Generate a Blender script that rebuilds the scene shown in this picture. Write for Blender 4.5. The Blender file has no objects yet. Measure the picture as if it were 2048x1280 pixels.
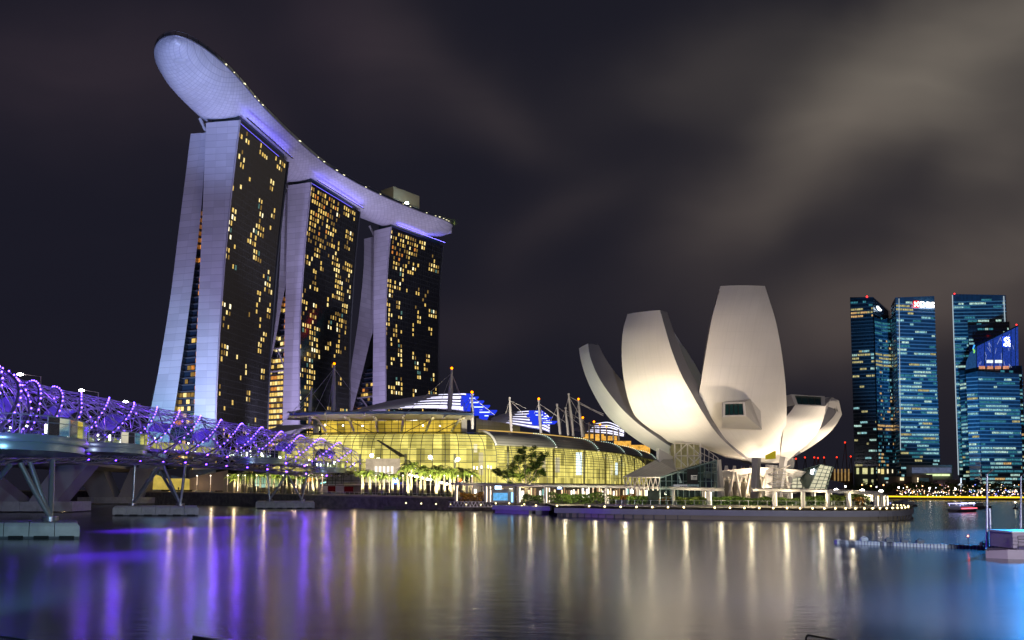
import bpy, math, random, bmesh
import numpy as np
from mathutils import Vector, Matrix
R = random.Random(11)
C = bpy.context.scene
col = C.collection
rad = math.radians
# ------------------------------------------------------------------ camera
F, PU, PV, PITCH, H = 1700.0, 1024.0, 860.0, math.radians(4.0), 7.2
cd = bpy.data.cameras.new('camera'); cam = bpy.data.objects.new('camera', cd); col.objects.link(cam)
cam.location = (0, 0, H); cam.rotation_euler = (math.radians(90) + PITCH, 0, 0)
cd.sensor_width = 36; cd.lens = F / 2048 * 36; cd.shift_y = 220 / 2048
cd.clip_start = 0.5; cd.clip_end = 12000
C.camera = cam
C.render.resolution_x = 1024; C.render.resolution_y = 640
C.view_settings.view_transform = 'Standard'; C.view_settings.look = 'None'
C.view_settings.exposure = 0; C.view_settings.gamma = 1
C.cycles.use_denoising = True
C.cycles.max_bounces = 6; C.cycles.diffuse_bounces = 2; C.cycles.glossy_bounces = 3
C.cycles.transparent_max_bounces = 12; C.cycles.transmission_bounces = 4
C.cycles.sample_clamp_indirect = 4; C.cycles.sample_clamp_direct = 40
C.cycles.caustics_reflective = False; C.cycles.caustics_refractive = False

# ------------------------------------------------------------------ world: night sky with drifting lit cloud
W = bpy.data.worlds.new('World'); C.world = W; W.use_nodes = True
def N(nt, t, **k):
    n = nt.nodes.new(t)
    for a, b in k.items():
        if a.startswith('i_'):
            key = a[2:]; key = int(key) if key.isdigit() else key
            n.inputs[key].default_value = b
        else: setattr(n, a, b)
    return n
def L(nt, a, b): nt.links.new(a, b)
def M_(nt, op, a, b=None, c=None, clamp=False):
    n = nt.nodes.new('ShaderNodeMath'); n.operation = op; n.use_clamp = clamp
    for i, x in enumerate((a, b, c)):
        if x is None: continue
        if isinstance(x, (int, float)): n.inputs[i].default_value = x
        else: L(nt, x, n.inputs[i])
    return n.outputs[0]
def MIXC(nt, fac, a, b, bt='MIX'):
    n = nt.nodes.new('ShaderNodeMix'); n.data_type = 'RGBA'; n.blend_type = bt
    for i, x in ((0, fac), (6, a), (7, b)):
        if isinstance(x, (int, float)): n.inputs[i].default_value = x
        elif isinstance(x, tuple): n.inputs[i].default_value = (*x[:3], 1)
        else: L(nt, x, n.inputs[i])
    return n.outputs[2]
def RAMP(nt, f, stops):
    n = nt.nodes.new('ShaderNodeValToRGB'); e = n.color_ramp.elements
    while len(e) > 1: e.remove(e[0])
    e[0].position = stops[0][0]; e[0].color = (*stops[0][1], 1)
    for p, c in stops[1:]:
        q = e.new(p); q.color = (*c, 1)
    n.color_ramp.interpolation = 'EASE'
    L(nt, f, n.inputs[0]); return n.outputs[0]
nt = W.node_tree; nt.nodes.clear()
tc = N(nt, 'ShaderNodeTexCoord'); sp = N(nt, 'ShaderNodeSeparateXYZ'); L(nt, tc.outputs['Generated'], sp.inputs[0])
x_, y_, z_ = sp.outputs
# direction from the bay: azimuth ratio and elevation ratio, then soft drifting cloud banks
ysafe = M_(nt, 'MAXIMUM', M_(nt, 'ABSOLUTE', y_), 0.05)
ca_ = M_(nt, 'DIVIDE', x_, ysafe); cb_ = M_(nt, 'DIVIDE', M_(nt, 'ABSOLUTE', z_), ysafe)
cb0 = N(nt, 'ShaderNodeCombineXYZ'); L(nt, ca_, cb0.inputs[0]); L(nt, cb_, cb0.inputs[1])
nd = N(nt, 'ShaderNodeTexNoise', i_Scale=3.2, i_Detail=3.0, i_Roughness=0.5); L(nt, cb0.outputs[0], nd.inputs[0])
sd = N(nt, 'ShaderNodeSeparateColor'); L(nt, nd.outputs['Color'], sd.inputs[0])
ca_ = M_(nt, 'ADD', ca_, M_(nt, 'MULTIPLY_ADD', sd.outputs[0], 0.20, -0.10)); cb_ = M_(nt, 'ADD', cb_, M_(nt, 'MULTIPLY_ADD', sd.outputs[1], 0.16, -0.08))
cb = N(nt, 'ShaderNodeCombineXYZ'); L(nt, ca_, cb.inputs[0]); L(nt, cb_, cb.inputs[1])
mp = N(nt, 'ShaderNodeMapping'); mp.inputs['Rotation'].default_value = (0, 0, rad(-38)); mp.inputs['Scale'].default_value = (1.0, 3.2, 1); L(nt, cb.outputs[0], mp.inputs[0])
n1 = N(nt, 'ShaderNodeTexNoise', i_Scale=2.6, i_Detail=3.0, i_Roughness=0.5, i_Distortion=0.4); L(nt, mp.outputs[0], n1.inputs[0])
def bank(u, v, lu, lv, ang, amp):
    A = (u - 1024) / 1700; B = (979 - v) / 1700; c, s = math.cos(rad(ang)), math.sin(rad(ang))
    dx = M_(nt, 'SUBTRACT', ca_, A); dy = M_(nt, 'SUBTRACT', cb_, B)
    p = M_(nt, 'DIVIDE', M_(nt, 'ADD', M_(nt, 'MULTIPLY', dx, c), M_(nt, 'MULTIPLY', dy, s)), lu / 1700)
    q = M_(nt, 'DIVIDE', M_(nt, 'SUBTRACT', M_(nt, 'MULTIPLY', dy, c), M_(nt, 'MULTIPLY', dx, s)), lv / 1700)
    r = M_(nt, 'ADD', M_(nt, 'MULTIPLY', p, p), M_(nt, 'MULTIPLY', q, q))
    return M_(nt, 'MULTIPLY', M_(nt, 'POWER', 2.718, M_(nt, 'MULTIPLY', r, -1.0)), amp)
banks = [(1930, 70, 330, 150, 28, .86), (1640, 250, 190, 120, 50, .40), (1490, 440, 240, 100, 38, .27), (1980, 510, 330, 110, 22, .45), (1400, 110, 190, 100, 20, .22), (960, 170, 230, 85, -35, .20), (700, 60, 160, 120, -50, .26),
         (1130, 440, 200, 60, 30, .12), (180, 120, 360, 160, 5, .20), (520, 330, 220, 60, -60, .08), (2000, 300, 130, 60, 30, .25), (950, 640, 200, 60, 10, .12), (1750, 640, 260, 80, 0, .35), (2600, 300, 500, 500, 0, .6)]
tot = None
for bk in banks: e = bank(*bk); tot = e if tot is None else M_(nt, 'ADD', tot, e)
amt = M_(nt, 'MULTIPLY', tot, M_(nt, 'MULTIPLY_ADD', n1.outputs[0], 0.9, 0.52)); amt = M_(nt, 'ADD', amt, M_(nt, 'MULTIPLY', M_(nt, 'SUBTRACT', n1.outputs[0], .45, clamp=True), .04), clamp=True)
base = MIXC(nt, M_(nt, 'MULTIPLY_ADD', x_, -1.2, 0.35, clamp=True), (0.0118, 0.0115, 0.0185), (0.0100, 0.0098, 0.0180))
cloudc = MIXC(nt, M_(nt, 'MULTIPLY_ADD', x_, 2.0, 0.40, clamp=True), (0.085, 0.058, 0.072), MIXC(nt, M_(nt, 'MULTIPLY', cb_, 2.0, clamp=True), (0.120, 0.086, 0.078), (0.160, 0.138, 0.116)))
skyc = MIXC(nt, amt, base, cloudc)
nish = N(nt, 'ShaderNodeTexSky'); nish.sky_type = 'NISHITA'; nish.sun_disc = False; nish.sun_elevation = rad(-8); nish.sun_rotation = rad(250)
add = MIXC(nt, 1.0, skyc, MIXC(nt, 1.0, nish.outputs[0], (0.01, 0.01, 0.01), 'MULTIPLY'), 'ADD')
bg = N(nt, 'ShaderNodeBackground', i_Strength=1.0); L(nt, add, bg.inputs[0])
wo = N(nt, 'ShaderNodeOutputWorld'); L(nt, bg.outputs[0], wo.inputs[0])

# ------------------------------------------------------------------ pixel (2048x1280) to point helpers
_c, _s = math.cos(PITCH), math.sin(PITCH)
def ray(u, v):
    x = (u - PU) / F; y = (PV - v) / F
    return (x, _c - _s * y, _s + _c * y)
def atY(u, v, Y):
    r = ray(u, v); t = Y / r[1]; return Vector((r[0] * t, Y, H + r[2] * t))
def atZ(u, v, Z):
    r = ray(u, v); t = (Z - H) / r[2]; return Vector((r[0] * t, r[1] * t, Z))
def atP(u, v, p0, n):
    r = Vector(ray(u, v)); o = Vector((0, 0, H)); t = (p0 - o).dot(n) / r.dot(n); return o + r * t
def XY(u, Y): return (u - PU) / F * Y * 1.0

# ------------------------------------------------------------------ materials
MATS = {}
def mat(name, c=(0.5, 0.5, 0.5), rough=0.6, metal=0.0, em=None, es=0.0, var=0.0, vscale=0.3, spec=0.5):
    if name in MATS: return MATS[name]
    m = bpy.data.materials.new(name); m.use_nodes = True; t = m.node_tree; b = t.nodes['Principled BSDF']
    b.inputs['Base Color'].default_value = (*c, 1); b.inputs['Roughness'].default_value = rough
    b.inputs['Metallic'].default_value = metal; b.inputs['Specular IOR Level'].default_value = spec
    if em: b.inputs['Emission Color'].default_value = (*em, 1); b.inputs['Emission Strength'].default_value = es
    if var > 0:
        g = N(t, 'ShaderNodeTexCoord'); n = N(t, 'ShaderNodeTexNoise', i_Scale=vscale, i_Detail=5.0); L(t, g.outputs['Object'], n.inputs[0])
        f = M_(t, 'MULTIPLY_ADD', n.outputs[0], 2 * var, 1 - var)
        mm = N(t, 'ShaderNodeVectorMath', operation='SCALE'); mm.inputs[0].default_value = c; L(t, f, mm.inputs['Scale'])
        L(t, mm.outputs[0], b.inputs['Base Color'])
        L(t, M_(t, 'MULTIPLY_ADD', n.outputs[0], 0.3, rough - 0.15, clamp=True), b.inputs['Roughness'])
    MATS[name] = m; return m
def noise_sample_off(m):
    try: m.cycles.emission_sampling = 'NONE'
    except Exception: pass
    return m
def lines_mat(name, c, line, du, dv, wu=0.06, wv=0.06, rough=0.5, metal=0, var=0.08, skew=0.0, spec=0.5):
    """surface with joint lines every du / dv metres of the UV map"""
    m = mat(name, c, rough, metal, spec=spec); t = m.node_tree; b = t.nodes['Principled BSDF']
    uv = N(t, 'ShaderNodeUVMap'); s = N(t, 'ShaderNodeSeparateXYZ'); L(t, uv.outputs[0], s.inputs[0])
    U, V = s.outputs[0], s.outputs[1]
    if skew:
        U0 = U; U = M_(t, 'ADD', U0, M_(t, 'MULTIPLY', V, skew)); V = M_(t, 'SUBTRACT', U0, M_(t, 'MULTIPLY', V, skew))
    fs = []
    for q, d, w in ((U, du, wu), (V, dv, wv)):
        if not d: continue
        fr = M_(t, 'FRACT', M_(t, 'DIVIDE', q, d)); fs.append(M_(t, 'LESS_THAN', fr, w))
    f = fs[0]
    for g in fs[1:]: f = M_(t, 'MAXIMUM', f, g)
    # per panel tone
    cb = N(t, 'ShaderNodeCombineXYZ')
    if du: L(t, M_(t, 'FLOOR', M_(t, 'DIVIDE', U, du)), cb.inputs[0])
    if dv: L(t, M_(t, 'FLOOR', M_(t, 'DIVIDE', V, dv)), cb.inputs[1])
    wn = N(t, 'ShaderNodeTexWhiteNoise', noise_dimensions='2D'); L(t, cb.outputs[0], wn.inputs[0])
    tcn = N(t, 'ShaderNodeTexCoord'); nn = N(t, 'ShaderNodeTexNoise', i_Scale=0.08, i_Detail=6.0); L(t, tcn.outputs['Object'], nn.inputs[0])
    k = M_(t, 'ADD', M_(t, 'MULTIPLY_ADD', wn.outputs[0], var, 1 - var), M_(t, 'MULTIPLY_ADD', nn.outputs[0], 0.3, -0.15))
    mm = N(t, 'ShaderNodeVectorMath', operation='SCALE'); mm.inputs[0].default_value = c; L(t, k, mm.inputs['Scale'])
    L(t, MIXC(t, f, mm.outputs[0], line), b.inputs['Base Color'])
    return m
def glow(name, c, s, sample=True, var=0.0, sc=1.0):
    if name in MATS: return MATS[name]
    m = bpy.data.materials.new(name); m.use_nodes = True; t = m.node_tree; t.nodes.clear()
    e = N(t, 'ShaderNodeEmission'); e.inputs[0].default_value = (*c, 1); e.inputs[1].default_value = s
    if var:
        g = N(t, 'ShaderNodeTexCoord'); n = N(t, 'ShaderNodeTexNoise', i_Scale=sc, i_Detail=3.0, i_Roughness=0.7); L(t, g.outputs['Object'], n.inputs[0])
        L(t, M_(t, 'MULTIPLY', M_(t, 'MAXIMUM', M_(t, 'MULTIPLY_ADD', n.outputs[0], 4 * var, 1 - 2 * var), 0.05), s), e.inputs[1])
    o = N(t, 'ShaderNodeOutputMaterial'); L(t, e.outputs[0], o.inputs[0])
    if not sample: noise_sample_off(m)
    MATS[name] = m; return m
def glass(name, tint=(0.85, 0.9, 0.85), fac=0.12, rough=0.05):
    if name in MATS: return MATS[name]
    m = bpy.data.materials.new(name); m.use_nodes = True; t = m.node_tree; t.nodes.clear()
    tr = N(t, 'ShaderNodeBsdfTransparent'); tr.inputs[0].default_value = (*tint, 1)
    gl = N(t, 'ShaderNodeBsdfGlossy'); gl.inputs['Roughness'].default_value = rough; gl.inputs[0].default_value = (0.8, 0.9, 0.95, 1)
    fr = N(t, 'ShaderNodeFresnel'); fr.inputs[0].default_value = 1.45
    mx = N(t, 'ShaderNodeMixShader'); L(t, M_(t, 'ADD', fr.outputs[0], fac, clamp=True), mx.inputs[0]); L(t, tr.outputs[0], mx.inputs[1]); L(t, gl.outputs[0], mx.inputs[2])
    o = N(t, 'ShaderNodeOutputMaterial'); L(t, mx.outputs[0], o.inputs[0]); MATS[name] = m; return m

# ------------------------------------------------------------------ mesh builder
ORG = {}
class MB:
    def __init__(s): s.v = []; s.f = []; s.uv = []; s.sm = []
    def add(s, vs, fs, smooth=False, uv=None):
        o = len(s.v); s.v += [tuple(p) for p in vs]; s.uv += list(uv) if uv else [(0, 0)] * len(vs)
        s.f += [tuple(i + o for i in f) for f in fs]; s.sm += [smooth] * len(fs); return s
    def box(s, c, d, rz=0.0, M=None):
        hx, hy, hz = d[0] / 2, d[1] / 2, d[2] / 2; ca, sa = math.cos(rz), math.sin(rz); vs = []
        for z in (-hz, hz):
            for x, y in ((-hx, -hy), (hx, -hy), (hx, hy), (-hx, hy)):
                vs.append((c[0] + x * ca - y * sa, c[1] + x * sa + y * ca, c[2] + z))
        return s.add(vs, [(0, 3, 2, 1), (4, 5, 6, 7), (0, 1, 5, 4), (1, 2, 6, 5), (2, 3, 7, 6), (3, 0, 4, 7)], uv=[(p[0] + p[1], p[2]) for p in vs])
    def prism(s, pts, z0, z1, smooth=False):
        """pts plan polygon counter-clockwise; z0,z1 numbers or lists"""
        n = len(pts); Z0 = z0 if isinstance(z0, (list, tuple)) else [z0] * n; Z1 = z1 if isinstance(z1, (list, tuple)) else [z1] * n
        s.add([(p[0], p[1], Z0[i]) for i, p in enumerate(pts)] + [(p[0], p[1], Z1[i]) for i, p in enumerate(pts)],
              [tuple(range(n))[::-1], tuple(range(n, 2 * n))])
        a = 0
        for i in range(n):
            j = (i + 1) % n; d = math.dist(pts[i][:2], pts[j][:2])
            s.add([(pts[i][0], pts[i][1], Z0[i]), (pts[j][0], pts[j][1], Z0[j]), (pts[j][0], pts[j][1], Z1[j]), (pts[i][0], pts[i][1], Z1[i])],
                  [(0, 1, 2, 3)], uv=[(a, Z0[i]), (a + d, Z0[j]), (a + d, Z1[j]), (a, Z1[i])]); a += d
        return s
    def tube(s, pts, r, n=6, closed=False, caps=True):
        P = [Vector(p) for p in pts]; m = len(P); rr = r if isinstance(r, (list, tuple)) else [r] * m
        vs = []; prev = None
        for i, p in enumerate(P):
            t = (P[min(i + 1, m - 1)] - P[max(i - 1, 0)])
            if t.length < 1e-9: t = Vector((0, 0, 1))
            t.normalize()
            if prev is None:
                a = Vector((0, 0, 1)) if abs(t.z) < 0.9 else Vector((1, 0, 0)); u = t.cross(a).normalized()
            else:
                u = (prev - t * prev.dot(t)); u = u.normalized() if u.length > 1e-6 else t.orthogonal().normalized()
            prev = u; w = t.cross(u)
            for k in range(n):
                an = 2 * math.pi * k / n; vs.append(p + (u * math.cos(an) + w * math.sin(an)) * rr[i])
        fs = [(i * n + k, i * n + (k + 1) % n, (i + 1) * n + (k + 1) % n, (i + 1) * n + k) for i in range(m - 1) for k in range(n)]
        s.add(vs, fs, smooth=n > 4)
        if caps: s.add(vs[:n], [tuple(range(n))[::-1]]); s.add(vs[-n:], [tuple(range(n))])
        return s
    def grid(s, rows, smooth=True, uv=True, flip=False):
        m, n = len(rows), len(rows[0]); vs = [p for r in rows for p in r]; U = []
        acc = [0.0] * n
        for i, r in enumerate(rows):
            a = 0
            for j, p in enumerate(r):
                if i: acc[j] += math.dist(p, rows[i - 1][j])
                if j: a += math.dist(p, r[j - 1])
                U.append((a, acc[j]))
        fs = [(i * n + j, i * n + j + 1, (i + 1) * n + j + 1, (i + 1) * n + j) for i in range(m - 1) for j in range(n - 1)]
        if flip: fs = [f[::-1] for f in fs]
        return s.add(vs, fs, smooth, U)
    def ball(s, c, r, sub=1, sc=(1, 1, 1)):
        n = 6 if sub == 1 else 12; m = 4 if sub == 1 else 8
        vs = [(c[0], c[1], c[2] - r * sc[2])]
        for i in range(1, m):
            a = -math.pi / 2 + math.pi * i / m
            for k in range(n):
                b = 2 * math.pi * k / n; vs.append((c[0] + r * sc[0] * math.cos(a) * math.cos(b), c[1] + r * sc[1] * math.cos(a) * math.sin(b), c[2] + r * sc[2] * math.sin(a)))
        vs.append((c[0], c[1], c[2] + r * sc[2])); fs = []
        for k in range(n):
            fs.append((0, 1 + (k + 1) % n, 1 + k)); fs.append((len(vs) - 1, 1 + (m - 2) * n + k, 1 + (m - 2) * n + (k + 1) % n))
            for i in range(m - 2):
                fs.append((1 + i * n + k, 1 + i * n + (k + 1) % n, 1 + (i + 1) * n + (k + 1) % n, 1 + (i + 1) * n + k))
        return s.add(vs, fs, True)
    def quad(s, a, b, c, d): return s.add([a, b, c, d], [(0, 1, 2, 3)], uv=[(0, 0), (1, 0), (1, 1), (0, 1)])
    def build(s, name, m, parent=None, origin=None):
        me = bpy.data.meshes.new(name)
        if parent is not None: og = ORG[parent.name]
        else:
            if origin is None:
                a = np.array(s.v); og = Vector(((a[:, 0].min() + a[:, 0].max()) / 2, (a[:, 1].min() + a[:, 1].max()) / 2, a[:, 2].min()))
            else: og = Vector(origin)
        me.from_pydata([(p[0] - og.x, p[1] - og.y, p[2] - og.z) for p in s.v], [], s.f)
        ul = me.uv_layers.new(name='UVMap'); lv = np.empty(len(me.loops), dtype=np.int32); me.loops.foreach_get('vertex_index', lv)
        ul.data.foreach_set('uv', np.array(s.uv, dtype=np.float32)[lv].ravel())
        me.polygons.foreach_set('use_smooth', s.sm); me.materials.append(m); me.update()
        o = bpy.data.objects.new(name, me); col.objects.link(o)
        if parent is not None: o.parent = parent
        else: o.location = og
        ORG[o.name] = og
        return o
def tag(o, label=None, cat=None, group=None, kind=None):
    if label: o['label'] = label
    if cat: o['category'] = cat
    if group: o['group'] = group
    if kind: o['kind'] = kind
    return o
def thing(name, label, cat, loc, group=None):
    o = bpy.data.objects.new(name, None); col.objects.link(o); o.location = loc; ORG[o.name] = Vector(loc); o.empty_display_size = 0.5
    return tag(o, label, cat, group)
def copy_tree(root, loc, rz, label, sc=1.0):
    r = root.copy(); col.objects.link(r); r.location = loc; r.rotation_euler = (0, 0, rz); r.scale = (sc,) * 3; r['label'] = label
    for ch in list(root.children):
        c = ch.copy(); col.objects.link(c); c.parent = r
        for g in ch.children:
            d = g.copy(); col.objects.link(d); d.parent = c
    return r
ORD = ['first', 'second', 'third', 'fourth', 'fifth', 'sixth', 'seventh', 'eighth', 'ninth', 'tenth', 'eleventh', 'twelfth', 'thirteenth', 'fourteenth', 'fifteenth',
       'sixteenth', 'seventeenth', 'eighteenth', 'nineteenth', 'twentieth'] + ['twenty-' + x for x in ('first', 'second', 'third', 'fourth', 'fifth', 'sixth', 'seventh', 'eighth', 'ninth')] + \
      ['thirtieth'] + ['thirty-' + x for x in ('first', 'second', 'third', 'fourth', 'fifth', 'sixth', 'seventh', 'eighth', 'ninth')] + ['fortieth']
def light(name, kind, loc, power, c, to=None, size=1.0, ang=60, blend=0.6, sy=None):
    d = bpy.data.lights.new(name, kind); d.energy = power; d.color = c
    if kind == 'SPOT': d.spot_size = rad(ang); d.spot_blend = blend; d.shadow_soft_size = size
    elif kind == 'AREA':
        d.size = size
        if sy: d.shape = 'RECTANGLE'; d.size_y = sy
    else: d.shadow_soft_size = size
    o = bpy.data.objects.new(name, d); col.objects.link(o); o.location = loc
    if to is not None: o.rotation_euler = (Vector(to) - Vector(loc)).to_track_quat('-Z', 'Y').to_euler()
    return o
def spline(pts, n):
    P = np.array(pts, float); m = len(P); out = []
    for i in range(m - 1):
        p0 = P[max(i - 1, 0)]; p1 = P[i]; p2 = P[i + 1]; p3 = P[min(i + 2, m - 1)]
        for k in range(n):
            t = k / n; out.append(0.5 * ((2 * p1) + (-p0 + p2) * t + (2 * p0 - 5 * p1 + 4 * p2 - p3) * t * t + (-p0 + 3 * p1 - 3 * p2 + p3) * t ** 3))
    out.append(P[-1]); return np.array(out)

# ------------------------------------------------------------------ light rig (unseen floodlights raised in the air, aimed at what they wash)
VIO = (0.52, 0.50, 1.0); WARM = (1.0, 0.78, 0.50)
exec_lights = []
#@LIGHTS
light('hotel_floodlight', 'SPOT', (-150, 330, 24), 3.4e5, (0.50, 0.46, 1.0), (-150, 435, 110), 4, 75)
light('hotel_floodlight', 'SPOT', (-170, 372, 24), 1.5e5, (0.25, 0.62, 0.95), (-166, 436, 60), 3, 70)
light('hotel_floodlight', 'SPOT', (-125, 395, 24), 1.0e5, (0.62, 0.52, 1.0), (-145, 430, 100), 3, 90)
light('hotel_floodlight', 'SPOT', (-125, 440, 24), 2.6e5, (0.62, 0.52, 1.0), (-128, 520, 110), 4, 80)
light('hotel_floodlight', 'SPOT', (-95, 515, 24), 2.6e5, (0.62, 0.52, 1.0), (-95, 610, 110), 4, 80)
light('hull_floodlight', 'SPOT', (-128, 300, 26), 1.5e6, (0.36, 0.46, 1.0), (-148, 385, 200), 4, 34)
light('hull_floodlight', 'SPOT', (-70, 400, 30), 0.7e6, (0.60, 0.56, 1.0), (-120, 480, 198), 4, 50)
light('hull_floodlight', 'SPOT', (-30, 470, 30), 0.6e6, (0.64, 0.60, 1.0), (-85, 580, 198), 4, 50)

# ------------------------------------------------------------------ water
def water():
    m = bpy.data.materials.new('bay_water'); m.use_nodes = True; t = m.node_tree; b = t.nodes['Principled BSDF']
    b.inputs['Base Color'].default_value = (0.038, 0.046, 0.072, 1); b.inputs['Roughness'].default_value = 0.16; b.inputs['IOR'].default_value = 2.7
    g = N(t, 'ShaderNodeNewGeometry')
    def nz(sx, sy, sc, de):
        mp = N(t, 'ShaderNodeMapping'); mp.inputs['Scale'].default_value = (sx, sy, 1); L(t, g.outputs['Position'], mp.inputs[0])
        n = N(t, 'ShaderNodeTexNoise', i_Scale=sc, i_Detail=de, i_Roughness=0.6); L(t, mp.outputs[0], n.inputs[0]); return n.outputs[0]
    h = M_(t, 'ADD', M_(t, 'MULTIPLY', nz(0.35, 1.0, 1.1, 3.0), 0.40), M_(t, 'MULTIPLY', nz(0.4, 1.0, 3.6, 4.0), 0.16))
    h = M_(t, 'ADD', h, M_(t, 'MULTIPLY', nz(0.3, 1.0, 0.18, 2.0), 0.5))
    bm = N(t, 'ShaderNodeBump'); bm.inputs['Strength'].default_value = 0.085; bm.inputs['Distance'].default_value = 0.5; L(t, h, bm.inputs['Height']); L(t, bm.outputs[0], b.inputs['Normal'])
    L(t, M_(t, 'MULTIPLY_ADD', nz(0.3, 0.6, 0.03, 2.0), 0.09, 0.145), b.inputs['Roughness'])
    q = MB(); q.quad((-4000, -200, 0), (4000, -200, 0), (4000, 6000, 0), (-4000, 6000, 0))
    o = q.build('water', m, origin=(0, 0, 0)); tag(o, kind='structure')
water()

# ------------------------------------------------------------------ hotel towers
seam = (0.16, 0.15, 0.17)
m_panel = lines_mat('clad_panels', (0.60, 0.59, 0.62), (0.40, 0.39, 0.42), 6.0, 3.45, 0.015, 0.07, rough=0.45, var=0.17)
m_dglass = lines_mat('dark_curtain_wall', (0.014, 0.016, 0.015), (0.035, 0.040, 0.036), 2.55, 3.45, 0.10, 0.12, rough=0.06, var=0.5, spec=0.6)
m_dglass.node_tree.nodes['Principled BSDF'].inputs['IOR'].default_value = 2.4
m_trim = mat('dark_trim', (0.03, 0.03, 0.033), 0.5)
WINM = [glow('window_light_gold', (1.0, 0.66, 0.17), 0.95, False, 0.45, 0.8), glow('window_light_warm', (1.0, 0.76, 0.30), 1.3, False, 0.4, 0.9),
        glow('window_light_dim', (0.75, 0.45, 0.12), 0.38, False, 0.4, 0.8), glow('window_light_white', (1.0, 0.88, 0.55), 1.7, False, 0.3, 0.9),
        glow('window_light_orange', (1.0, 0.36, 0.07), 0.7, False, 0.5, 0.9), glow('window_light_teal', (0.25, 0.55, 0.5), 0.35, False, 0.4, 0.9)]
def trace(pts, p0, n):
    P = [atP(u, v, p0, n) for (u, v) in pts]; P.sort(key=lambda p: p.z)
    zs = [p.z for p in P]
    # smooth through a spline in z
    return lambda z: Vector((np.interp(z, zs, [p.x for p in P]), np.interp(z, zs, [p.y for p in P]), z))
def smooth_pts(pts, n=6): return [tuple(p) for p in spline(pts, n)]
def hotel(label, corner, Y0, dvec, Lg, FL, FR, LL, LR, zt, ztL, prob, back, atr_z, seed):
    rng = random.Random(seed); d = Vector((dvec[0], dvec[1], 0)).normalized()
    p0 = atY(corner[0], corner[1], Y0)
    fL, fR = trace(smooth_pts(FL), p0, d), trace(smooth_pts(FR), p0, d)
    p1 = p0 + d * back; lL, lR = trace(smooth_pts(LL), p1, d), trace(smooth_pts(LR), p1, d)
    root = thing('hotel_tower', label, 'tower', (p0.x - 12, p0.y + 25, 4), 'three tall hotel towers under the sky deck')
    def leg(a, b, z1, nm, off=0.0):
        zs = np.linspace(4, z1, 30)
        A = [a(z) for z in zs]; B = [b(z) for z in zs]; LD = d * Lg
        w = MB(); w.grid([[A[i], B[i]] for i in range(30)], False)
        for V, U in ((A, -1), (B, 1)): pass
        e = w.build('end_wall', m_panel, root)
        s = MB(); s.grid([[B[i] - d * 0.002, B[i] - d * 0.002] for i in range(1)] * 2, False) if 0 else None
        # fin edges, far wall, inner side, roof
        o = MB(); o.grid([[A[i] + LD, A[i]] for i in range(30)], True); o.grid([[B[i] + LD, A[i] + LD] for i in range(30)], True)
        o.add([A[-1], B[-1], B[-1] + LD, A[-1] + LD], [(0, 1, 2, 3)]); o.build(nm + '_side_wall', m_trim, root)
        g = MB(); g.grid([[B[i], B[i] + LD] for i in range(30)], True); g.build('glass_facade', m_dglass, root)
        return zs, A, B
    zs, A, B = leg(fL, fR, zt, 'bay_slab')
    leg(lL, lR, ztL, 'rear_slab')
    # thin projecting fin at the facade corner and at the far end
    f = MB(); f.tube([fR(z) + Vector((0.25, 0, 0)) for z in np.linspace(5, zt, 20)], 0.45, 4); f.build('corner_fin', m_panel, root)
    f = MB(); f.tube([fR(z) + d * Lg + Vector((0.3, 0, 0)) for z in np.linspace(5, zt, 20)], 0.5, 4); f.build('corner_fin', mat('dark_fin', (0.05, 0.055, 0.05), 0.4), root)
    # atrium between the slabs: recessed glazing with lit galleries
    at = MB(); gal = MB(); warm = MB(); nrow = int((atr_z - 8) / 3.45)
    for i in range(nrow):
        z = 8 + i * 3.45; a = lR(z) ; b = fL(z)
        wdt = (b - a).length * (1 if b.x > a.x else 0)
        if wdt < 0.6: continue
        for inset, mb in ((5.0, at),):
            q0 = a + d * (inset - back * 0.3); q1 = b + d * inset
            mb.quad(q0, q1, q1 + Vector((0, 0, 3.4)), q0 + Vector((0, 0, 3.4)))
        q0, q1 = a + d * 3.0, b + d * 3.0
        gal.add([q0, q1, q1 + d * 2, q0 + d * 2, q0 + Vector((0, 0, .5)), q1 + Vector((0, 0, .5)), q1 + d * 2 + Vector((0, 0, .5)), q0 + d * 2 + Vector((0, 0, .5))],
                [(0, 1, 5, 4), (0, 1, 2, 3), (4, 5, 6, 7)])
    at.build('atrium_glazing', mat('atrium_blue_glass', (0.02, 0.035, 0.06), 0.12), root)
    tag(gal.build('atrium_gallery', mat('gallery_slab', (0.10, 0.10, 0.12), 0.5), root), kind='stuff')
    zb = atr_z * 0.62; bm = MB(); A_, B_ = lR(zb) + d * 1.5, fL(zb) + d * 1.5; C_ = fL(zb + 14) + d * 1.5; D_ = lR(zb + 14) + d * 1.5
    if seed > 1: bm.tube([A_, B_], .8, 4); bm.tube([D_, C_], .7, 4); bm.tube([D_.lerp(C_, .2), B_], .7, 4); bm.build('atrium_brace', m_panel, root)
    # lit windows
    wins = []; ncol = int(Lg / 2.55); nr = int((zt - 12) / 3.45)
    for r in range(nr):
        z = 12 + r * 3.45
        for c in range(ncol):
            a0 = c * 2.55
            p, kinds = prob((a0 + 1.2) / Lg, (z - 12) / (zt - 12))
            bk = random.Random(seed * 7919 + (r // 2) * 131 + (c + (r // 2) % 2) // 2).random()
            if rng.random() < (p if p > .65 else (.80 if bk < p * 1.05 else .035)):
                k = rng.choices(range(6), kinds)[0]; w0 = rng.uniform(0.32, 0.6); w1 = w0 + rng.uniform(0.9, 1.5)
                h0 = 0.6; h1 = rng.uniform(2.5, 3.1)
                q = [fR(z + h) + d * (a0 + w) + Vector((0.12, -0.03, 0)) for w, h in ((w0, h0), (w1, h0), (w1, h1), (w0, h1))]
                wins.append((k, q, q[0].y))
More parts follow.
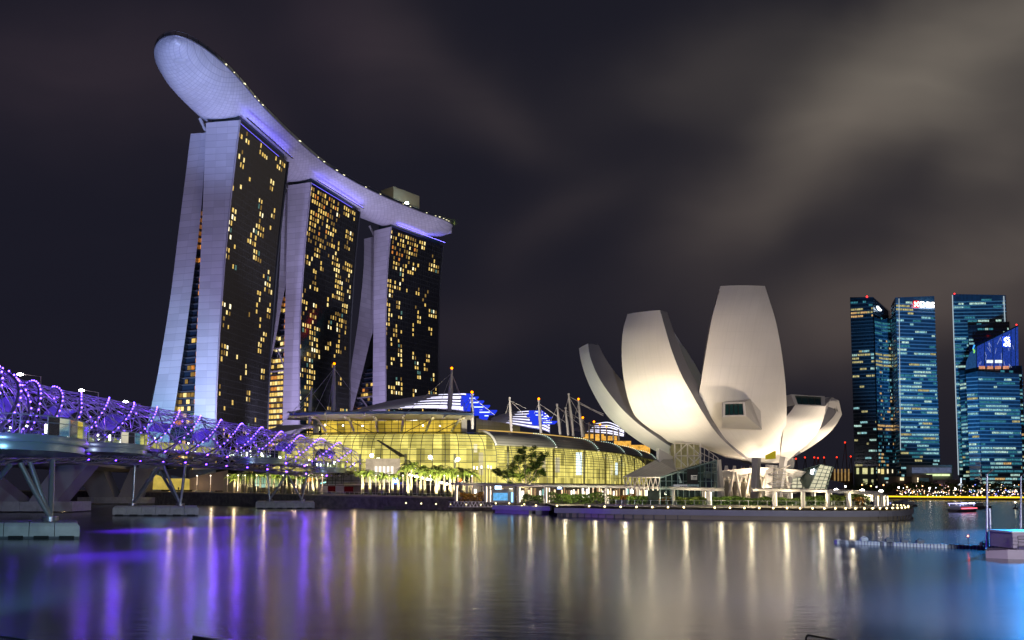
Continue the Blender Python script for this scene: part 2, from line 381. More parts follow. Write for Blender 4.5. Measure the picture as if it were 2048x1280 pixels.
    # gallery windows in the atrium
    for i in range(nrow):
        z = 8 + i * 3.45; a = lR(z); b = fL(z); wd = b.x - a.x
        if wd < 1.0: continue
        n = max(1, int(wd / 2.0)); fr = z / atr_z
        for j in range(n):
            x0 = (j + 0.06) / n; x1 = (j + 0.94) / n; edge = j == n - 1
            if edge and rng.random() < 0.8: k = 4 if fr > .3 else rng.choice((4, 0, 2))
            elif rng.random() < prob(-1, fr)[0]: k = rng.choices(range(6), prob(-1, fr)[1])[0]
            else: continue
            q0 = a.lerp(b, x0) + d * 2.7; q1 = a.lerp(b, x1) + d * 2.7
            wins.append((k, [q0 + Vector((0, 0, .8)), q1 + Vector((0, 0, .8)), q1 + Vector((0, 0, 2.9)), q0 + Vector((0, 0, 2.9))], q0.y - 5))
    wins.sort(key=lambda w: w[2])
    rest = [MB() for _ in WINM]
    for i, (k, q, _) in enumerate(wins):
        if i < 94: mb = MB(); mb.quad(*q); mb.build('lit_window', WINM[k], root)
        else: rest[k].quad(*q)
    for k, mb in enumerate(rest):
        if mb.f: tag(mb.build('distant_lit_windows', WINM[k], root), kind='stuff')
    # crown: recessed glass storey and struts carrying the deck
    cr = MB(); a = fL(zt); b = fR(zt); cr.prism([p[:2] for p in (a + d * 2 + Vector((2, 0, 0)), b + d * 2 - Vector((1.2, 0, 0)), b + d * (Lg - 2) - Vector((1.2, 0, 0)), a + d * (Lg - 2) + Vector((2, 0, 0)))], zt, zt + 4.2)
    cr.build('roof_storey', mat('roof_storey_glass', (0.03, 0.06, 0.06), 0.15), root)
    st = MB(); c0 = lR(ztL) + d * 1.5
    for x0, x1, yy in ((-2, -4.5, 0), (3.0, 6.5, 0), (-2, -4.5, 14), (3, 6.5, 14)):
        st.tube([c0 + Vector((x0 * .2 + 1, yy, -2)), c0 + Vector((x1, yy + 1, 8.5))], 0.8, 6)
    st.build('deck_strut', mat('white_steel', (0.7, 0.7, 0.7), 0.4), root)
    return root, p0, d, fR
def prob1(a, z):
    if a < 0: return ((0.08 + 0.75 * (.24 < z < .28) + .7 * (.335 < z < .36) + 0.55 * (z < 0.17) + 0.4 * (0.3 < z < 0.33) + .3 * (.4 < z < .44)), (3, 1, 3, 0, 3, .5))
    k = (6, 3, 4, .8, 0, 0.5)
    if a < 0.2: p = 0.30 if z > 0.45 else 0.10
    elif a < 0.5: p = 0.035 if z > 0.6 else 0.008
    elif a < 0.75: p = 0.13 if z > 0.3 else 0.07
    else: p = 0.24 if z > 0.35 else 0.10
    if z > 0.93: p *= 0.7
    return p, k
def prob2(a, z):
    if a < 0: return (1.0 if z < 0.60 else 0.35, (6, 3, 1.5, .5, 1, 0))
    k = (6, 3, 4, .8, 0, 0.8)
    if z > 0.80 and 0.05 < a < 0.55: return (0.70, (4, 0.6, 4, 0.2, 1.3, 0)) 
    if a < 0.32: p = 0.50 if z > 0.25 else 0.22
    elif a < 0.5: p = 0.04
    elif a < 0.92: p = 0.42 if z > 0.45 else 0.16
    else: p = 0.12
    return p, k
def prob3(a, z):
    if a < 0: return (1.0 if z < 0.60 else 0.3, (5, 1.5, 3, .3, 2, 0))
    k = (6, 3, 4, .8, 0, 0.8)
    if z > 0.82 and 0.05 < a < 0.5: return (0.68, (4, 0.8, 4, 0.3, 1.0, 0))
    if a < 0.3: p = 0.34 if z > 0.1 else 0.2
    elif a < 0.5: p = 0.03
    elif a < 0.95: p = 0.30
    else: p = 0.1
    return p, k
T1 = hotel('nearest and leftmost pale hotel tower, few windows lit, under the bow of the deck', (480, 232), 417, (9.9, 55), 56,
    [(412, 237), (406, 400), (398, 580), (392, 720), (388, 850), (385, 975)], [(480, 232), (457, 430), (441, 620), (433, 760), (430, 850), (428, 975)],
    [(383, 253), (370, 360), (356, 470), (340, 600), (318, 735), (297, 840), (270, 970)], [(413, 250), (404, 400), (391, 520), (374, 650), (358, 760), (344, 850), (322, 975)],
    193.2, 189.5, prob1, 3.0, 152, 1)
T2 = hotel('middle hotel tower of the three, golden windows and glowing atrium at its foot', (622, 362), 503.5, (20, 55), 58,
    [(576, 366), (573, 500), (569, 673), (565, 850), (563, 960)], [(622, 362), (611, 470), (605, 552), (599, 654), (598, 790), (598, 960)],
    [(566, 372), (558, 560), (545, 690), (524, 800), (500, 880), (470, 975)], [(576, 372), (573, 548), (563, 610), (550, 685), (530, 763), (510, 830), (470, 960)],
    193, 190, prob2, 3.0, 128, 2)
T3 = hotel('farthest hotel tower, rightmost of the three, below the stern of the deck', (782, 450), 591, (33, 47), 58,
    [(748, 455), (746.5, 673), (745, 810), (744, 960)], [(782, 450), (775, 529), (772, 595), (770.5, 673), (771, 802), (772, 960)],
    [(728, 466), (728, 517), (723.5, 580), (714, 658), (700.5, 751), (699, 820), (680, 960)], [(748, 464), (746, 650), (740, 681), (728, 732), (706, 818), (670, 960)],
    193, 190, prob3, 3.0, 96, 3)

# ------------------------------------------------------------------ sky deck (ship shaped)
def skydeck():
    ZR, ZK = 204.0, 195.2
    rim = [atZ(u, v, ZR) for (u, v) in ((400, 90), (440, 124), (500, 184), (560, 249), (600, 289), (650, 329), (700, 359), (760, 391), (820, 417), (862, 433))]
    cen = []
    ctr = spline([(-146.5, 357), (-149.0, 376), (-149.0, 400), (-146.5, 428), (-140, 468), (-128.5, 515), (-108, 560), (-82, 600), (-63, 622), (-52, 634)], 12)
    n = len(ctr); seg = np.r_[0, np.cumsum(np.linalg.norm(np.diff(ctr, axis=0), axis=1))]; tot = seg[-1]
    def hw(s):
        a = min(1, s / 54.0); b = min(1, (tot - s) / 26.0)
        return 18.0 * (1 - (1 - a) ** 2.3) ** 0.56 * (0.45 + 0.55 * (1 - (1 - b) ** 2) ** 0.5)
    rows = []; top = []; K = 20; info = []
    for i in range(n):
        t = ctr[min(i + 1, n - 1)] - ctr[max(i - 1, 0)]; t /= np.linalg.norm(t); nr = np.array((t[1], -t[0])); w = max(hw(seg[i]), 0.05); s = seg[i]
        dp = (ZR - ZK) * (min(1, s / 30.0) ** 0.5 * 0.85 + .15) * (0.5 + 0.5 * min(1, (tot - s) / 20))
        r = []
        for j in range(K + 1):
            x = -1 + 2 * j / K; x = math.copysign(abs(x) ** 0.9, x)
            zz = ZR - dp * (1 - abs(x) ** 2.6) ** 0.75
            r.append((ctr[i][0] + nr[0] * w * x, ctr[i][1] + nr[1] * w * x, zz))
        rows.append(r); info.append((ctr[i], nr, w, t))
    root = thing('sky_deck', 'long pale boat-shaped sky deck spanning the roofs of the three hotel towers', 'rooftop deck', (-120, 510, ZK))
    hull = MB(); hull.grid(rows, True)
    hm = lines_mat('hull_panels', (0.60, 0.60, 0.63), (0.38, 0.38, 0.43), 2.6, 2.6, 0.09, 0.09, rough=0.38, metal=0.0, var=0.12, skew=0.75)
    hull.build('hull', hm, root)
    e = MB(); e.grid([[r[0], r[-1]] for r in rows], False); e.build('deck_floor', mat('deck_floor', (0.12, 0.12, 0.12), 0.7), root)
    e = MB(); e.prism([rows[-1][0][:2], rows[-1][-1][:2], (rows[-1][-1][0] + .5, rows[-1][-1][1] + .5), (rows[-1][0][0] + .5, rows[-1][0][1] + .5)], ZR - 4, ZR + .4); e.build('stern_plate', hm, root)
    # parapet rim
    pr = [(r[-1][0], r[-1][1], ZR + 0.3) for r in rows]; pl = [(r[0][0], r[0][1], ZR + 0.3) for r in rows]
    e = MB(); e.tube(pl[::-1] + pr, 0.42, 5); e.build('rim', mat('rim_metal', (0.25, 0.25, 0.28), 0.4, 0.3), root)
    # glass balustrade with posts
    g = MB(); P = (pl[::-1] + pr); g.grid([[p, (p[0], p[1], p[2] + 1.7)] for p in P], True); g.build('glass_balustrade', glass('rail_glass', (0.8, 0.85, 0.85), 0.03), root)
    g = MB()
    for p in P[::3]: g.tube([p, (p[0], p[1], p[2] + 2.1)], 0.14, 4)
    g.tube([(p[0], p[1], p[2] + 2.1) for p in P], 0.1, 4); g.build('balustrade_posts', m_trim, root)
    # a service walkway line of lamps along the bay side
    lm = glow('deck_lamp', (1.0, 0.9, 0.55), 2.0, False); cnt = 0
    for i in range(4, n - 8, 2):
        c, nr, w, t = info[i]
        if R.random() < 0.4:
            b = MB(); b.box((c[0] + nr[0] * (w + .25), c[1] + nr[1] * (w + .25), ZR + R.uniform(0.8, 1.3)), (0.3, R.uniform(0.5, 1.6), 0.22), math.atan2(t[1], t[0]) - math.pi / 2); b.build('deck_lamp', lm, root)
    # roof boxes
    def frame(sv, lat):
        i = int(np.searchsorted(seg, sv)); c, nr, w, t = info[min(i, n - 1)]; return Vector((c[0] + nr[0] * lat, c[1] + nr[1] * lat, ZR)), math.atan2(t[1], t[0])
    con = mat('roof_concrete', (0.42, 0.40, 0.37), 0.8, var=0.1)
    p, a = frame(104, 0); b = MB(); b.box((p.x, p.y, ZR + 8), (30, 8, 16), a); b.build('lift_overrun', mat('roof_dark', (0.22, 0.20, 0.20), 0.7), root)
    p, a = frame(262, -4); b = MB(); b.box((p.x, p.y, ZR + 9.5), (26, 13, 19), a); b.build('lift_overrun', con, root)
    p, a = frame(276, 6); b = MB(); b.box((p.x, p.y, ZR + 2.4), (40, 4, 3.2), a); b.build('roof_bar', glow('bar_light', (1.0, 0.72, 0.42), 0.7, True, 0.45, 0.6), root)
    b = MB(); b.box((p.x, p.y, ZR + 4.3), (42, 6, 0.5), a); b.build('roof_bar_canopy', con, root)
    for sv, lat, cc in ((140, 13, (0.15, 0.13, 0.5)), (147, 13, (0.5, 0.02, 0.06))):
        p, a = frame(sv, lat); b = MB(); b.box((p.x, p.y, ZR + 1.8), (9, 0.4, 1.5), a); b.build('banner', glow('banner_%d' % sv, cc, .35, False), root)
    # bright beacon
    p, a = frame(250, 14.5); b = MB(); b.ball((p.x, p.y, ZR + 4), 1.3, 2); b.build('beacon_lamp', glow('beacon', (0.75, 1.0, 0.95), 60), root)
    b = MB(); b.tube([(p.x, p.y, ZR), (p.x, p.y, ZR + 4)], .2, 5); b.build('beacon_post', m_trim, root)
    # garden trees on the deck
    lf = mat('deck_leaf', (0.05, 0.09, 0.02), 0.7)
    for sv, lat in [(x, R.uniform(11, 15)) for x in (168, 176, 183, 190, 198, 205, 222, 228, 236, 243, 258, 284, 288, 294, 299, 304, 306)]:
        p, a = frame(sv, lat); b = MB()
        for k in range(40):
            q = Vector((R.gauss(0, 1.0), R.gauss(0, 1.0), R.gauss(2.8, .7))); s = 0.5; q += p
            b.add([q, q + Vector((R.uniform(-s, s), R.uniform(-s, s), s)), q + Vector((s, R.uniform(-s, s), R.uniform(-s, s)))], [(0, 1, 2)])
        b.tube([p, p + Vector((0, 0, 2.5))], 0.12, 4); b.build('deck_shrub', lf, root)
    for sv in (176, 205, 236, 262, 286, 300):
        p, a = frame(sv, 10); light('shrub_fill', 'POINT', (p.x, p.y, ZR + 3.5), 1600, (1.0, .85, .45), size=.3)  # unseen points added to brighten the deck shrubs
    # blue light strips between facade tops and hull
    sm = glow('blue_strip', (0.16, 0.13, 1.0), 15)
    for (T, Lg) in ((T1, 56), (T2, 58), (T3, 58)):
        _, p0, d, fR = T; a = fR(192) + Vector((3.6, -1.0, 2.2)); b = MB()
        b.add([a + d * 1, a + d * (Lg - 4), a + d * (Lg - 4) + Vector((.9, 0, 0)), a + d * 1 + Vector((.9, 0, 0))], [(0, 3, 2, 1)])
        b.build('blue_light_strip', sm, root)
        b = MB(); b.add([a + Vector((-.1, 0, -.2)), a + d * (Lg - 2) + Vector((-.1, 0, -.2)), a + d * (Lg - 2) + Vector((1.1, 0, -.2)), a + Vector((1.1, 0, -.2))], [(0, 3, 2, 1)])
        b.build('light_trough', m_trim, root)
        e = a + d * (Lg / 2)
    # vent grille ring under the bow
    b = MB(); c = ctr[8]; b.ball((c[0], c[1], ZR - 5.2), 3.0, 2, (1.3, 1, .35)); b.build('bow_fairing', mat('bow_panel', (0.5, 0.5, 0.52), 0.5), root)
skydeck()

# ------------------------------------------------------------------ lotus museum
AX = Vector((72.0, 264.0))
m_petal = None
def petal_mat():
    m = mat('petal_skin', (0.74, 0.72, 0.70), 0.42); t = m.node_tree; b = t.nodes['Principled BSDF']
    uv = N(t, 'ShaderNodeUVMap'); mp = N(t, 'ShaderNodeMapping'); mp.inputs['Scale'].default_value = (1.6, 0.05, 1); L(t, uv.outputs[0], mp.inputs[0])
    n = N(t, 'ShaderNodeTexNoise', i_Scale=1.0, i_Detail=5.0, i_Roughness=0.7); L(t, mp.outputs[0], n.inputs[0])
    n2 = N(t, 'ShaderNodeTexNoise', i_Scale=0.10, i_Detail=4.0); L(t, uv.outputs[0], n2.inputs[0])
    s = N(t, 'ShaderNodeSeparateXYZ'); L(t, uv.outputs[0], s.inputs[0])
    ln = M_(t, 'LESS_THAN', M_(t, 'FRACT', M_(t, 'DIVIDE', s.outputs[0], 2.4)), 0.03)
    f = M_(t, 'ADD', M_(t, 'MULTIPLY_ADD', n.outputs[0], 0.16, 0.90), M_(t, 'MULTIPLY_ADD', n2.outputs[0], 0.26, -0.14)); ln2 = M_(t, 'LESS_THAN', M_(t, 'FRACT', M_(t, 'DIVIDE', s.outputs[1], 4.8)), 0.016); f = M_(t, 'SUBTRACT', f, M_(t, 'MULTIPLY', M_(t, 'MAXIMUM', ln, ln2), 0.07))
    mm = N(t, 'ShaderNodeVectorMath', operation='SCALE'); mm.inputs[0].default_value = (0.78, 0.735, 0.68); L(t, f, mm.inputs['Scale']); L(t, mm.outputs[0], b.inputs['Base Color'])
    return m
m_petal = petal_mat()
museum = thing('lotus_museum', 'white museum shaped like an open lotus with upright curved petals by the waterfront', 'museum', (AX.x, AX.y, 3))
def petal(rows, inw, thick, bulge, NC=12, n=5, name='petal', cap=True, skin=None):
    """rows: (uL,vL,YL,uR,vR,YR) from the tip down; inw: horizontal inward direction; thick: wall depth at tip and foot"""
    S = spline(rows, n); m = len(S); out = []; inn = []
    for i, r in enumerate(S):
        a = atY(r[0], r[1], r[2]); b = atY(r[3], r[4], r[5]); k = i / (m - 1); bb = bulge[0] + (bulge[1] - bulge[0]) * k
        w = (b - a); nrm = Vector((w.y, -w.x, 0)).normalized()
        ro = []; ri = []; th = np.interp(k, [0, .5, 1], thick)
        iv = Vector((inw[0], inw[1], inw[2] if len(inw) > 2 else 0.0)) * th
        for j in range(NC + 1):
            x = j / NC; p = a.lerp(b, x) + nrm * (bb * w.length * 4 * x * (1 - x)); ro.append(tuple(p))
            q = a.lerp(b, 0.06 + 0.88 * x) + iv; ri.append(tuple(q))
        out.append(ro); inn.append(ri)
    mb = MB(); mb.grid(out, True); o = mb.build(name, MATS[skin] if skin else m_petal, museum)
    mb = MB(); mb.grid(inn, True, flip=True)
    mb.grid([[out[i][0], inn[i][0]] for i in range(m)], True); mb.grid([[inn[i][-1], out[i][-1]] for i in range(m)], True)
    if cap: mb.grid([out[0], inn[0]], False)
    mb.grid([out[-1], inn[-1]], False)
    mb.build('inner_shell', mat('petal_shade_tone', (0.26, 0.25, 0.27), 0.5, var=0.08), o)  # dark base colour carries the shade of the unlit petal insides
    return o, out, inn
# tall front petal
PC, oC, iC = petal([(1441, 572, 236, 1530, 572, 236), (1432.5, 604, 234, 1540, 604, 234), (1423, 640, 233, 1551, 640, 233), (1413, 696, 233, 1562, 696, 233), (1403, 758, 234, 1570, 758, 234),
    (1396, 806, 236, 1573, 806, 236), (1409, 836, 238, 1573, 838, 238), (1428, 866, 241, 1571, 866, 241), (1446, 888, 244, 1568, 888, 244), (1474, 908, 248, 1564, 908, 248), (1503, 926, 253, 1561, 926, 253)],
    (0, 1), (6, 9, 9), (0.07, 0.06), name='petal')
# lit left front petal
PB, oB, iB = petal([(1255, 628, 243, 1320, 620, 233), (1246.5, 658, 241, 1330, 656, 231), (1243.5, 690, 240, 1340, 690, 230), (1244, 727, 239, 1353, 727, 230), (1247.5, 758, 239, 1367, 758, 230.5),
    (1254, 790, 240, 1385, 790, 232), (1262, 815, 241, 1399, 815, 233), (1272, 834, 242, 1411, 834, 235), (1295, 854, 243, 1424, 854, 237), (1322, 872, 245, 1441, 875, 240), (1347, 888, 247, 1460, 893, 243),
    (1400, 894, 250, 1478, 908, 246), (1452, 916, 253, 1502, 924, 251)],
    (0.75, 0.66), (4, 9, 9), (0.05, 0.10), name='petal')
# far left sliver petal
PA, oA, iA = petal([(1158, 697, 262, 1176.5, 687, 256), (1160.5, 715, 260, 1179, 708, 254), (1168, 743, 258, 1188, 735, 252), (1179, 771, 256, 1201, 761, 250), (1195, 802, 254, 1221, 790, 249), (1214, 831, 252, 1245, 819, 248),
    (1236, 852, 251, 1272, 844, 248), (1261, 871, 251, 1300, 865, 248), (1286, 888, 251, 1327, 884, 249), (1311, 902, 252, 1347, 897, 250), (1330, 912, 253, 1362, 912, 252)],
    (0.92, 0.39), (3.6, 11, 8), (0.04, 0.03), name='petal')
# right short petal with window tip
PD, oD, iD = petal([(1590, 810, 240, 1651, 812.5, 238), (1582, 822, 239.5, 1650, 826, 238), (1571, 836, 239, 1645, 843, 238), (1568, 852, 239.5, 1639, 858, 238.5), (1566, 866, 240.5, 1629, 873, 239.5), (1564, 884, 242.5, 1613, 890, 242), (1562, 902, 246, 1594, 905, 246), (1561, 926, 253, 1575, 922, 252)],
    (-0.2, 0.98), (7, 8, 8), (0.05, 0.07), name='petal')
# far right crescent petal
PE, oE, iE = petal([(1673, 823, 247, 1684, 829, 246), (1666, 834, 246, 1679, 838.5, 245), (1655, 846, 245, 1672, 850, 244), (1641, 858, 244, 1658, 866.5, 243.5), (1628, 868, 244, 1637, 883.5, 244), (1608, 884, 246, 1614, 899, 246), (1588, 897, 249, 1589, 913, 249), (1566, 910, 254, 1569, 925, 254)],
    (-0.75, 0.6), (8, 8, 8), (0.04, 0.04), name='petal')
# rear petals between the front ones, their shade painted in as dark skin
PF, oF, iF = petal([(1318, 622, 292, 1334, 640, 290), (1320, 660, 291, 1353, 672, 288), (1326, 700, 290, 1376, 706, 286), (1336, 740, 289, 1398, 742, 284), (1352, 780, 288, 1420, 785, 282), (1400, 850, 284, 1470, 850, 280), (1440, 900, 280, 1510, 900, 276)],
    (0, 1), (4, 5, 6), (-0.04, -0.04), name='petal', skin='petal_shade_tone')
# tip windows
def window_box(pts, Ys, fw=0.5, deep=1.2, back=(0, 1, 0), outer=m_petal):
    P = [atY(u, v, y) for (u, v), y in zip(pts, Ys)]; c = sum(P, Vector()) / 4; B = Vector(back)
    root = MB(); inner = [c + (p - c) * 0.80 for p in P]
    root.add(P + inner, [(0, 1, 5, 4), (1, 2, 6, 5), (2, 3, 7, 6), (3, 0, 4, 7)])
    rec = [q + B * 0.6 for q in inner]; root.add(inner + rec, [(0, 1, 5, 4), (1, 2, 6, 5), (2, 3, 7, 6), (3, 0, 4, 7)])
    bk = [p + B * deep for p in P]; root.add(P + bk, [(1, 0, 4, 5), (2, 1, 5, 6), (3, 2, 6, 7), (0, 3, 7, 4)])
    o = root.build('gallery_window', outer, museum)
    g = MB(); g.quad(*rec); g.build('window_glass', mat('green_glass', (0.015, 0.05, 0.05), 0.06, spec=1.0), o)
    b = MB()
    for k in (0.25, 0.5, 0.75): b.tube([rec[0].lerp(rec[1], k) - B * .1, rec[3].lerp(rec[2], k) - B * .1], 0.12, 4)
    b.build('window_bar', m_trim, o)
    return o
window_box([(1582.5, 788.5), (1649.5, 792.5), (1651, 812.5), (1590, 810)], (244, 242.5, 237.8, 239.8), back=(-.1, 1, 0), deep=6)
window_box([(1663.5, 794), (1678, 801), (1684, 829), (1672, 824)], (252, 249, 245.8, 247), back=(-.9, .6, 0), deep=5)
s_ = MB(); s_.add([atY(1650, 797, 250), atY(1663.5, 794, 252), atY(1672, 824, 247), atY(1639, 860, 244), atY(1650, 813, 246)], [(0, 1, 2, 3, 4)]); s_.build('petal_cheek', mat('petal_shade_tone'), museum)
# the dormer window box sticking out of the tall petal
def dormer():
    a, b, c, d = atY(1447, 806, 222), atY(1489, 803.5, 222), atY(1492, 832, 220.5), atY(1446, 833, 220.5)
    window_box([(1446, 805), (1490, 804), (1492.5, 832.5), (1445.5, 833.5)], (221.5, 221.5, 220, 220), deep=1.0)
    # hood running back into the skin
    mb = MB(); A = [atY(1446, 805, 221.6), atY(1490, 804, 221.6), atY(1492.5, 832.5, 220.1), atY(1445.5, 833.5, 220.1)]
    B = [atY(1449, 803, 228), atY(1501, 798, 228), atY(1524, 860, 227.5), atY(1444, 856, 230)]
    mb.add([A[0], A[1], B[1], B[0]], [(0, 1, 2, 3)]); mb.add([A[1], A[2], B[2], B[1]], [(0, 1, 2, 3)]); mb.add([A[2], A[3], B[3], B[2]], [(0, 1, 2, 3)]); mb.add([A[3], A[0], B[0], B[3]], [(0, 1, 2, 3)])
    mb.add([B[1], atY(1521, 822, 229), B[2]], [(0, 1, 2)])
    mb.build('window_hood', m_petal, museum)
dormer()
# bowl under the petals
def bowl():
    mb = MB(); rows = []
    for z, r in ((13.0, 19), (11.5, 16.5), (10.6, 13), (10.2, 8), (10.1, 2)):
        rows.append([(AX.x + 2 + r * math.cos(a), AX.y + r * math.sin(a) * .8, z + 0.6 * math.sin(a * 3)) for a in np.linspace(0, 2 * math.pi, 41)])
    mb.grid(rows, True, flip=True); mb.build('bowl_underside', m_petal, museum)
    con = mat('museum_column', (0.30, 0.29, 0.29), 0.6, var=.1); lw = mat('diagrid_white', (0.66, 0.60, 0.52), 0.5)
    # leaning dark columns
    for (u0, v0, u1, v1, Y, w) in ((1433, 920, 1443, 985, 247, 1.3), (1513, 916, 1508, 992, 238, 1.3), (1568, 914, 1554, 985, 247, 1.2), (1582, 916, 1570, 985, 255, 1.2), (1543, 930, 1540, 985, 250, 1.8)):
        a = atY(u0, v0, Y); b = atY(u1, v1, Y); b.z = 3.0; mb = MB(); mb.tube([b, a], [w * 0.8, w], 4); mb.build('column', con, museum)
    # white X diagrid
    for k in range(9):
        u = 1436 + k * 16.5; Y = 252 + (k % 2) * 4
        for s in (-1, 1):
            a = atY(u, 932, Y); b = atY(u + s * 14, 990, Y - 2); b.z = 3.0; mb = MB(); mb.tube([a, b], 0.45, 5); mb.build('diagrid_strut', lw, museum)
    mb = MB(); mb.box((AX.x + 2, AX.y - 5, 3.6), (62, 34, 1.2)); mb.build('plinth', con, museum)
    # core
    mb = MB(); mb.tube([(AX.x + 2, AX.y + 4, 3), (AX.x + 2, AX.y + 4, 11)], 7, 16); mb.build('core', mat('core_wall', (0.35, 0.30, 0.22), 0.6), museum)
    # lift shaft with yellow glow and lattice
    mb = MB(); a = atY(1548, 902, 240); mb.prism([(a.x - 2.2, a.y - 1), (a.x + .2, a.y - 1), (a.x + .2, a.y + 1), (a.x - 2.2, a.y + 1)], [a.z - 2.4, a.z - 2.2, a.z - 2.2, a.z - 2.4], [a.z - 1.2, a.z, a.z, a.z - 1.2]); mb.build('lift_head', glow('lift_glow', (0.62, 0.50, 0.03), 0.5), museum)
    mb = MB(); a = atY(1549, 925, 238)
    for i in range(3):
        mb.box((a.x + 1.5, a.y, 6.2 + i * 2.6), (8 - i, 3, 0.22))
        mb.tube([(a.x - 2, a.y, 6.2 + i * 2.6), (a.x + 4.5, a.y, 8.8 + i * 2.6)], .12, 4); mb.tube([(a.x + 4.5, a.y, 6.2 + i * 2.6), (a.x - 2, a.y, 8.8 + i * 2.6)], .12, 4)
    mb.build('stair_lattice', lw, museum)
    # lattice glass tower at the entrance
    A = atY(1348, 889, 244); Bp = atY(1399, 889, 244); z0, z1 = 6.0, A.z + 0.3
    x0, x1 = A.x, Bp.x; mb = MB(); nz = 4; nx = 2
    for iy, Y in ((0, 243.0), (1, 250)):
        for i in range(nx * 2 + 1): xx = x0 + (x1 - x0) * i / (nx * 2); mb.tube([(xx, Y, z0), (xx, Y, z1)], 0.13 if i % 2 else .2, 4)
        for j in range(nz + 1): zz = z0 + (z1 - z0) * j / nz; mb.tube([(x0, Y, zz), (x1, Y, zz)], 0.14, 4)
        for i in range(nx):
            for j in range(nz):
                xa, xb = x0 + (x1 - x0) * i / nx, x0 + (x1 - x0) * (i + 1) / nx; za, zb = z0 + (z1 - z0) * j / nz, z0 + (z1 - z0) * (j + 1) / nz
                if (i + j) % 2: mb.tube([(xa, Y, za), (xb, Y, zb)], .16, 4)
                else: mb.tube([(xb, Y, za), (xa, Y, zb)], .16, 4)
                if j in (1, 2): mb.tube([(xa, Y, zb), (xb, Y, za)], .12, 4)
    mb.build('entrance_lattice', lw, museum)
    mb = MB(); mb.box(((x0 + x1) / 2, 247, (z0 + z1) / 2), (x1 - x0 - .3, 6, z1 - z0 - .4)); mb.build('entrance_glazing', glow('entrance_glow', (0.62, 0.52, 0.24), 0.22, True, .5, .6), museum)
    # right flank lattice of the shaft
    mb = MB()
    P = [atY(1400, 889, 243), atY(1436, 916, 240), atY(1434, 942, 240), atY(1400, 952, 243)]
    for k in range(5):
        mb.tube([P[0].lerp(P[3], k / 4), P[1].lerp(P[2], k / 4)], .1, 4); mb.tube([P[0].lerp(P[1], k / 4), P[3].lerp(P[2], k / 4)], .1, 4)
    mb.build('shaft_lattice', lw, museum)
    # spike fin at the left
    mb = MB(); a, b, c, d = atY(1313, 896, 243), atY(1318, 897, 241.5), atY(1318, 920, 241.5), atY(1313, 919, 243)
    mb.add([a, b, c, d], [(0, 1, 2, 3)]); mb.add([b, atY(1346, 913, 246), atY(1346, 918, 246), c], [(0, 1, 2, 3)]); mb.add([d, c, atY(1322.5, 934, 241)], [(0, 1, 2)]); mb.add([c, atY(1334, 920, 244), atY(1322.5, 934, 241)], [(0, 1, 2)])
    mb.build('drain_spout', m_petal, museum)
bowl()
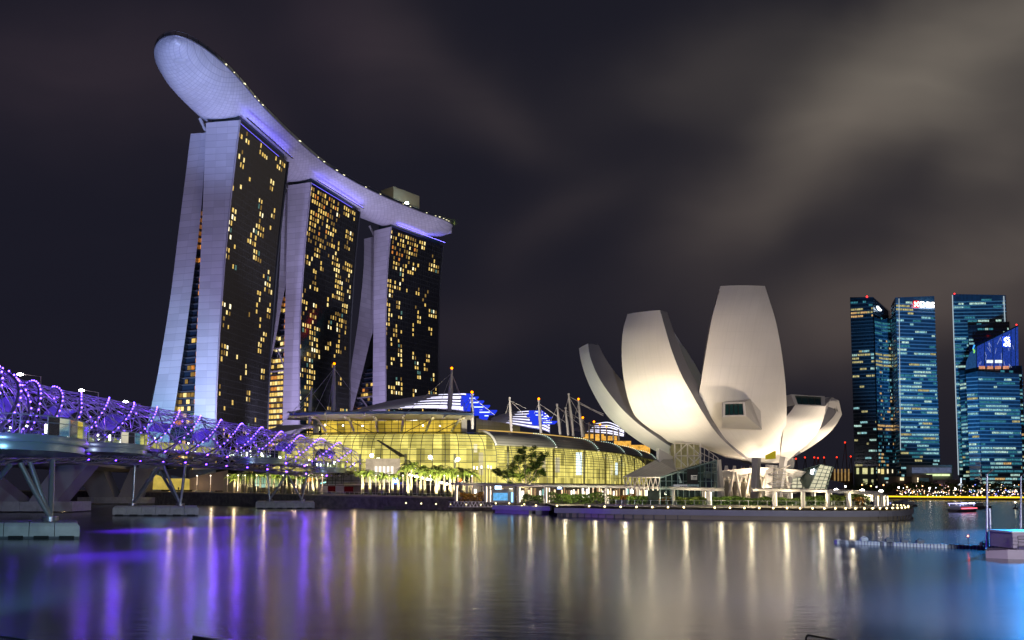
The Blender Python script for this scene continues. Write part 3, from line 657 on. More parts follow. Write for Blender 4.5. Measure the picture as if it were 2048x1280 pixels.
def entrance():
    root = thing('entrance_pavilion', 'low museum entrance pavilion with grey sloping roof and angled dark glass front', 'pavilion', (55, 236, 3))
    rf = lines_mat('standing_seam', (0.34, 0.33, 0.33), (0.20, 0.20, 0.20), 0.9, 0, 0.12, rough=0.5, var=.1)
    a, b, c, d = atY(1247, 953, 228), atY(1320, 955, 222), atY(1352, 941, 236), atY(1313, 919, 243)
    e = atY(1346, 918, 243)
    mb = MB(); mb.grid([[a, b], [a.lerp(d, .5), b.lerp(c, .5)], [d, c]], False); mb.add([d, c, e], [(0, 1, 2)]); mb.build('roof', rf, root)
    lw = mat('diagrid_white'); mb = MB()
    n = 8
    for k in range(n):
        p = a.lerp(b, k / n); q = a.lerp(b, (k + 1) / n); lo = Vector((0, 0, -3.4)); mb.tube([p, p.lerp(q, .6) + lo], .13, 4); mb.tube([q, p.lerp(q, .4) + lo], .13, 4)
    mb.tube([a, b], .18, 4); mb.build('truss', lw, root)
    g = MB(); z = 3.0
    A = atY(1320, 955, 222); B = atY(1433, 921, 232); A0 = A.copy(); A0.z = z; B0 = B.copy(); B0.z = z
    g.add([A, B, B0, A0], [(0, 3, 2, 1)]); g.build('glass_front', glass('dark_glass', (0.45, 0.6, 0.6), 0.10), root)
    p = MB(); iv = Vector((-2.2, 6, 0))
    p.add([A0 + iv, B0 + iv, B + iv - Vector((0, 0, .4)), A + iv - Vector((0, 0, .4))], [(0, 1, 2, 3)]); p.build('lobby_wall', glow('lobby_wall', (0.30, 0.34, 0.26), 0.10, True, .6, .25), root)
    fr = MB()
    for k in range(0, 11):
        t = k / 10; fr.tube([A.lerp(B, t), A0.lerp(B0, t)], .12, 4)
    for zz in (5.0, 7.2, 9.4, 11.6):
        t0 = max(0, (zz - A.z) / (B.z - A.z)); 
        if t0 < 1: pA = A0.lerp(B0, t0); fr.tube([(pA.x, pA.y, zz), (B0.x, B0.y, zz)], .09, 4)
    fr.tube([A, B], .22, 4); fr.build('glazing_frame', mat('green_steel', (0.16, 0.24, 0.23), .4), root)
    # banners behind the glass
    for k, (u0, u1, v0, v1) in enumerate(((1349, 1371, 948, 968), (1374, 1396, 938, 968))):
        q = [atY(u0, v1, 226), atY(u1, v1, 228), atY(u1, v0, 228), atY(u0, v0, 226)]; mb = MB(); mb.quad(*q); o = mb.build('poster', mat('poster_black', (0.02, 0.02, 0.025), .5), root)
        mb = MB(); c = (q[0] + q[2]) / 2 + Vector((0, -.25, 0)); w = (q[1] - q[0]).length
        if k == 0:
            mb.tube([c + Vector((-.4, 0, 1.0)), c + Vector((-.2, 0, .4)), c + Vector((0.0, 0, -.2)), c + Vector((.1, 0, -1.1))], [.16, .22, .16, .5], 6); mb.ball(c + Vector((-.35, 0, 1.35)), .2); mb.tube([c + Vector((-.3, 0, .8)), c + Vector((-.75, 0, .3)), c + Vector((-.3, 0, .0))], .07, 4)
        else:
            for i in range(7): mb.tube([c + Vector((-1.1 + i * .35, 0, .1 + .3 * math.sin(i))), c + Vector((-1.0 + i * .33, 0, -.9))], .07, 4)
            mb.tube([c + Vector((-1.2, 0, .15)), c + Vector((1.2, 0, .25))], .09, 4)
        mb.build('poster_figure', glow('poster_figure', (0.8, 0.75, 0.65), .5, False), o)
    mb = MB(); mb.quad(atY(1347, 975.5, 224), atY(1398, 975.5, 229), atY(1398, 969, 229), atY(1347, 969, 224)); o = mb.build('sign_band', glow('sign_band', (.6, .6, .62), .45, False), root)
    for k in range(10):
        if k in (4,): continue
        mb = MB(); uu = 1361 + k * 3.6; c = atY(uu, 973, 225.2 + k * .33); mb.box((c.x, c.y - .15, c.z), (.3, .05, .34)); mb.build('sign_mark', m_trim, o)
entrance()
# floodlights and added fill lights, the museum ones last
light('grandstand_floodlight', 'SPOT', (42, 18, 14), 3.2e5, (0.90, 0.88, 1.0), (-5, 300, 12), 3, 80, .5)
light('skyline_fill', 'SPOT', (330, 600, 4), 3.2e6, (0.10, 0.48, 0.95), (480, 860, 170), 5, 52)  # added blue fill in place of the city glow on the towers
light('pontoon_floodlight', 'SPOT', (-22, 30, 8), 1.5e5, (.40, .78, 1.0), (-68, 124, 5), .4, 44)
light('bay_blue_fill', 'SPOT', (118, 178, 42), 1.2e6, (0.02, 0.34, 1.0), (76, 118, 0), 3, 52, 1.0)  # unseen blue lamp out of frame, added to colour the water
light('bay_blue_fill', 'SPOT', (60, 72, 22), 2.6e5, (0.0, 0.24, 1.0), (42, 54, 0), 3, 60, 1.0)  # second unseen blue lamp, added for the nearer water
light('mall_roof_fill', 'SPOT', (-4, 306, 9), 2.2e5, (1.0, 0.92, 0.74), (20, 385, 30), 2, 90)  # unseen warm fill added to lift the dark mall roof shell
light('shell_floodlight', 'SPOT', (-42, 366, 36), 3e4, (.9, .88, 1.0), (-50, 400, 43), 1, 140)
light('shell_floodlight', 'SPOT', (6, 415, 34), 2e4, (.9, .88, 1.0), (8, 445, 42), 1, 140)
#@MLIGHTS
light('museum_floodlight', 'SPOT', (34, 208, 4.5), 7e4, (1.0, 0.86, 0.66), (43, 236, 29), 1.2, 46, 1.0)
light('museum_floodlight', 'SPOT', (10, 190, 5.0), 8e4, (1.0, 0.80, 0.52), (44, 240, 38), 2, 40, 0.8)
light('museum_floodlight', 'SPOT', (92, 219, 4.5), 1.0e5, (1.0, 0.84, 0.62), (89, 243, 16), 1, 75, 0.9)
light('museum_floodlight', 'SPOT', (112, 228, 4.5), 9e4, (1.0, 0.84, 0.62), (95, 246, 17), 1, 75, 0.9)
light('museum_floodlight', 'SPOT', (66, 170, 5.0), 6e4, (1.0, 0.80, 0.58), (67, 234, 42), 2.5, 50, 0.9)
light('museum_floodlight', 'SPOT', (-4, 226, 5), 4.5e4, (0.85, 0.95, 0.62), (28, 252, 30), 2, 75, 0.9)
light('museum_underlight', 'SPOT', (72, 248, 4.4), 1.8e4, (1.0, 0.80, 0.56), (72, 252, 12), 2, 150, 0.9)

# ------------------------------------------------------------------ ground behind the quay
QW = [(-200, 1000, 540), (122, 1001, 470), (440, 1006.7, 385), (600, 1012, 338), (760, 1015, 320), (880, 1018, 303), (985, 1019, 292), (1090, 1024, 262)]   # quay line: u, v(unused), Y
quay = [Vector((XY(u, Y), Y, 0)) for (u, v, Y) in QW]
mus_edge_px = [(1090, 262), (1108, 226), (1160, 222), (1220, 214), (1300, 209), (1400, 204), (1500, 199), (1600, 195.5), (1700, 194), (1770, 196), (1806, 203), (1821, 216), (1822, 232), (1800, 262), (1772, 330), (1700, 420), (1640, 700)]
medge = [Vector((XY(u, Y), Y, 0)) for (u, Y) in mus_edge_px]
def ground():
    P = quay + medge[1:] + [Vector((900, 1300, 0)), Vector((-1500, 1300, 0)), Vector((-1500, 700, 0))]
    mb = MB(); n = len(P)
    mb.add([(p.x, p.y, 2.9) for p in P], [tuple(range(n))])
    o = mb.build('ground', mat('paving', (0.30, 0.27, 0.23), 0.7, var=.15, vscale=.2), origin=(0, 300, 2.9)); tag(o, kind='structure')
    # raised stone quay wall on the left, promenade on top
    mb = MB(); top = [6.6, 6.6, 6.0, 5.4, 4.9, 4.6, 4.2, 3.6]
    rows = [[(p.x, p.y - .3, -1), (p.x, p.y, z)] for p, z in zip(quay, top)]
    mb.grid(rows, False); mb.build
    stone = mat('quay_stone', (0.30, 0.26, 0.24), 0.8); t = stone.node_tree; b = t.nodes['Principled BSDF']
    br = N(t, 'ShaderNodeTexBrick'); br.inputs['Scale'].default_value = 0.9; br.inputs['Color1'].default_value = (.42, .36, .32, 1); br.inputs['Color2'].default_value = (.28, .24, .21, 1); br.inputs['Mortar'].default_value = (.07, .06, .06, 1)
    br.inputs['Mortar Size'].default_value = 0.03
    uv = N(t, 'ShaderNodeUVMap'); mp = N(t, 'ShaderNodeMapping'); mp.inputs['Rotation'].default_value = (0, 0, rad(90)); L(t, uv.outputs[0], mp.inputs[0]); L(t, mp.outputs[0], br.inputs[0])
    nn = N(t, 'ShaderNodeTexNoise', i_Scale=.5, i_Detail=5.0); L(t, uv.outputs[0], nn.inputs[0])
    L(t, MIXC(t, M_(t, 'MULTIPLY_ADD', nn.outputs[0], 2.2, -.7, clamp=True), (0.10, 0.09, 0.085), br.outputs[0]), b.inputs['Base Color'])
    o = mb.build('quay_wall', stone); tag(o, 'dark weathered stone quay wall along the water left of the museum deck', 'quay wall')
    pm = MB(); back = [p + Vector((6, 34, 0)) for p in quay]
    pm.grid([[(p.x, p.y - .5, z + .02), (q.x, q.y, z + .02)] for p, q, z in zip(quay, back, top)], False)
    pm.grid([[(p.x, p.y - .52, z - .55), (p.x, p.y - .5, z + .02)] for p, z in zip(quay, top)], False)
    o = pm.build('promenade', mat('promenade_paving', (0.42, 0.34, 0.25), .6, var=.12)); tag(o, kind='structure')
    return top
qtop = ground()
def on_quay(u, back=0.0):
    """point on the promenade near pixel column u, 'back' metres behind the edge"""
    us = [q[0] for q in QW]; Y = float(np.interp(u, us, [q[2] for q in QW])) + back
    return Vector((XY(u, Y), Y, float(np.interp(u, us, qtop))))
# museum boardwalk
def deck():
    E = medge[1:14]; S = spline([tuple(p) for p in E], 4); fas = mat('concrete_fascia', (0.36, 0.36, 0.40), .6, var=.15)
    root = thing('boardwalk', 'low curved concrete boardwalk with lit edge in front of the lotus museum', 'boardwalk', (100, 196, 0))
    mb = MB(); mb.grid([[(p[0], p[1], 1.0), (p[0], p[1], 2.35)] for p in S], False); mb.build('fascia', fas, root)
    inner = [Vector(p) for p in S]; cx = Vector((96, 262, 0))
    back = [p + (cx - p).normalized() * 9 for p in inner]
    mb = MB(); mb.grid([[(p[0], p[1], 2.35), (q.x, q.y, 2.35)] for p, q in zip(S, back)], False); mb.build('deck_slab', mat('deck_boards', (0.38, 0.33, 0.24), .6, var=.15), root)
    mb = MB(); mb.grid([[(q.x, q.y, 2.35), (q.x, q.y, 3.3)] for q in back], False); mb.grid([[(p.x * .99 + cx.x * .01, p.y + .8, -1), (p.x * .99 + cx.x * .01, p.y + .8, 1.0)] for p in inner], False)
    mb.build('step_wall', mat('step_wall', (0.34, 0.30, 0.22), .6, var=.1), root)
    mb = MB()
    pts = []
    for i in range(0, len(S), 2): pts.append(Vector(S[i]))
    for i in range(0, len(S)):
        p = Vector(S[i]); q = p + (cx - p).normalized() * 1.6; b = MB(); b.box((q.x, q.y, 0.2), (0.9, 0.9, 1.7)); b.build('pile', mat('pile_dark', (0.10, 0.10, 0.12), .7), root)
    return [Vector(p) for p in S], back
dS, dB = deck()
def along(S, step, s0=0.0):
    out = []; seg = 0; nxt = s0
    for a, b in zip(S[:-1], S[1:]):
        l = (b - a).length
        while nxt <= seg + l: out.append((a.lerp(b, (nxt - seg) / l), (b - a).normalized())); nxt += step
        seg += l
    return out
def rail(root_name, label, pts, h=1.1, step=2.0, m=None, group=None):
    root = thing(root_name, label, 'railing', pts[0], group); st = m or mat('rail_steel', (0.45, 0.45, 0.45), .35, .6)
    mb = MB(); mb.tube([p + Vector((0, 0, h)) for p in pts], .05, 4); mb.build('top_rail', st, root)
    g = MB(); g.grid([[p + Vector((0, 0, .15)), p + Vector((0, 0, h - .08))] for p in pts], False); g.build('glass_panel', glass('rail_glass2', (.7, .78, .75), .06), root)
    for p, d in along(pts, step)[:100]:
        b = MB(); b.box((p.x, p.y, p.z + h / 2 + .03), (.09, .09, h + .06)); b.build('post', st, root)
    return root
rail('railing', 'steel and glass railing along the raised terrace before the museum hedges', [q + Vector((0, 0, 3.32)) for q in dB[4:]], 1.1, 2.2)
rail('railing', 'steel and glass railing along the quay edge before the royal palms', [on_quay(u, 1.0) for u in range(620, 1080, 15)], 1.1, 2.2)
# edge lamps
lampm = glow('edge_lamp_bulb', (1.0, 0.80, 0.36), 5.5); postm = mat('lamp_post_dark', (0.06, 0.06, 0.06), .5)
px_l = [(u, None) for u in (985, 992, 1018, 1024, 1045, 1048, 1072)]
edge = along(dS, 3.05, 1.5)
us = [(p.x / p.y * F + PU) for p, d in edge]
spots = []
for tgt in [1114, 1178, 1209, 1241, 1272.5, 1304, 1335.5, 1367, 1428.5, 1459, 1488, 1517.5, 1545.5, 1573, 1599, 1624, 1647.5, 1669.5, 1690, 1709.5, 1727.5, 1744, 1758.5, 1772, 1783.5, 1793.5, 1802, 1809, 1815]:
    Yt = float(np.interp(tgt, [m[0] for m in mus_edge_px[1:12]], [m[1] for m in mus_edge_px[1:12]])); spots.append(Vector((XY(tgt, Yt), Yt + .4, 2.36)))
far = [p for p, d in along([Vector(p) for p in dB], 4.5, 0) if p.y / 1 > 200 and (p.x / p.y * F + PU) > 1772]
proto = None; seq = 0
def edge_lamp(loc, label, group):
    global proto
    if proto is None:
        proto = thing('edge_lamp', label, 'lamp', loc, group)
        b = MB(); b.tube([Vector(loc), Vector(loc) + Vector((0, 0, .35))], .07, 5); b.build('post', postm, proto)
        b = MB(); b.ball(Vector(loc) + Vector((0, 0, .52)), .24); b.build('bulb', lampm, proto)
        return proto
    return copy_tree(proto, loc, 0, label)
for i, p in enumerate(spots): edge_lamp(p, 'small glowing lamp on the boardwalk edge, %s from the left of the edge row' % ORD[i], 'lamps along the boardwalk edge')
for i, (u, v, Y) in enumerate([(1777, 1016, 240), (1787, 1017, 236), (1795, 1018.5, 233), (1802, 1019.5, 230), (1808, 1020.5, 227), (1817, 1021.5, 222)]):
    p = atY(u, v, Y); p.z = max(p.z, 2.36); edge_lamp(p, 'small glowing lamp at the rounded deck tip, %s from the left of the rear row' % ORD[i], 'lamps along the boardwalk edge')
# ------------------------------------------------------------------ jetty, ramp and low pontoon at the quay
def jetty():
    root = thing('jetty', 'floating jetty with pale fascia moored at the quay below the palms', 'jetty', (-38, 300, 0))
    wm = mat('jetty_pale', (0.45, 0.47, 0.52), .5, var=.1); dk = mat('pile_dark')
    a = atZ(790, 1013, .9); b = atZ(1010, 1013.5, .9)
    mb = MB(); mb.prism([(a.x, a.y), (a.x + 34, a.y), (a.x + 34, a.y + 4), (a.x, a.y + 4)], 1.3, 2.1); mb.build('pontoon_deck', wm, root)
    mb = MB(); mb.prism([(a.x - 4, a.y - 1), (a.x + 58, a.y - 1), (a.x + 58, a.y + 4.5), (a.x - 4, a.y + 4.5)], -.3, .9); mb.build('pontoon_hull', dk, root)
    for k in range(5):
        mb = MB(); mb.tube([(a.x + 1 + k * .7, a.y, 2.1), (a.x + .5 + k * .7, a.y, 3.2), (a.x + 1.4 + k * .7, a.y + .4, 3.4)], .08, 4); mb.build('ladder_hoop', mat('rail_steel'), root)
    r2 = thing('gangway', 'grey lattice truss gangway sloping between jetty and boardwalk', 'gangway', (-15, 292, 2)); g = MB()
    A, B = atY(897, 1014, 288), atY(983, 1014, 284); T = Vector((0, 0, 1.7))
    for dy in (0, 1.8):
        o = Vector((0, dy, 0)); g.tube([A + o, B + o], .12, 4); g.tube([A + T + o, B + T + o], .12, 4)
        for k in range(12):
            p, q = A.lerp(B, k / 12) + o, A.lerp(B, (k + 1) / 12) + o; g.tube([p, p.lerp(q, .5) + T], .08, 4); g.tube([p.lerp(q, .5) + T, q], .08, 4)
    g.build('truss', mat('lilac_steel', (.4, .38, .5), .4), r2); g = MB(); g.add([A + Vector((0, 0, .1)), B + Vector((0, 0, .1)), B + Vector((0, 1.8, .1)), A + Vector((0, 1.8, .1))], [(0, 1, 2, 3)]); g.build('walkway', dk, r2)
    r3 = thing('landing_stage', 'pale landing stage with stepped hull at the left end of the boardwalk', 'landing stage', (4, 255, 0))
    P = [atZ(u, v, 2.0) for u, v in ((984, 1018.5), (1096, 1018))]
    a, b = Vector((XY(984, 262), 262, 0)), Vector((XY(1100, 244), 244, 0))
    g = MB(); g.prism([(a.x, a.y), (b.x, b.y), (b.x + 1, b.y + 9), (a.x, a.y + 10)], 1.1, 2.3); g.build('stage_deck', wm, r3)
    g = MB(); g.prism([(b.x - 4, b.y + .8), (b.x - .4, b.y + .3), (b.x, b.y + 8), (b.x - 4, b.y + 8)], -.6, 1.1); g.prism([(a.x + 1, a.y + .8), (b.x - 6, b.y + 1.6), (b.x - 5, b.y + 6), (a.x + 1, a.y + 7)], -.4, 1.1); g.build('float', mat('concrete_fascia'), r3)
    k = 0
    for (u, v, Y) in ((812, 1009, 300), (842.5, 1010, 299), (872, 1011, 298), (902, 1011.5, 297), (932, 1012, 296), (962, 1012.5, 294), (985, 1016, 263), (991.5, 1010, 268), (1013, 1016, 260), (1018.5, 1010, 266), (1043.5, 1015.5, 256), (1048.5, 1012, 262), (1072, 1014.5, 250)):
        p = atY(u, v, Y); edge_lamp(p, 'small glowing lamp by the jetty and landing stage, %s from the left' % ORD[k], 'lamps along the boardwalk edge'); k += 1
jetty()

# ------------------------------------------------------------------ pergola along the terrace
def pergola():
    wm = mat('pergola_beige', (0.45, 0.42, 0.38), .55, var=.05); lit = glow('column_uplight', (1.0, 0.84, 0.62), 3.2)
    root = thing('pergola', 'long slatted pergola on round lit columns along the museum terrace', 'pergola', (40, 240, 3))
    def seg(pts, slat=2.0):
        mb = MB()
        V = [atY(u, v, Y) for u, v, Y in pts]
        for a, b in zip(V[:-1], V[1:]):
            d = (b - a); d.z = 0; d.normalize(); n = Vector((-d.y, d.x, 0))
            mb.add([a, b, b + n * 4, a + n * 4, a + Vector((0, 0, .55)), b + Vector((0, 0, .55)), b + n * 4 + Vector((0, 0, .55)), a + n * 4 + Vector((0, 0, .55))],
                   [(0, 3, 2, 1), (4, 5, 6, 7), (0, 1, 5, 4), (2, 3, 7, 6), (1, 2, 6, 5), (3, 0, 4, 7)])
        mb.build('roof_beam', wm, root)
        sb = MB()
        for p, d in along(V, slat * .5): n = Vector((-d.y, d.x, 0)).normalized(); sb.tube([p + Vector((0, 0, .68)) - n * .9, p + Vector((0, 0, .68)) + n * 4.9], .11, 4)
        tag(sb.build('roof_slats', wm, root), kind='stuff') 
    seg([(902, 969.5, 292), (1040, 973, 262), (1200, 975.5, 240), (1320, 978.5, 226), (1431, 982, 214)])
    seg([(1505, 982, 207), (1600, 983.5, 201), (1700, 986.5, 199), (1766, 990, 203)])
    cols = [(912, 1003, 290, 1), (971, 1003, 274, 1), (978.5, 1003, 276, 1), (1029, 1000, 268, 0), (1037, 1002, 264, 1), (1090, 1005, 255, 1), (1095.5, 1004, 257, 1), (1212, 1010, 238, 1), (1275, 1012, 232, 0), (1341.5, 990, 232, 1),
            (1346, 1013, 224, 0), (1406, 999, 222, 1), (1417, 1014.5, 216, 1), (1525, 997, 218, 0), (1547, 1017, 205, 1), (1578, 1010, 210, 1), (1604, 1017.5, 201, 0), (1624, 997, 214, 1), (1653.5, 1018.5, 199.5, 0), (1657, 992, 215, 1), (1694, 1018.5, 199.5, 1), (1713, 998, 216, 1),
            (1725, 996, 222, 0), (1733, 998, 226, 1), (1738, 1000, 224, 1), (1749, 1018, 201, 1), (1761, 1018, 203, 1), (1768.5, 1015, 208, 1)]
    for i, (u, v, Y, l) in enumerate(cols):
        if u < 1450: zt = float(np.interp(u, [902, 1040, 1200, 1320, 1431], [atY(902, 969.5, 292).z, atY(1040, 973, 262).z, atY(1200, 975.5, 240).z, atY(1320, 978.5, 226).z, atY(1431, 982, 214).z]))
        else: zt = float(np.interp(u, [1505, 1600, 1700, 1766], [atY(1505, 982, 207).z, atY(1600, 983.5, 201).z, atY(1700, 986.5, 199).z, atY(1766, 990, 203).z]))
        p = Vector((XY(u, Y), Y, 3.0)); b = MB(); b.tube([p, (p.x, p.y, zt)], .48, 10); o = b.build('column', wm, root)
        if l: b = MB(); b.tube([p + Vector((.45, -.28, .3)), (p.x + .45, p.y - .28, zt - .3)], .13, 5); b.build('column_light', lit, o)
pergola()

# ------------------------------------------------------------------ plants
leafA = mat('leaf_green', (0.085, 0.15, 0.02), .6); leafB = mat('leaf_olive', (0.13, 0.18, 0.025), .6); leafC = mat('leaf_orange', (0.35, 0.16, 0.02), .6); bark = mat('bark', (0.22, 0.19, 0.15), .8, var=.2, vscale=2)
for m in (leafA, leafB, leafC):
    t = m.node_tree; b = t.nodes['Principled BSDF']; g = N(t, 'ShaderNodeTexCoord'); n = N(t, 'ShaderNodeTexNoise', i_Scale=.9, i_Detail=3.0); L(t, g.outputs['Object'], n.inputs[0])
    c = b.inputs['Base Color'].default_value[:3]; mm = N(t, 'ShaderNodeVectorMath', operation='SCALE'); mm.inputs[0].default_value = c; L(t, M_(t, 'MULTIPLY_ADD', n.outputs[0], 2.2, -.1), mm.inputs['Scale']); L(t, mm.outputs[0], b.inputs['Base Color'])
def leaves(mb, n, f, s, rng=R):
    for _ in range(n):
        c = f(); a = Vector((rng.gauss(0, 1), rng.gauss(0, 1), rng.gauss(0, 1))).normalized() * s * rng.uniform(.6, 1.3); b = a.orthogonal().normalized() * s * .5
        mb.add([c - a, c + b, c + a, c - b], [(0, 1, 2, 3)])
def palm_mesh(root, h, rng):
    o = Vector(root.location); tr = MB(); n = 9; pts = []; rr = []
    lean = Vector((rng.uniform(-.3, .3), rng.uniform(-.3, .3), 0))
    for i in range(n): k = i / (n - 1); pts.append(o + Vector((0, 0, h * k)) + lean * k * k); rr.append(.50 * (1 - k) ** .7 * .75 + .20 + (.12 if i == 0 else 0))
    tr.tube(pts, rr, 7); tr.build('trunk', bark, root)
    cs = MB(); cs.tube([pts[-1], pts[-1] + Vector((0, 0, 1.6))], [.24, .10], 6); cs.build('crownshaft', leafA, root)
    cr = MB(); top = pts[-1] + Vector((0, 0, 1.3))
    for k in range(17):
        az = k * 2.4 + rng.uniform(-.2, .2); el = rng.uniform(.15, 1.25); ln = rng.uniform(3.9, 5.2); P = []; dirv = Vector((math.cos(az), math.sin(az), 0))
        for i in range(9):
            t = i / 8; P.append(top + dirv * ln * t * math.cos(el * .8) * (1 - .12 * t) + Vector((0, 0, ln * (math.sin(el) * t - (.55 + .5 * (1.2 - el) * .6) * t * t * 1.05))))
        side = Vector((-dirv.y, dirv.x, 0))
        for i in range(1, 9):
            w = .95 * math.sin(math.pi * (i / 8) ** .7 * .95) + .15
            for s in (-1, 1):
                for q in (0, .5):
                    p = P[i - 1].lerp(P[i], q); e = p + side * s * w + (P[i] - P[i - 1]) * .8 + Vector((0, 0, -.35 * w - rng.uniform(0, .3))); cr.add([p, p.lerp(e, .5) + Vector((0, 0, .14)) + (P[i] - P[i - 1]) * .25, e, p + (P[i] - P[i - 1]) * .45], [(0, 1, 2, 3)])
        cr.tube(P, .05, 3, caps=False)
    cr.build('crown', leafB, root)
prngs = random.Random(5); palms = []
row1 = [(726, 950), (741, 948), (760, 955), (768, 952), (785, 953), (797, 955), (816, 940), (822, 935), (841, 942), (850, 946), (872, 945), (877, 942), (889, 948), (900, 945), (909, 950), (928, 946), (939, 950)]
row2 = [(470, 959), (482, 962), (497, 960), (505, 955), (521, 955), (535, 953), (548, 960), (560, 958), (575, 956), (585, 958), (600, 957), (612, 956), (627, 957), (635, 956)]
def plant_palms(row, base_lab, grp, hb):
    protos = []
    for i, (u, v) in enumerate(row):
        p = on_quay(u, 4 + (i % 3) * 3.5 + (3 if u < 700 else 0)); h = (979 - v) / F * p.y + H - p.z - 1.0; h = max(h, 5) if u > 700 else h + 1.2
        lab = base_lab % ORD[i]
        if i < 3:
            r = thing('royal_palm', lab, 'palm tree', p, grp); palm_mesh(r, 8.0, prngs); r.scale = (1.35, 1.35, h / 8.0); protos.append(r)
        else:
            r = copy_tree(protos[i % 3], p, prngs.uniform(0, 6.28), lab); s = h / 8.0; r.scale = (1.35, 1.35, s)
        palms.append(p)
plant_palms(row1, 'royal palm before the glass mall, %s from the left in its row', 'royal palms in front of the mall', 9)
plant_palms(row2, 'royal palm below the helix bridge, %s from the left in its row', 'royal palms behind the helix bridge', 7)
pole_lit = glow('pole_light', (1.0, 0.74, 0.52), 1.5, False); pole_top = glow('pole_top_light', (1.0, 0.84, 0.62), 8, False)
pp = None
for i, u in enumerate([395, 422, 456, 477, 491, 514, 541, 567, 593, 618, 645, 724, 752, 779, 806, 834, 861, 889, 916, 944]):
    p = on_quay(u, 3.0 if u > 600 else 5.0); lab = 'slim lit promenade pole lamp, %s from the left of the quay row' % ORD[i]
    if pp is None:
        pp = thing('pole_lamp', lab, 'street lamp', p, 'slim pole lamps along the quay'); h = 7.4
        b = MB(); b.tube([p, p + Vector((0, 0, h))], .15, 6); b.build('pole', mat('pole_paint', (0.5, 0.42, 0.38), .4), pp)
        b = MB(); b.tube([p + Vector((.1, -.12, h * .45)), p + Vector((.1, -.12, h))], .10, 5); b.build('light_strip', pole_lit, pp)
        b = MB(); b.tube([p + Vector((0, 0, h)), p + Vector((0, 0, h + .35))], .2, 6); b.build('lamp_head', pole_top, pp)
    else: copy_tree(pp, p, 0, lab)
for i, p in enumerate(palms):
    light('palm_uplight', 'SPOT', (p.x + .4, p.y - 5.0, p.z + .4), 24000 if i < len(row1) else 13000, (1.0, 0.90, 0.50), (p.x, p.y, p.z + 9), .3, 80, .8)
for (u, v, Y) in ((1030, 975, 274), (1066, 975, 272), (1050, 980, 269)):
    p = atY(u, v, Y); light('tree_uplight', 'SPOT', (p.x, p.y, 3.6), 8000, (1.0, 0.90, 0.50), (p.x, 278, 14), .3, 110, .8)
for u in (130, 200, 300, 345, 385, 425, 470, 530, 590, 650, 710):
    p = on_quay(u, 2.5); light('quay_fill', 'POINT', (p.x, p.y, p.z + 3.4), 700, (1.0, 0.72, 0.40), size=.3)  # unseen warm points added so the quay wall shows
# broad tree
def big_tree():
    p = Vector((XY(1052, 278), 278, 3)); root = thing('shade_tree', 'broad leafy shade tree in front of the curved glass mall', 'tree', p); rng = random.Random(3)
    br = MB(); tips = []
    br.tube([p, p + Vector((.3, 0, 3)), p + Vector((.2, 0, 5))], [.45, .33, .28], 7)
    blobs = []
    for (u, v, r, n) in ((1052, 912, 2.6, 5), (1066, 922, 2.9, 5), (1036, 925, 2.4, 4), (1030, 938, 2.6, 4), (1058, 938, 3.2, 6), (1078, 930, 2.2, 4), (1006, 946, 2.0, 3), (995, 950, 1.6, 2), (1018, 950, 2.1, 3), (1042, 952, 2.6, 4), (1070, 946, 2.4, 4), (1046, 903, 1.4, 2), (1083, 915, 1.5, 2), (1086, 944, 1.4, 2)):
        c = atY(u, v, 278 + rng.uniform(-3, 3)); blobs.append((c, r)); br.tube([p + Vector((.2, 0, 4.5)), p.lerp(c, .5) + Vector((0, 0, 1.2)), c], [.2, .13, .05], 5)
    br.build('trunk', bark, root)
    for k, (c, r) in enumerate(blobs):
        mb = MB()
        for sub in range(9):
            cc = c + Vector((rng.gauss(0, .5), rng.gauss(0, .6), rng.gauss(0, .45))) * r; rs = r * rng.uniform(.22, .42)
            leaves(mb, 100, lambda: cc + Vector((rng.gauss(0, .6), rng.gauss(0, .6), rng.gauss(0, .4))) * rs, .26, rng)
        mb.build('crown_cluster', leafA if k % 3 else leafB, root)
big_tree()
def hedge(label, u0, u1, vt, vb, Y0, Y1, m, dens=1.0, cat='hedge'):
    rng = random.Random(int(u0)); mb = MB(); n = int((u1 - u0) * 16 * dens)
    a = Vector((XY(u0, Y0), Y0, 0)); b = Vector((XY(u1, Y1), Y1, 0)); L_ = (b - a).length
    bumps = [rng.uniform(.75, 1.1) for _ in range(int(L_ / 1.8) + 3)]
    def f():
        t = rng.random(); bi = t * L_ / 1.8; k = bumps[int(bi)] * (1 - (bi % 1)) + bumps[int(bi) + 1] * (bi % 1); p = a.lerp(b, t); Y = p.y
        zt = H + (979 - vt) / F * Y; zb = 2.9; z = zb + (zt - zb) * k * math.sqrt(rng.random()); return Vector((p.x, p.y + rng.uniform(-.2, 2.6) , z))
    leaves(mb, n, f, .3, rng)
    core = MB(); tag(mb.build('hedge', m), label, cat)
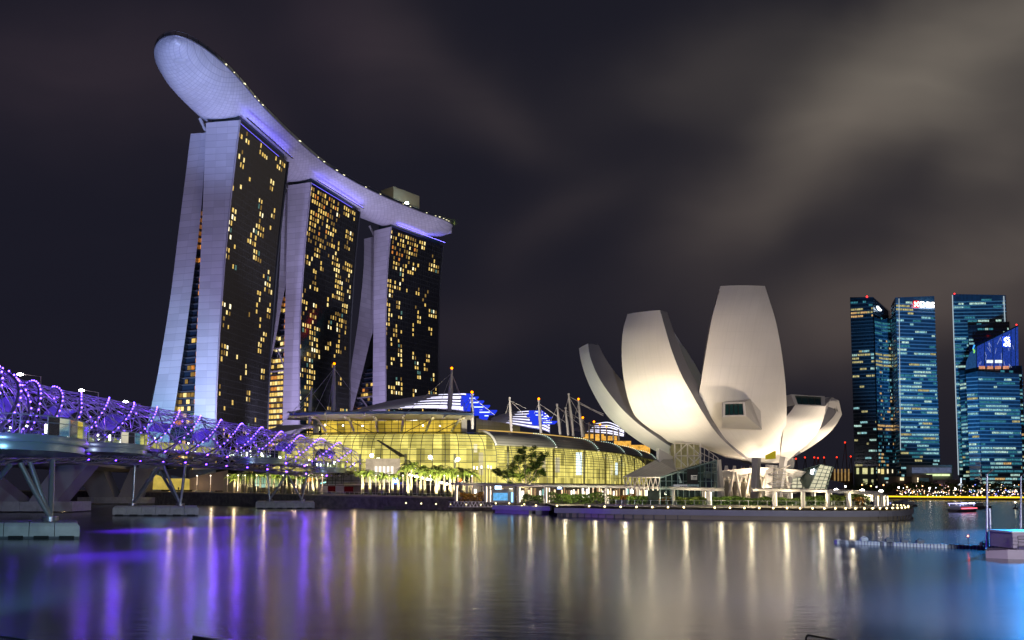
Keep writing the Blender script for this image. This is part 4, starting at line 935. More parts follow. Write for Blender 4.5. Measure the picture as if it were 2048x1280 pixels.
for a in ((920, 975, 984, 1000, 289, 286, leafC, .9, 'mixed orange and green hedge left of the blue kiosk'), (1046, 1092, 988, 1004, 262, 258, leafA, 1, 'low dark hedge between the kiosk and the terrace columns'),
          (1096, 1212, 985, 1004, 250, 240, leafA, 1.3, 'long dark green hedge below the curved mall front'), (1214, 1240, 990, 1008, 236, 233, leafB, 1, 'rounded bright shrub at the left of the pavilion'),
          (1228, 1275, 988, 1000, 240, 236, leafC, 1.1, 'orange flowering hedge before the entrance pavilion'), (1254, 1298, 990, 1008, 231, 229, leafA, 1, 'rounded green shrub behind a dull terrace column'),
          (1320, 1344, 992, 1006, 227, 226, leafC, 1, 'small orange-tipped shrub beside a lit column'), (1348, 1412, 993, 1010, 224, 219, leafB, 1, 'bright green hedge before the dark glass front'),
          (1420, 1545, 994, 1012, 217, 208, leafA, 1.3, 'long dark hedge under the museum diagrid'), (1550, 1600, 994, 1014, 206, 204, leafA, 1, 'green hedge before the crystal pavilion'),
          (1606, 1650, 992, 1014, 204, 203, leafA, 1.1, 'thick green hedge between two plain pergola columns'), (1656, 1740, 990, 1014, 203, 205, leafB, 1.3, 'bright green hedge near the tip of the terrace'), (1712, 1730, 994, 1004, 202.5, 203, leafC, .8, 'yellow-orange shrub near the tip of the terrace')):
    hedge(a[8], a[0], a[1], a[2], a[3], a[4], a[5], a[6], a[7])
for (u, Y) in ((950, 280), (1060, 255), (1130, 243), (1190, 236), (1250, 229), (1300, 222), (1370, 217), (1440, 211), (1500, 205), (1570, 201), (1640, 199), (1700, 199), (1750, 206)):
    light('terrace_lamp', 'POINT', (XY(u, Y), Y, 5.6), 1100, (1.0, 0.86, 0.56), size=.35)

# ------------------------------------------------------------------ shopping mall
GREEN = (0.62, 0.58, 0.16)
def interior(name, c, s, sc=(.12, .12, .12)):
    m = bpy.data.materials.new(name); m.use_nodes = True; t = m.node_tree; t.nodes.clear()
    uv = N(t, 'ShaderNodeUVMap'); sp_ = N(t, 'ShaderNodeSeparateXYZ'); L(t, uv.outputs[0], sp_.inputs[0])
    cb = N(t, 'ShaderNodeCombineXYZ'); L(t, M_(t, 'FLOOR', M_(t, 'DIVIDE', sp_.outputs[1], 3.6)), cb.inputs[0]); L(t, M_(t, 'FLOOR', M_(t, 'DIVIDE', sp_.outputs[0], 6.0)), cb.inputs[1])
    wn = N(t, 'ShaderNodeTexWhiteNoise', noise_dimensions='2D'); L(t, cb.outputs[0], wn.inputs[0])
    n = N(t, 'ShaderNodeTexNoise', i_Scale=.18, i_Detail=3.0); L(t, uv.outputs[0], n.inputs[0])
    k = M_(t, 'MULTIPLY', M_(t, 'MULTIPLY_ADD', wn.outputs[0], .95, .40), M_(t, 'MULTIPLY_ADD', n.outputs[0], 1.0, .5))
    e = N(t, 'ShaderNodeEmission'); e.inputs[0].default_value = (*c, 1); L(t, M_(t, 'MULTIPLY', k, s), e.inputs[1])
    o = N(t, 'ShaderNodeOutputMaterial'); L(t, e.outputs[0], o.inputs[0]); return m
int_green = interior('mall_interior_green', (0.70, 0.57, 0.16), 1.55)
int_gold = interior('mall_interior_gold', (0.80, 0.52, 0.07), 1.0)
gl_m = glass('mall_glass', (.86, .90, .78), .03); mul = mat('mullion', (0.05, 0.06, 0.045), .5); roofm = lines_mat('mall_roof', (0.48, 0.47, 0.42), (.18, .18, .16), 1.6, 0, .15, rough=.45, var=.1)
def profile(t, top, foot, out):   # t 0 top ->1 foot : lateral (towards the bay), height
    a = t * math.pi / 2; return out * math.sin(min(a * 1.18, math.pi / 2)) ** .9, foot + (top - foot) * (math.cos(a) ** .62)
def vault(root, path, s_from, s_to, top, foot, outs, nrib, t0=0.0, inner=True, imat=None, rib_n=12):
    """path: plan points left to right along the spine; bay side is to the right hand when walking left->right"""
    seg = [0.0]
    for a, b in zip(path[:-1], path[1:]): seg.append(seg[-1] + (b - a).length)
    tot = s_to - s_from; full = seg[-1]
    def P(s):
        s = min(max(s + s_from, 0), full)
        i = max(j for j in range(len(seg)) if seg[j] <= s + 1e-6); i = min(i, len(path) - 2); return path[i].lerp(path[i + 1], (s - seg[i]) / (seg[i + 1] - seg[i])), (path[i + 1] - path[i]).normalized()
    def dirs(s):
        a, _ = P(s - 9); b, _ = P(s + 9); d = (b - a).normalized(); return Vector((d.y, -d.x, 0))
    def pt(s, t, sc=1.0, dz=0.0):
        p, d = P(s); n = dirs(s); tp = np.interp(s / tot, np.linspace(0, 1, len(top)), top); ou = np.interp(s / tot, np.linspace(0, 1, len(outs)), outs)
        l, h = profile(t, tp, foot, ou * sc); return Vector((p.x, p.y, 0)) + n * l + Vector((0, 0, h + dz))
    ts = [t0 + (1 - t0) * i / rib_n for i in range(rib_n + 1)]; ss = [tot * i / nrib for i in range(nrib + 1)]
    g = MB(); g.grid([[pt(s, t) for t in ts] for s in ss], True); g.build('glass_skin', gl_m, root)
    m = MB()
    for s in ss: m.tube([pt(s, t) + dirs(s) * .08 for t in ts], .13, 4, caps=False)
    for t in ts: m.tube([pt(s, t) + dirs(s) * .08 for s in ss], .10, 4, caps=False)
    m.build('mullion_grid', mul, root)
    if inner:
        ii = MB(); ii.grid([[pt(s, 0, .1) - dirs(s) * 5 + Vector((0, 0, -z)) for z in np.linspace(.5, top[0] - foot, 6)] for s in ss], False); ii.build('interior_wall', imat or int_green, root)
        fl = MB()
        for z in (foot + 1.0, foot + 9.0, foot + 16.0):
            if z > min(top) - 3: continue
            fl.grid([[Vector((*(pt(s, 0, .1) - dirs(s) * 5)[:2], z)), Vector((*(pt(s, .5, .45))[:2], z))] for s in ss], False)
        fl.build('floor_slab', mat('mall_floor', (.5, .48, .35), .5), root)
        co = MB()
        for s in ss[2::5]: q = pt(s, .5, .35); co.tube([(q.x, q.y, foot), (q.x, q.y, foot + (top[0] - foot) * .75)], .5, 8)
        co.build('interior_column', mat('mall_column', (.7, .66, .5), .5), root)
    return pt, ss, tot, dirs
def mall():
    root = thing('shopping_mall', 'long glowing glass shopping mall with curved ribbed front and flat canopy roof', 'shopping mall', (-40, 350, 5))
    # left bulging hall
    pp_ = [Vector(p) for p in spline([(XY(u, Y), Y, 0) for u, Y in ((530, 392), (600, 366), (700, 359), (800, 356), (890, 355), (957, 360), (1040, 376), (1110, 398), (1180, 434), (1240, 486), (1285, 542), (1320, 600))], 6)]
    lens = [0.0]
    for a, b in zip(pp_[:-1], pp_[1:]): lens.append(lens[-1] + (b - a).length)
    SM = lens[30]
    pt, ss, tot, dirs = vault(root, pp_, 0, SM, [26, 31, 31.2, 31.2, 31.2, 31.2], 9.5, [13, 15, 15, 15, 15, 15], 30, 0.05)
    # right tapering hall
    pt2, ss2, tot2, dirs2 = vault(root, pp_, SM, lens[-1], [31.3, 31.3, 31.3, 31, 30, 27, 20], 9.0, [15, 15, 15, 15, 15, 15, 8], 44, .56)
    # its metal roof shell, overhanging the glass
    sh = MB(); ss3 = [s for s in ss2 if s / tot2 < .93]; sh.grid([[pt2(s, t, 1.06, .7) for t in np.linspace(0, .60, 9)] for s in ss3], True); sh.build('roof_shell', roofm, root)
    sh = MB(); sh.grid([[pt2(s, t, 1.05, .25) for t in np.linspace(0, .60, 9)] for s in ss3], True, flip=True); sh.build('roof_soffit', mat('soffit', (.55, .54, .45), .5), root)
    sh = MB(); sh.tube([pt2(0, t, 1.07, .6) for t in np.linspace(0, .61, 9)], .55, 6); sh.build('gable_rim', mat('rim_white', (.75, .73, .68), .4), root)
    sh = MB(); sh.tube([pt2(s, 0, 1, 1.1) for s in ss3], .28, 5); sh.build('ridge_light_line', glow('ridge_gold', (1.0, .62, .16), .7), root)
    # rows of roof studs
    st = glow('roof_stud', (.75, 1.0, .82), 1.6, False)
    for s in ss3[5::6]:
        b = MB()
        for k in range(14): b.ball(pt2(s, .06 + k * .039, 1.09, 1.0), .2)
        b.build('stud_lights', st, root)
        e = MB(); q = pt2(s, .61, 1.08, .7); e.box(q, (.9, .9, .5)); e.build('bracket', mat('rim_white'), root)
    # far-left metal roof wing and arch
    a = [(XY(u, Y), Y) for u, Y in ((520, 372), (640, 352))]
    wing = MB(); rows = []
    for k in range(9):
        t = k / 8; u = 528 + (640 - 528) * t; Y = 366 - 12 * t; vt = np.interp(u, [528, 560, 600, 640], [862, 851, 849, 850]); rows.append([atY(u, vt, Y + 8), atY(u, np.interp(u, [528, 560, 600, 640], [873, 866, 857, 851]), Y - 6)])
    wing.grid(rows, True); wing.build('roof_wing', roofm, root)
    wing = MB(); wing.tube([atY(u, v, 350) for u, v in ((583, 872), (592, 864), (605, 857), (618, 853.5), (628, 853))], .75, 6); wing.build('wing_arch', mat('rim_white'), root)
    # clerestory under the big canopy
    zc0, zc1 = 30.9, 36.6
    c = [Vector((XY(u, Y), Y, 0)) for u, Y in ((634, 362), (780, 358), (924, 356))]
    g = MB(); g.grid([[p + Vector((0, 0, zc0)), p + Vector((0, 0, zc1))] for p in c], False); g.build('clerestory_glass', gl_m, root)
    m = MB(); pts = along(c, 2.95)
    for p, d in pts: m.tube([p + Vector((0, -.1, zc0)), p + Vector((0, -.1, zc1))], .1, 4)
    for z in np.linspace(zc0, zc1, 4): m.tube([p + Vector((0, -.12, z)) for p in c], .09, 4)
    for sgn, base in ((1, 0), (1, .22), (-1, 1), (-1, .78)):
        p = c[0].lerp(c[2], base); q = c[0].lerp(c[2], base + sgn * .18); m.tube([p + Vector((0, -.3, zc1)), q + Vector((0, -.3, zc0))], .14, 4)
    m.build('clerestory_mullions', mul, root)
    g = MB(); g.grid([[p + Vector((0, 9, zc0)), p + Vector((0, 5, zc1))] for p in c], False); g.build('clerestory_interior', int_gold, root)
    b = MB(); b.box((c[0].x - .6, c[0].y, (zc0 + zc1) / 2), (1.8, 3, zc1 - zc0 + .5)); b.build('end_pier', mat('pier_grey', (.3, .28, .26), .6), root)
    b = MB(); b.box((c[2].x + .9, c[2].y, (zc0 + zc1) / 2), (2.2, 3, zc1 - zc0 + .5)); b.build('end_pier', mat('pier_grey'), root)
    for k, u in enumerate((650, 686, 725, 806, 846, 880)):
        p = atY(u, 850 + (k % 3), 361); b = MB(); b.ball(p, .35); b.build('spot_bulb', glow('mall_bulb', (1, .9, .7), 12, False), root)
    # canopy: thin wide aerofoil
    cp = MB(); rows = []
    for k in range(13):
        t = k / 12; u = 577 + (946 - 577) * t; zz = 38.6 - 1.3 * abs(t - .5) ** 2 * 4 * .5
        f = Vector((XY(u, 338), 338, zz - .7)); w = 1 - .35 * abs(2 * t - 1) ** 3
        sec = []
        for j in range(7): q = j / 6; sec.append(Vector((f.x * (1 + q * .07), 338 + 30 * q * w, zz + 2.0 * math.sin(math.pi * q * .6) - .4)))
        rows.append(sec)
    cp.grid(rows, True); cp.build('canopy_top', mat('canopy_grey', (.16, .16, .17), .45), root)
    cp = MB(); cp.grid([[r[0] + Vector((0, 0, -.9)), r[0]] for r in rows], False); cp.build('canopy_edge', mat('canopy_edge_blue', (.10, .16, .28), .35), root)
    cp = MB(); cp.grid([[r[0] + Vector((0, 0, -.9)), r[3] + Vector((0, 0, -2.6)), r[6] + Vector((0, 0, -3))] for r in rows], True, flip=True); cp.build('canopy_soffit', mat('canopy_soffit', (.32, .30, .27), .5), root)
    for k, (u, v) in enumerate(((587, 824), (650, 825), (729, 827), (809, 829), (888, 832))):
        b = MB(); b.tube([atY(u - 1, v + 4, 337.4), atY(u + 1, v, 337.6), atY(u + 10, v - 2.5, 344), atY(u + 18, v - 2.5, 354)], .35, 5); b.build('canopy_bracket', mat('rim_white'), root)
    for k, (u, u2) in enumerate(((624, 634), (690, 698), (748, 752), (806, 807), (866, 862), (928, 920))):
        b = MB(); b.tube([atY(u, 834 + (k > 2) * 2, 343), atY(u2, 838, 355), atY(u2 + (780 - u2) * .12, 862, 361)], .55, 6); b.build('canopy_strut', mat('strut_cream', (.75, .68, .45), .5), root)
    # ground storey behind the palms: colonnade wall, shop lights
    gs = MB(); base = [Vector((XY(u, Y), Y, 0)) for u, Y in ((690, 350), (760, 346), (860, 343), (957, 347), (1040, 362), (1110, 384), (1200, 424), (1300, 500))]
    gs.grid([[p + Vector((0, 0, 3)), p + Vector((0, 0, 9.6))] for p in base], False); gs.build('ground_storey', mat('ground_storey', (.10, .08, .07), .6), root)
    b = MB(); b.grid([[p + Vector((0, -2.5, 8.9)), p + Vector((0, -2.5, 10))] for p in base], False); b.build('eave_band', mat('eave_band', (.5, .46, .36), .5), root)
    rng = random.Random(8); shopc = [glow('shop_warm', (1, .72, .42), 1.6, False, .4, .7), glow('shop_white', (1, .92, .78), 2.6, False, .3, .7), glow('shop_teal', (.35, .8, .7), 1.0, False, .3), glow('shop_dim', (.8, .5, .25), .5, False, .5)]
    for p, d in along(base, 2.3, 22):
        u = p.x / p.y * F + PU
        if u < 900: continue
        k = rng.choices((0, 1, 2, 3, 4), (4, 3, .7, 3, 3))[0]
        if k == 4: continue
        n = Vector((d.y, -d.x, 0)); z0 = 3.2; z1 = rng.uniform(6.2, 8.4); w = rng.uniform(1.0, 2.0); a = p + n * .3; mb = MB(); mb.quad(a + Vector((0, 0, z0)), a + d * w + Vector((0, 0, z0)), a + d * w + Vector((0, 0, z1)), a + Vector((0, 0, z1))); mb.build('shop_window', shopc[k], root)
    # tall bright screens inside the curved glass
    for (u, v0, v1, w, Y, cc, s) in ((1158, 905, 950, 12, 405, (.75, .85, 1.0), 2.2), (1233, 925, 950, 5, 452, (.75, .85, 1.0), 1.8), (1223, 930, 950, 4, 446, (1, .8, .4), 1.2), (931, 885, 905, 9, 360, (1, .85, .6), 1.3), (905, 885, 905, 9, 360, (1, .85, .6), 1.1), (951, 888, 905, 7, 360, (1, .85, .6), 1.2),
        (962, 905, 950, 9, 362, (1, .82, .5), .9), (1115, 915, 945, 9, 388, (1, .85, .6), .8), (1088, 910, 945, 7, 380, (1, .82, .5), .75)):
        mb = MB(); Y += 3; mb.quad(atY(u - w / 2, v1, Y), atY(u + w / 2, v1, Y), atY(u + w / 2, v0, Y), atY(u - w / 2, v0, Y)); mb.build('lit_panel', glow('lit_panel_%d' % u, cc, s, True, .15, .3), root)
    # stair soffit diagonal
    mb = MB(); mb.add([atY(758, 880, 352), atY(815, 914, 354), atY(800, 914, 354), atY(752, 880, 352)], [(0, 1, 2, 3)]); mb.build('stair_soffit', mat('stair_soffit', (.2, .18, .12), .6), root)
    # entrance frame
    mb = MB(); a = atY(732, 917, 339); b = atY(800, 917, 339); mb.box(((a.x + b.x) / 2, 339, 14.7), (b.x - a.x, 1, 9.5)); mb.build('entrance_frame', glow('entrance_frame', (1, .8, .55), .55, True, .3, .3), root)
    mb = MB()
    for k in range(5): q = atY(752 + k * 8, 930, 338); mb.box((q.x, 338.3, 13.4), (1.0, .3, 6))
    mb.build('entrance_panel', glow('entrance_panel', (1, .9, .75), 1.4, False), root)
    for (u, v) in ((743.5, 911), (860.5, 914.5), (916, 918.5)):
        b = MB(); q = atY(u, v, 337); b.ball(q, .75, 2); b.build('facade_floodlamp', glow('facade_lamp', (1, .95, .72), 22, False), root)
mall()
# blue round sign and red/blue shop marks
def sign(name, label, u, v, Y, r, c1, c2, shape='round'):
    root = thing(name, label, 'sign', atY(u, v, Y)); mb = MB(); c = atY(u, v, Y)
    mb.box(c, (r * 2.6, .3, r * 2.6)); mb.build('sign_box', glow('sign_%s_a' % int(u), *c1), root); mb = MB(); mb.tube([c + Vector((0, -.3, 0)), c + Vector((0, -.45, 0))], r * .85, 14); mb.build('sign_disc', glow('sign_%s_b' % int(u), *c2), root)
sign('shop_sign', 'round white sign on a bright blue square behind the palms', 791.5, 961, 338, .95, ((.01, .04, 1.0), 16), ((.85, .9, 1), 7))
sign('shop_sign', 'round red glowing shop sign right of the palms', 921, 959.5, 338, .55, ((.8, .12, .03), 2), ((1, .1, .02), 9))
sign('shop_sign', 'white round sign above the low hedge under the mall', 1119, 974, 372, .8, ((.3, .45, 1), 2), ((.85, .95, 1), 7))
# string of lamps on the stair
for i, u in enumerate((820, 824, 831, 835, 844, 848, 854, 858, 862, 880, 884, 889, 894)):
    v = 950 + (u - 820) * .24; b = MB(); b.ball(atY(u, v, 323), .42); o = b.build('festoon_lamp', glow('festoon', (1, .88, .66), 14, False)); tag(o, 'white lamp on the sloping stair string behind the palms, %s from the left' % ORD[i], 'lamp', 'lamps on the stair string')
for i, (u, v) in enumerate(((948, 938), (954, 939), (963, 937), (976.5, 936), (982, 937.5))):
    root = thing('street_lamp', 'black terrace lantern with white head beside the mall glass, %s from the left' % ORD[i], 'street lamp', on_quay(u, 12), 'black terrace lanterns'); p = atY(u, v, 308)
    b = MB(); b.tube([(p.x, p.y, 4), p], .12, 5); b.build('pole', postm, root); b = MB(); b.tube([p, p + Vector((0, 0, 1.0))], .22, 6); b.build('lantern', glow('lantern', (1, .9, .7), 6, False), root)
# kiosk
def kiosk():
    a = atY(983, 984, 272); b = atY(1027, 984, 272); root = thing('kiosk', 'small concrete kiosk with a blue lit screen on the terrace', 'kiosk', ((a.x + b.x) / 2, 272, 3))
    mb = MB(); w = b.x - a.x; mb.box(((a.x + b.x) / 2, 274, 5), (w, 4, 4)); mb.build('booth', mat('pergola_beige'), root)
    mb = MB(); mb.box(((a.x + b.x) / 2, 273.6, 7.15), (w + .9, 5, .3)); mb.build('roof', mat('pergola_beige'), root)
    c = atY(1001, 994, 271.9); mb = MB(); mb.box((c.x, 271.9, 4.9), (4.6, .1, 2.4)); mb.build('screen', glow('kiosk_screen', (.12, .38, .7), 1.2, True, .4, 1.0), root)
    c = atY(1024.5, 994, 271.8); mb = MB(); mb.box((c.x, 271.8, 4.7), (.6, .1, 3)); mb.build('side_screen', glow('kiosk_side', (.25, .6, 1), 3, True), root)
kiosk()
# bright blue-white screen further back
b = MB(); b.box(atY(996.5, 974, 318), (2.4, .2, 2.0)); tag(b.build('video_screen', glow('video_screen', (.5, .75, 1), 6, True)), 'small bright blue-white video screen above the kiosk', 'screen')

# ------------------------------------------------------------------ theatre roofs with light stripes, masts and stays
def theatre(label, prof, Y0, Y1, blue, nst=7, step=None):
    """prof: ridge pixels and foot pixels left->right"""
    root = thing('theatre_roof', label, 'roof', atY(prof[0][0], prof[0][2], Y0), 'striped shell roofs behind the mall')
    S = spline(prof, 6); rows = []
    for r in S:
        a = atY(r[0], r[1], Y1); b = atY(r[0], r[2], Y0); rr = []
        for j in range(13): q = j / 12; p = a.lerp(b, q); p.z += 0; rr.append(p + Vector((0, -(2.5 * math.sin(math.pi * q)), 0)))
        rows.append(rr)
    g = MB(); g.grid(rows, True); g.build('shell', mat('shell_white', (.62, .60, .64), .5), root)
    sm = glow('shell_stripe', (.80, .78, 1.0), 2.2, False); n = len(rows)
    for k in range(nst):
        q = int(round((k + .6) / nst * 12)); i0 = int(n * (.45 - .035 * k)); q = min(q, 12)
        P = [r[q] + Vector((0, -.25, .05)) for r in rows[max(i0, 3):n - 1]]
        b = MB(); b.tube(P, [.05 + .30 * min(1, (i + 1) / 14) for i in range(len(P))], 4); b.build('light_stripe', sm, root)
    return root
theatre('largest striped shell roof rising behind the flat canopy, with blue stepped fins', [(706, 821, 823), (760, 806, 819), (820, 795, 817), (870, 788, 817.5), (910, 786.5, 820), (935, 787, 824), (950, 800, 828), (966, 822, 834)], 392, 408, True)
theatre('middle striped shell roof behind the masts, blue fins on its right', [(982, 836, 842), (1005, 828, 846), (1030, 823, 850), (1060, 820, 856), (1085, 822, 860), (1100, 836, 866)], 440, 455, True, 6)
theatre('rightmost striped shell roof beside the leftmost petal', [(1147, 858, 862), (1170, 850, 864), (1195, 845.5, 866), (1220, 844, 869), (1250, 860, 874)], 520, 540, False, 5)
def fins(label, L_):
    root = thing('stepped_fins', label, 'roof fins', atY(L_[0][0], L_[0][3], L_[0][4]), 'blue stepped fins of the shell roofs'); m = glow('fin_blue', (.02, .05, .85), 1.0, False); w = glow('fin_white', (.45, .55, 1), 2.5, False)
    for (u0, u1, v0, v1, Y) in L_:
        a, b = atY(u0, v0, Y), atY(u1, v0, Y); c, d = atY(u1 - 6, v1, Y), atY(u0, v1 + 2, Y); mb = MB(); off = Vector((0, 5, 0)); vs = [a, b, c, d]; mb.add(vs + [p + off for p in vs], [(0, 3, 2, 1), (4, 5, 6, 7), (0, 1, 5, 4), (1, 2, 6, 5), (2, 3, 7, 6), (3, 0, 4, 7)]); o = mb.build('fin', m, root)
        mb = MB(); e = atY((u0 + u1) / 2 + 4, (v0 + v1) / 2 + .5, Y - .4); mb.box(e, ((u1 - u0) / F * Y * .35, .2, .45)); mb.build('fin_lamp', w, o)
fins('cobalt blue stepped fins at the right end of the largest shell roof', [(932, 948, 787, 791, 386), (924, 957, 793, 799, 385), (921, 968, 801, 808, 384), (926, 980, 810, 817, 383), (936, 994, 820, 828, 382), (922, 940, 791, 808, 389), (928, 962, 808, 822, 388), (958, 980, 824, 838, 384)])
fins('blue stepped fins at the right end of the middle shell roof', [(1058, 1086, 821, 825, 436), (1054, 1095, 828, 831, 435), (1060, 1105, 834, 839, 434), (1066, 1116, 842, 847, 433), (1064, 1090, 824, 846, 438)])
def annex():
    root = thing('rooftop_block', 'grey plant-room block on the mall roof beside the blue fins', 'building', (XY(970, 385), 385, 28))
    mb = MB(); P = [(952, 382), (1040, 398), (1040, 430), (952, 405)]; a = [(XY(u, Y), Y) for u, Y in P]; mb.prism(a, 26, [atY(952, 836, 382).z, atY(1040, 852, 398).z, atY(1040, 852, 398).z, atY(952, 836, 382).z]); mb.build('block', lines_mat('block_grey', (.26, .25, .25), (.12, .12, .12), 3.5, 3, .03, .04, var=.15), root)
    mb = MB(); a = [(XY(u, Y), Y) for u, Y in ((980, 400), (1130, 428), (1130, 460), (980, 440))]; mb.prism(a, 26, [37, 33, 33, 37]); mb.build('block', mat('block_dark', (.09, .09, .10), .7), root)
annex()
steelm = mat('mast_steel', (.62, .58, .58), .4); beac = glow('mast_beacon', (1.0, .22, .0), 5, False)
def mast(label, u, vt, vb, Y, stays, lit=True, lean=0, r=.7):
    a = atY(u + lean, vb, Y); b = atY(u, vt, Y); root = thing('mast', label, 'mast', a, 'tall masts with stays above the mall roof')
    mb = MB(); mb.tube([a, a.lerp(b, .5), b], [r * .8, r, r * .45], 8); mb.build('pole', steelm, root)
    mb = MB(); mb.tube([b, b + Vector((0, 0, .8))], .55, 6); mb.build('cap', steelm, root)
    if lit: mb = MB(); mb.ball(b + Vector((0, 0, 1.4)), .55); mb.build('beacon', beac, root)
    for (su, sv, sY) in stays: mb = MB(); mb.tube([b - Vector((0, 0, .6)), atY(su, sv, sY)], .09, 4); mb.build('stay_cable', steelm, root)
for a in (('short leaning mast at the far left end of the mall roof', 623, 780, 850, 352, [(560, 850, 350), (655, 824, 345)], False, -5, .8), ('tall white mast in front of the middle hotel tower', 668.5, 734, 822, 352, [(620, 846, 350), (600, 820, 352), (708, 790, 352), (672, 822, 340), (652, 850, 340)], True, -2, .95),
          ('tall mast rising over the largest shell roof', 903.5, 743, 828, 352, [(812, 826, 340), (872, 828, 340), (892, 828, 350), (934, 835, 352), (945, 850, 350)], True, -5, 1.05), ('thin mast in front of the blue stepped fins', 944, 791, 858, 350, [(905, 830, 350), (990, 830, 350), (920, 845, 350)], True, 1, .7),
          ('mast at the left of the middle shell roof', 1019.5, 798, 863, 362, [(1052, 817, 362), (1011, 828, 362), (1060, 840, 362)], False, 3.5, .7), ('mast with amber beacon over the middle shell roof', 1077.5, 804, 866, 375, [(1068, 828, 375), (1115, 832, 380), (1138, 850, 380), (1100, 868, 378)], True, 4.5, .75),
          ('slim mast right of the middle shell roof', 1114.5, 811, 869, 385, [(1098, 850, 385), (1150, 836, 390), (1160, 850, 388)], False, 6, .7), ('short slim mast between two taller ones', 1131.5, 818, 871, 390, [(1120, 850, 390), (1165, 842, 395)], False, 5, .65),
          ('tallest forked mast near the leftmost petal', 1137.5, 790, 872, 395, [(1130, 822, 395), (1205, 830, 385), (1158, 803, 395), (1168, 845, 395)], False, 9, .8), ('mast with amber beacon near the leftmost petal', 1157, 804, 874, 400, [(1148, 840, 400), (1207, 832, 390), (1207, 828, 390)], True, 8, .75),
          ('short mast with amber beacon beside the right shell roof', 1165.5, 841, 874, 405, [(1200, 858, 405)], True, 3, .6)): mast(*a)
for i, (u, v) in enumerate(((1178, 848), (1188, 849), (1200, 854), (1213, 858), (1226, 861), (1237, 862))):
    mast('small dark roof post along the right end of the mall, %s from the left' % ORD[i], u, v, 882, 430, [], i in (1, 2, 3), 1, .5)
# golden terraces seen beneath the petals
mb = MB(); tb = [(1150, 876, 1192, 866), (1172, 872, 1215, 880), (1230, 880, 1262, 886)]
root = thing('lit_terrace', 'amber lit terrace behind the right end of the mall roof', 'terrace', atY(1200, 890, 500))
for (u0, v0, u1, v1) in ((1166, 868, 1208, 874), (1190, 872, 1234, 878), (1228, 882, 1262, 890), (1250, 890, 1300, 905)):
    mb = MB(); mb.quad(atY(u0, v1 + 3, 630), atY(u1, v1 + 3, 630), atY(u1, v0, 630), atY(u0, v0, 630)); mb.build('lit_window', glow('terrace_amber', (1, .5, .08), .9, False, .6, .3), root)
mb = MB(); mb.prism([(XY(1150, 655), 655), (XY(1300, 640), 640), (XY(1310, 690), 690), (XY(1150, 700), 700)], 5, 40); mb.build('block', mat('block_dark'), root)

# ------------------------------------------------------------------ helix footbridge
BP = [(86, -63), (115, -75), (135, -84.5), (163, -92), (177, -95), (202, -96.5), (230, -97), (266, -95), (294, -90.6), (323, -84), (348, -75), (377, -64)]
BS = spline([(40, -42), (62, -52)] + BP, 14); BC = np.array([(x, y) for y, x in BS]); bseg = np.r_[0, np.cumsum(np.linalg.norm(np.diff(BC, axis=0), axis=1))]; BT = bseg[-1]
ZC = lambda Y: float(np.interp(Y, [40, 86, 134, 180, 240, 294, 349, 377], [15.5, 17.0, 18.6, 20.5, 21.8, 21.4, 19.3, 16.2]))
def bpos(s):
    s = min(max(s, 0), BT); x = float(np.interp(s, bseg, BC[:, 0])); y = float(np.interp(s, bseg, BC[:, 1])); e = 1.5
    a = np.array([np.interp(max(s - e, 0), bseg, BC[:, k]) for k in (0, 1)]); b = np.array([np.interp(min(s + e, BT), bseg, BC[:, k]) for k in (0, 1)]); d = b - a; d /= np.linalg.norm(d)
    return Vector((x, y, ZC(y))), Vector((d[1], -d[0], 0)), Vector((d[0], d[1], 0))
def s_at(Y): return float(np.interp(Y, BC[:, 1], bseg))
RB = 7.7; PITCHB = 115.0; S_A = s_at(160)
def RR(s):
    e = s_at(352); return RB if s < e else RB * (1 - .55 * min(1, (s - e) / (BT - e)) ** 1.3)
def bp(s, th, k=1.0):
    c, n, d = bpos(s); r = RR(s) * k; return c + n * (r * math.sin(th)) + Vector((0, 0, r * math.cos(th)))
def thO(s, j): return -2 * math.pi * (s - S_A) / PITCHB + j * math.pi / 4
def thI(s, j): return 2 * math.pi * (s - S_A) / PITCHB + j * math.pi / 4 + .3
bridge = thing('helix_footbridge', 'curving helix footbridge of steel tubes dotted with violet lights, on splayed legs', 'bridge', (-90, 230, 0))
steel = mat('helix_steel', (0.26, 0.24, 0.28), .32, .6); steel2 = mat('helix_steel_thin', (0.46, 0.44, 0.50), .32, .35)
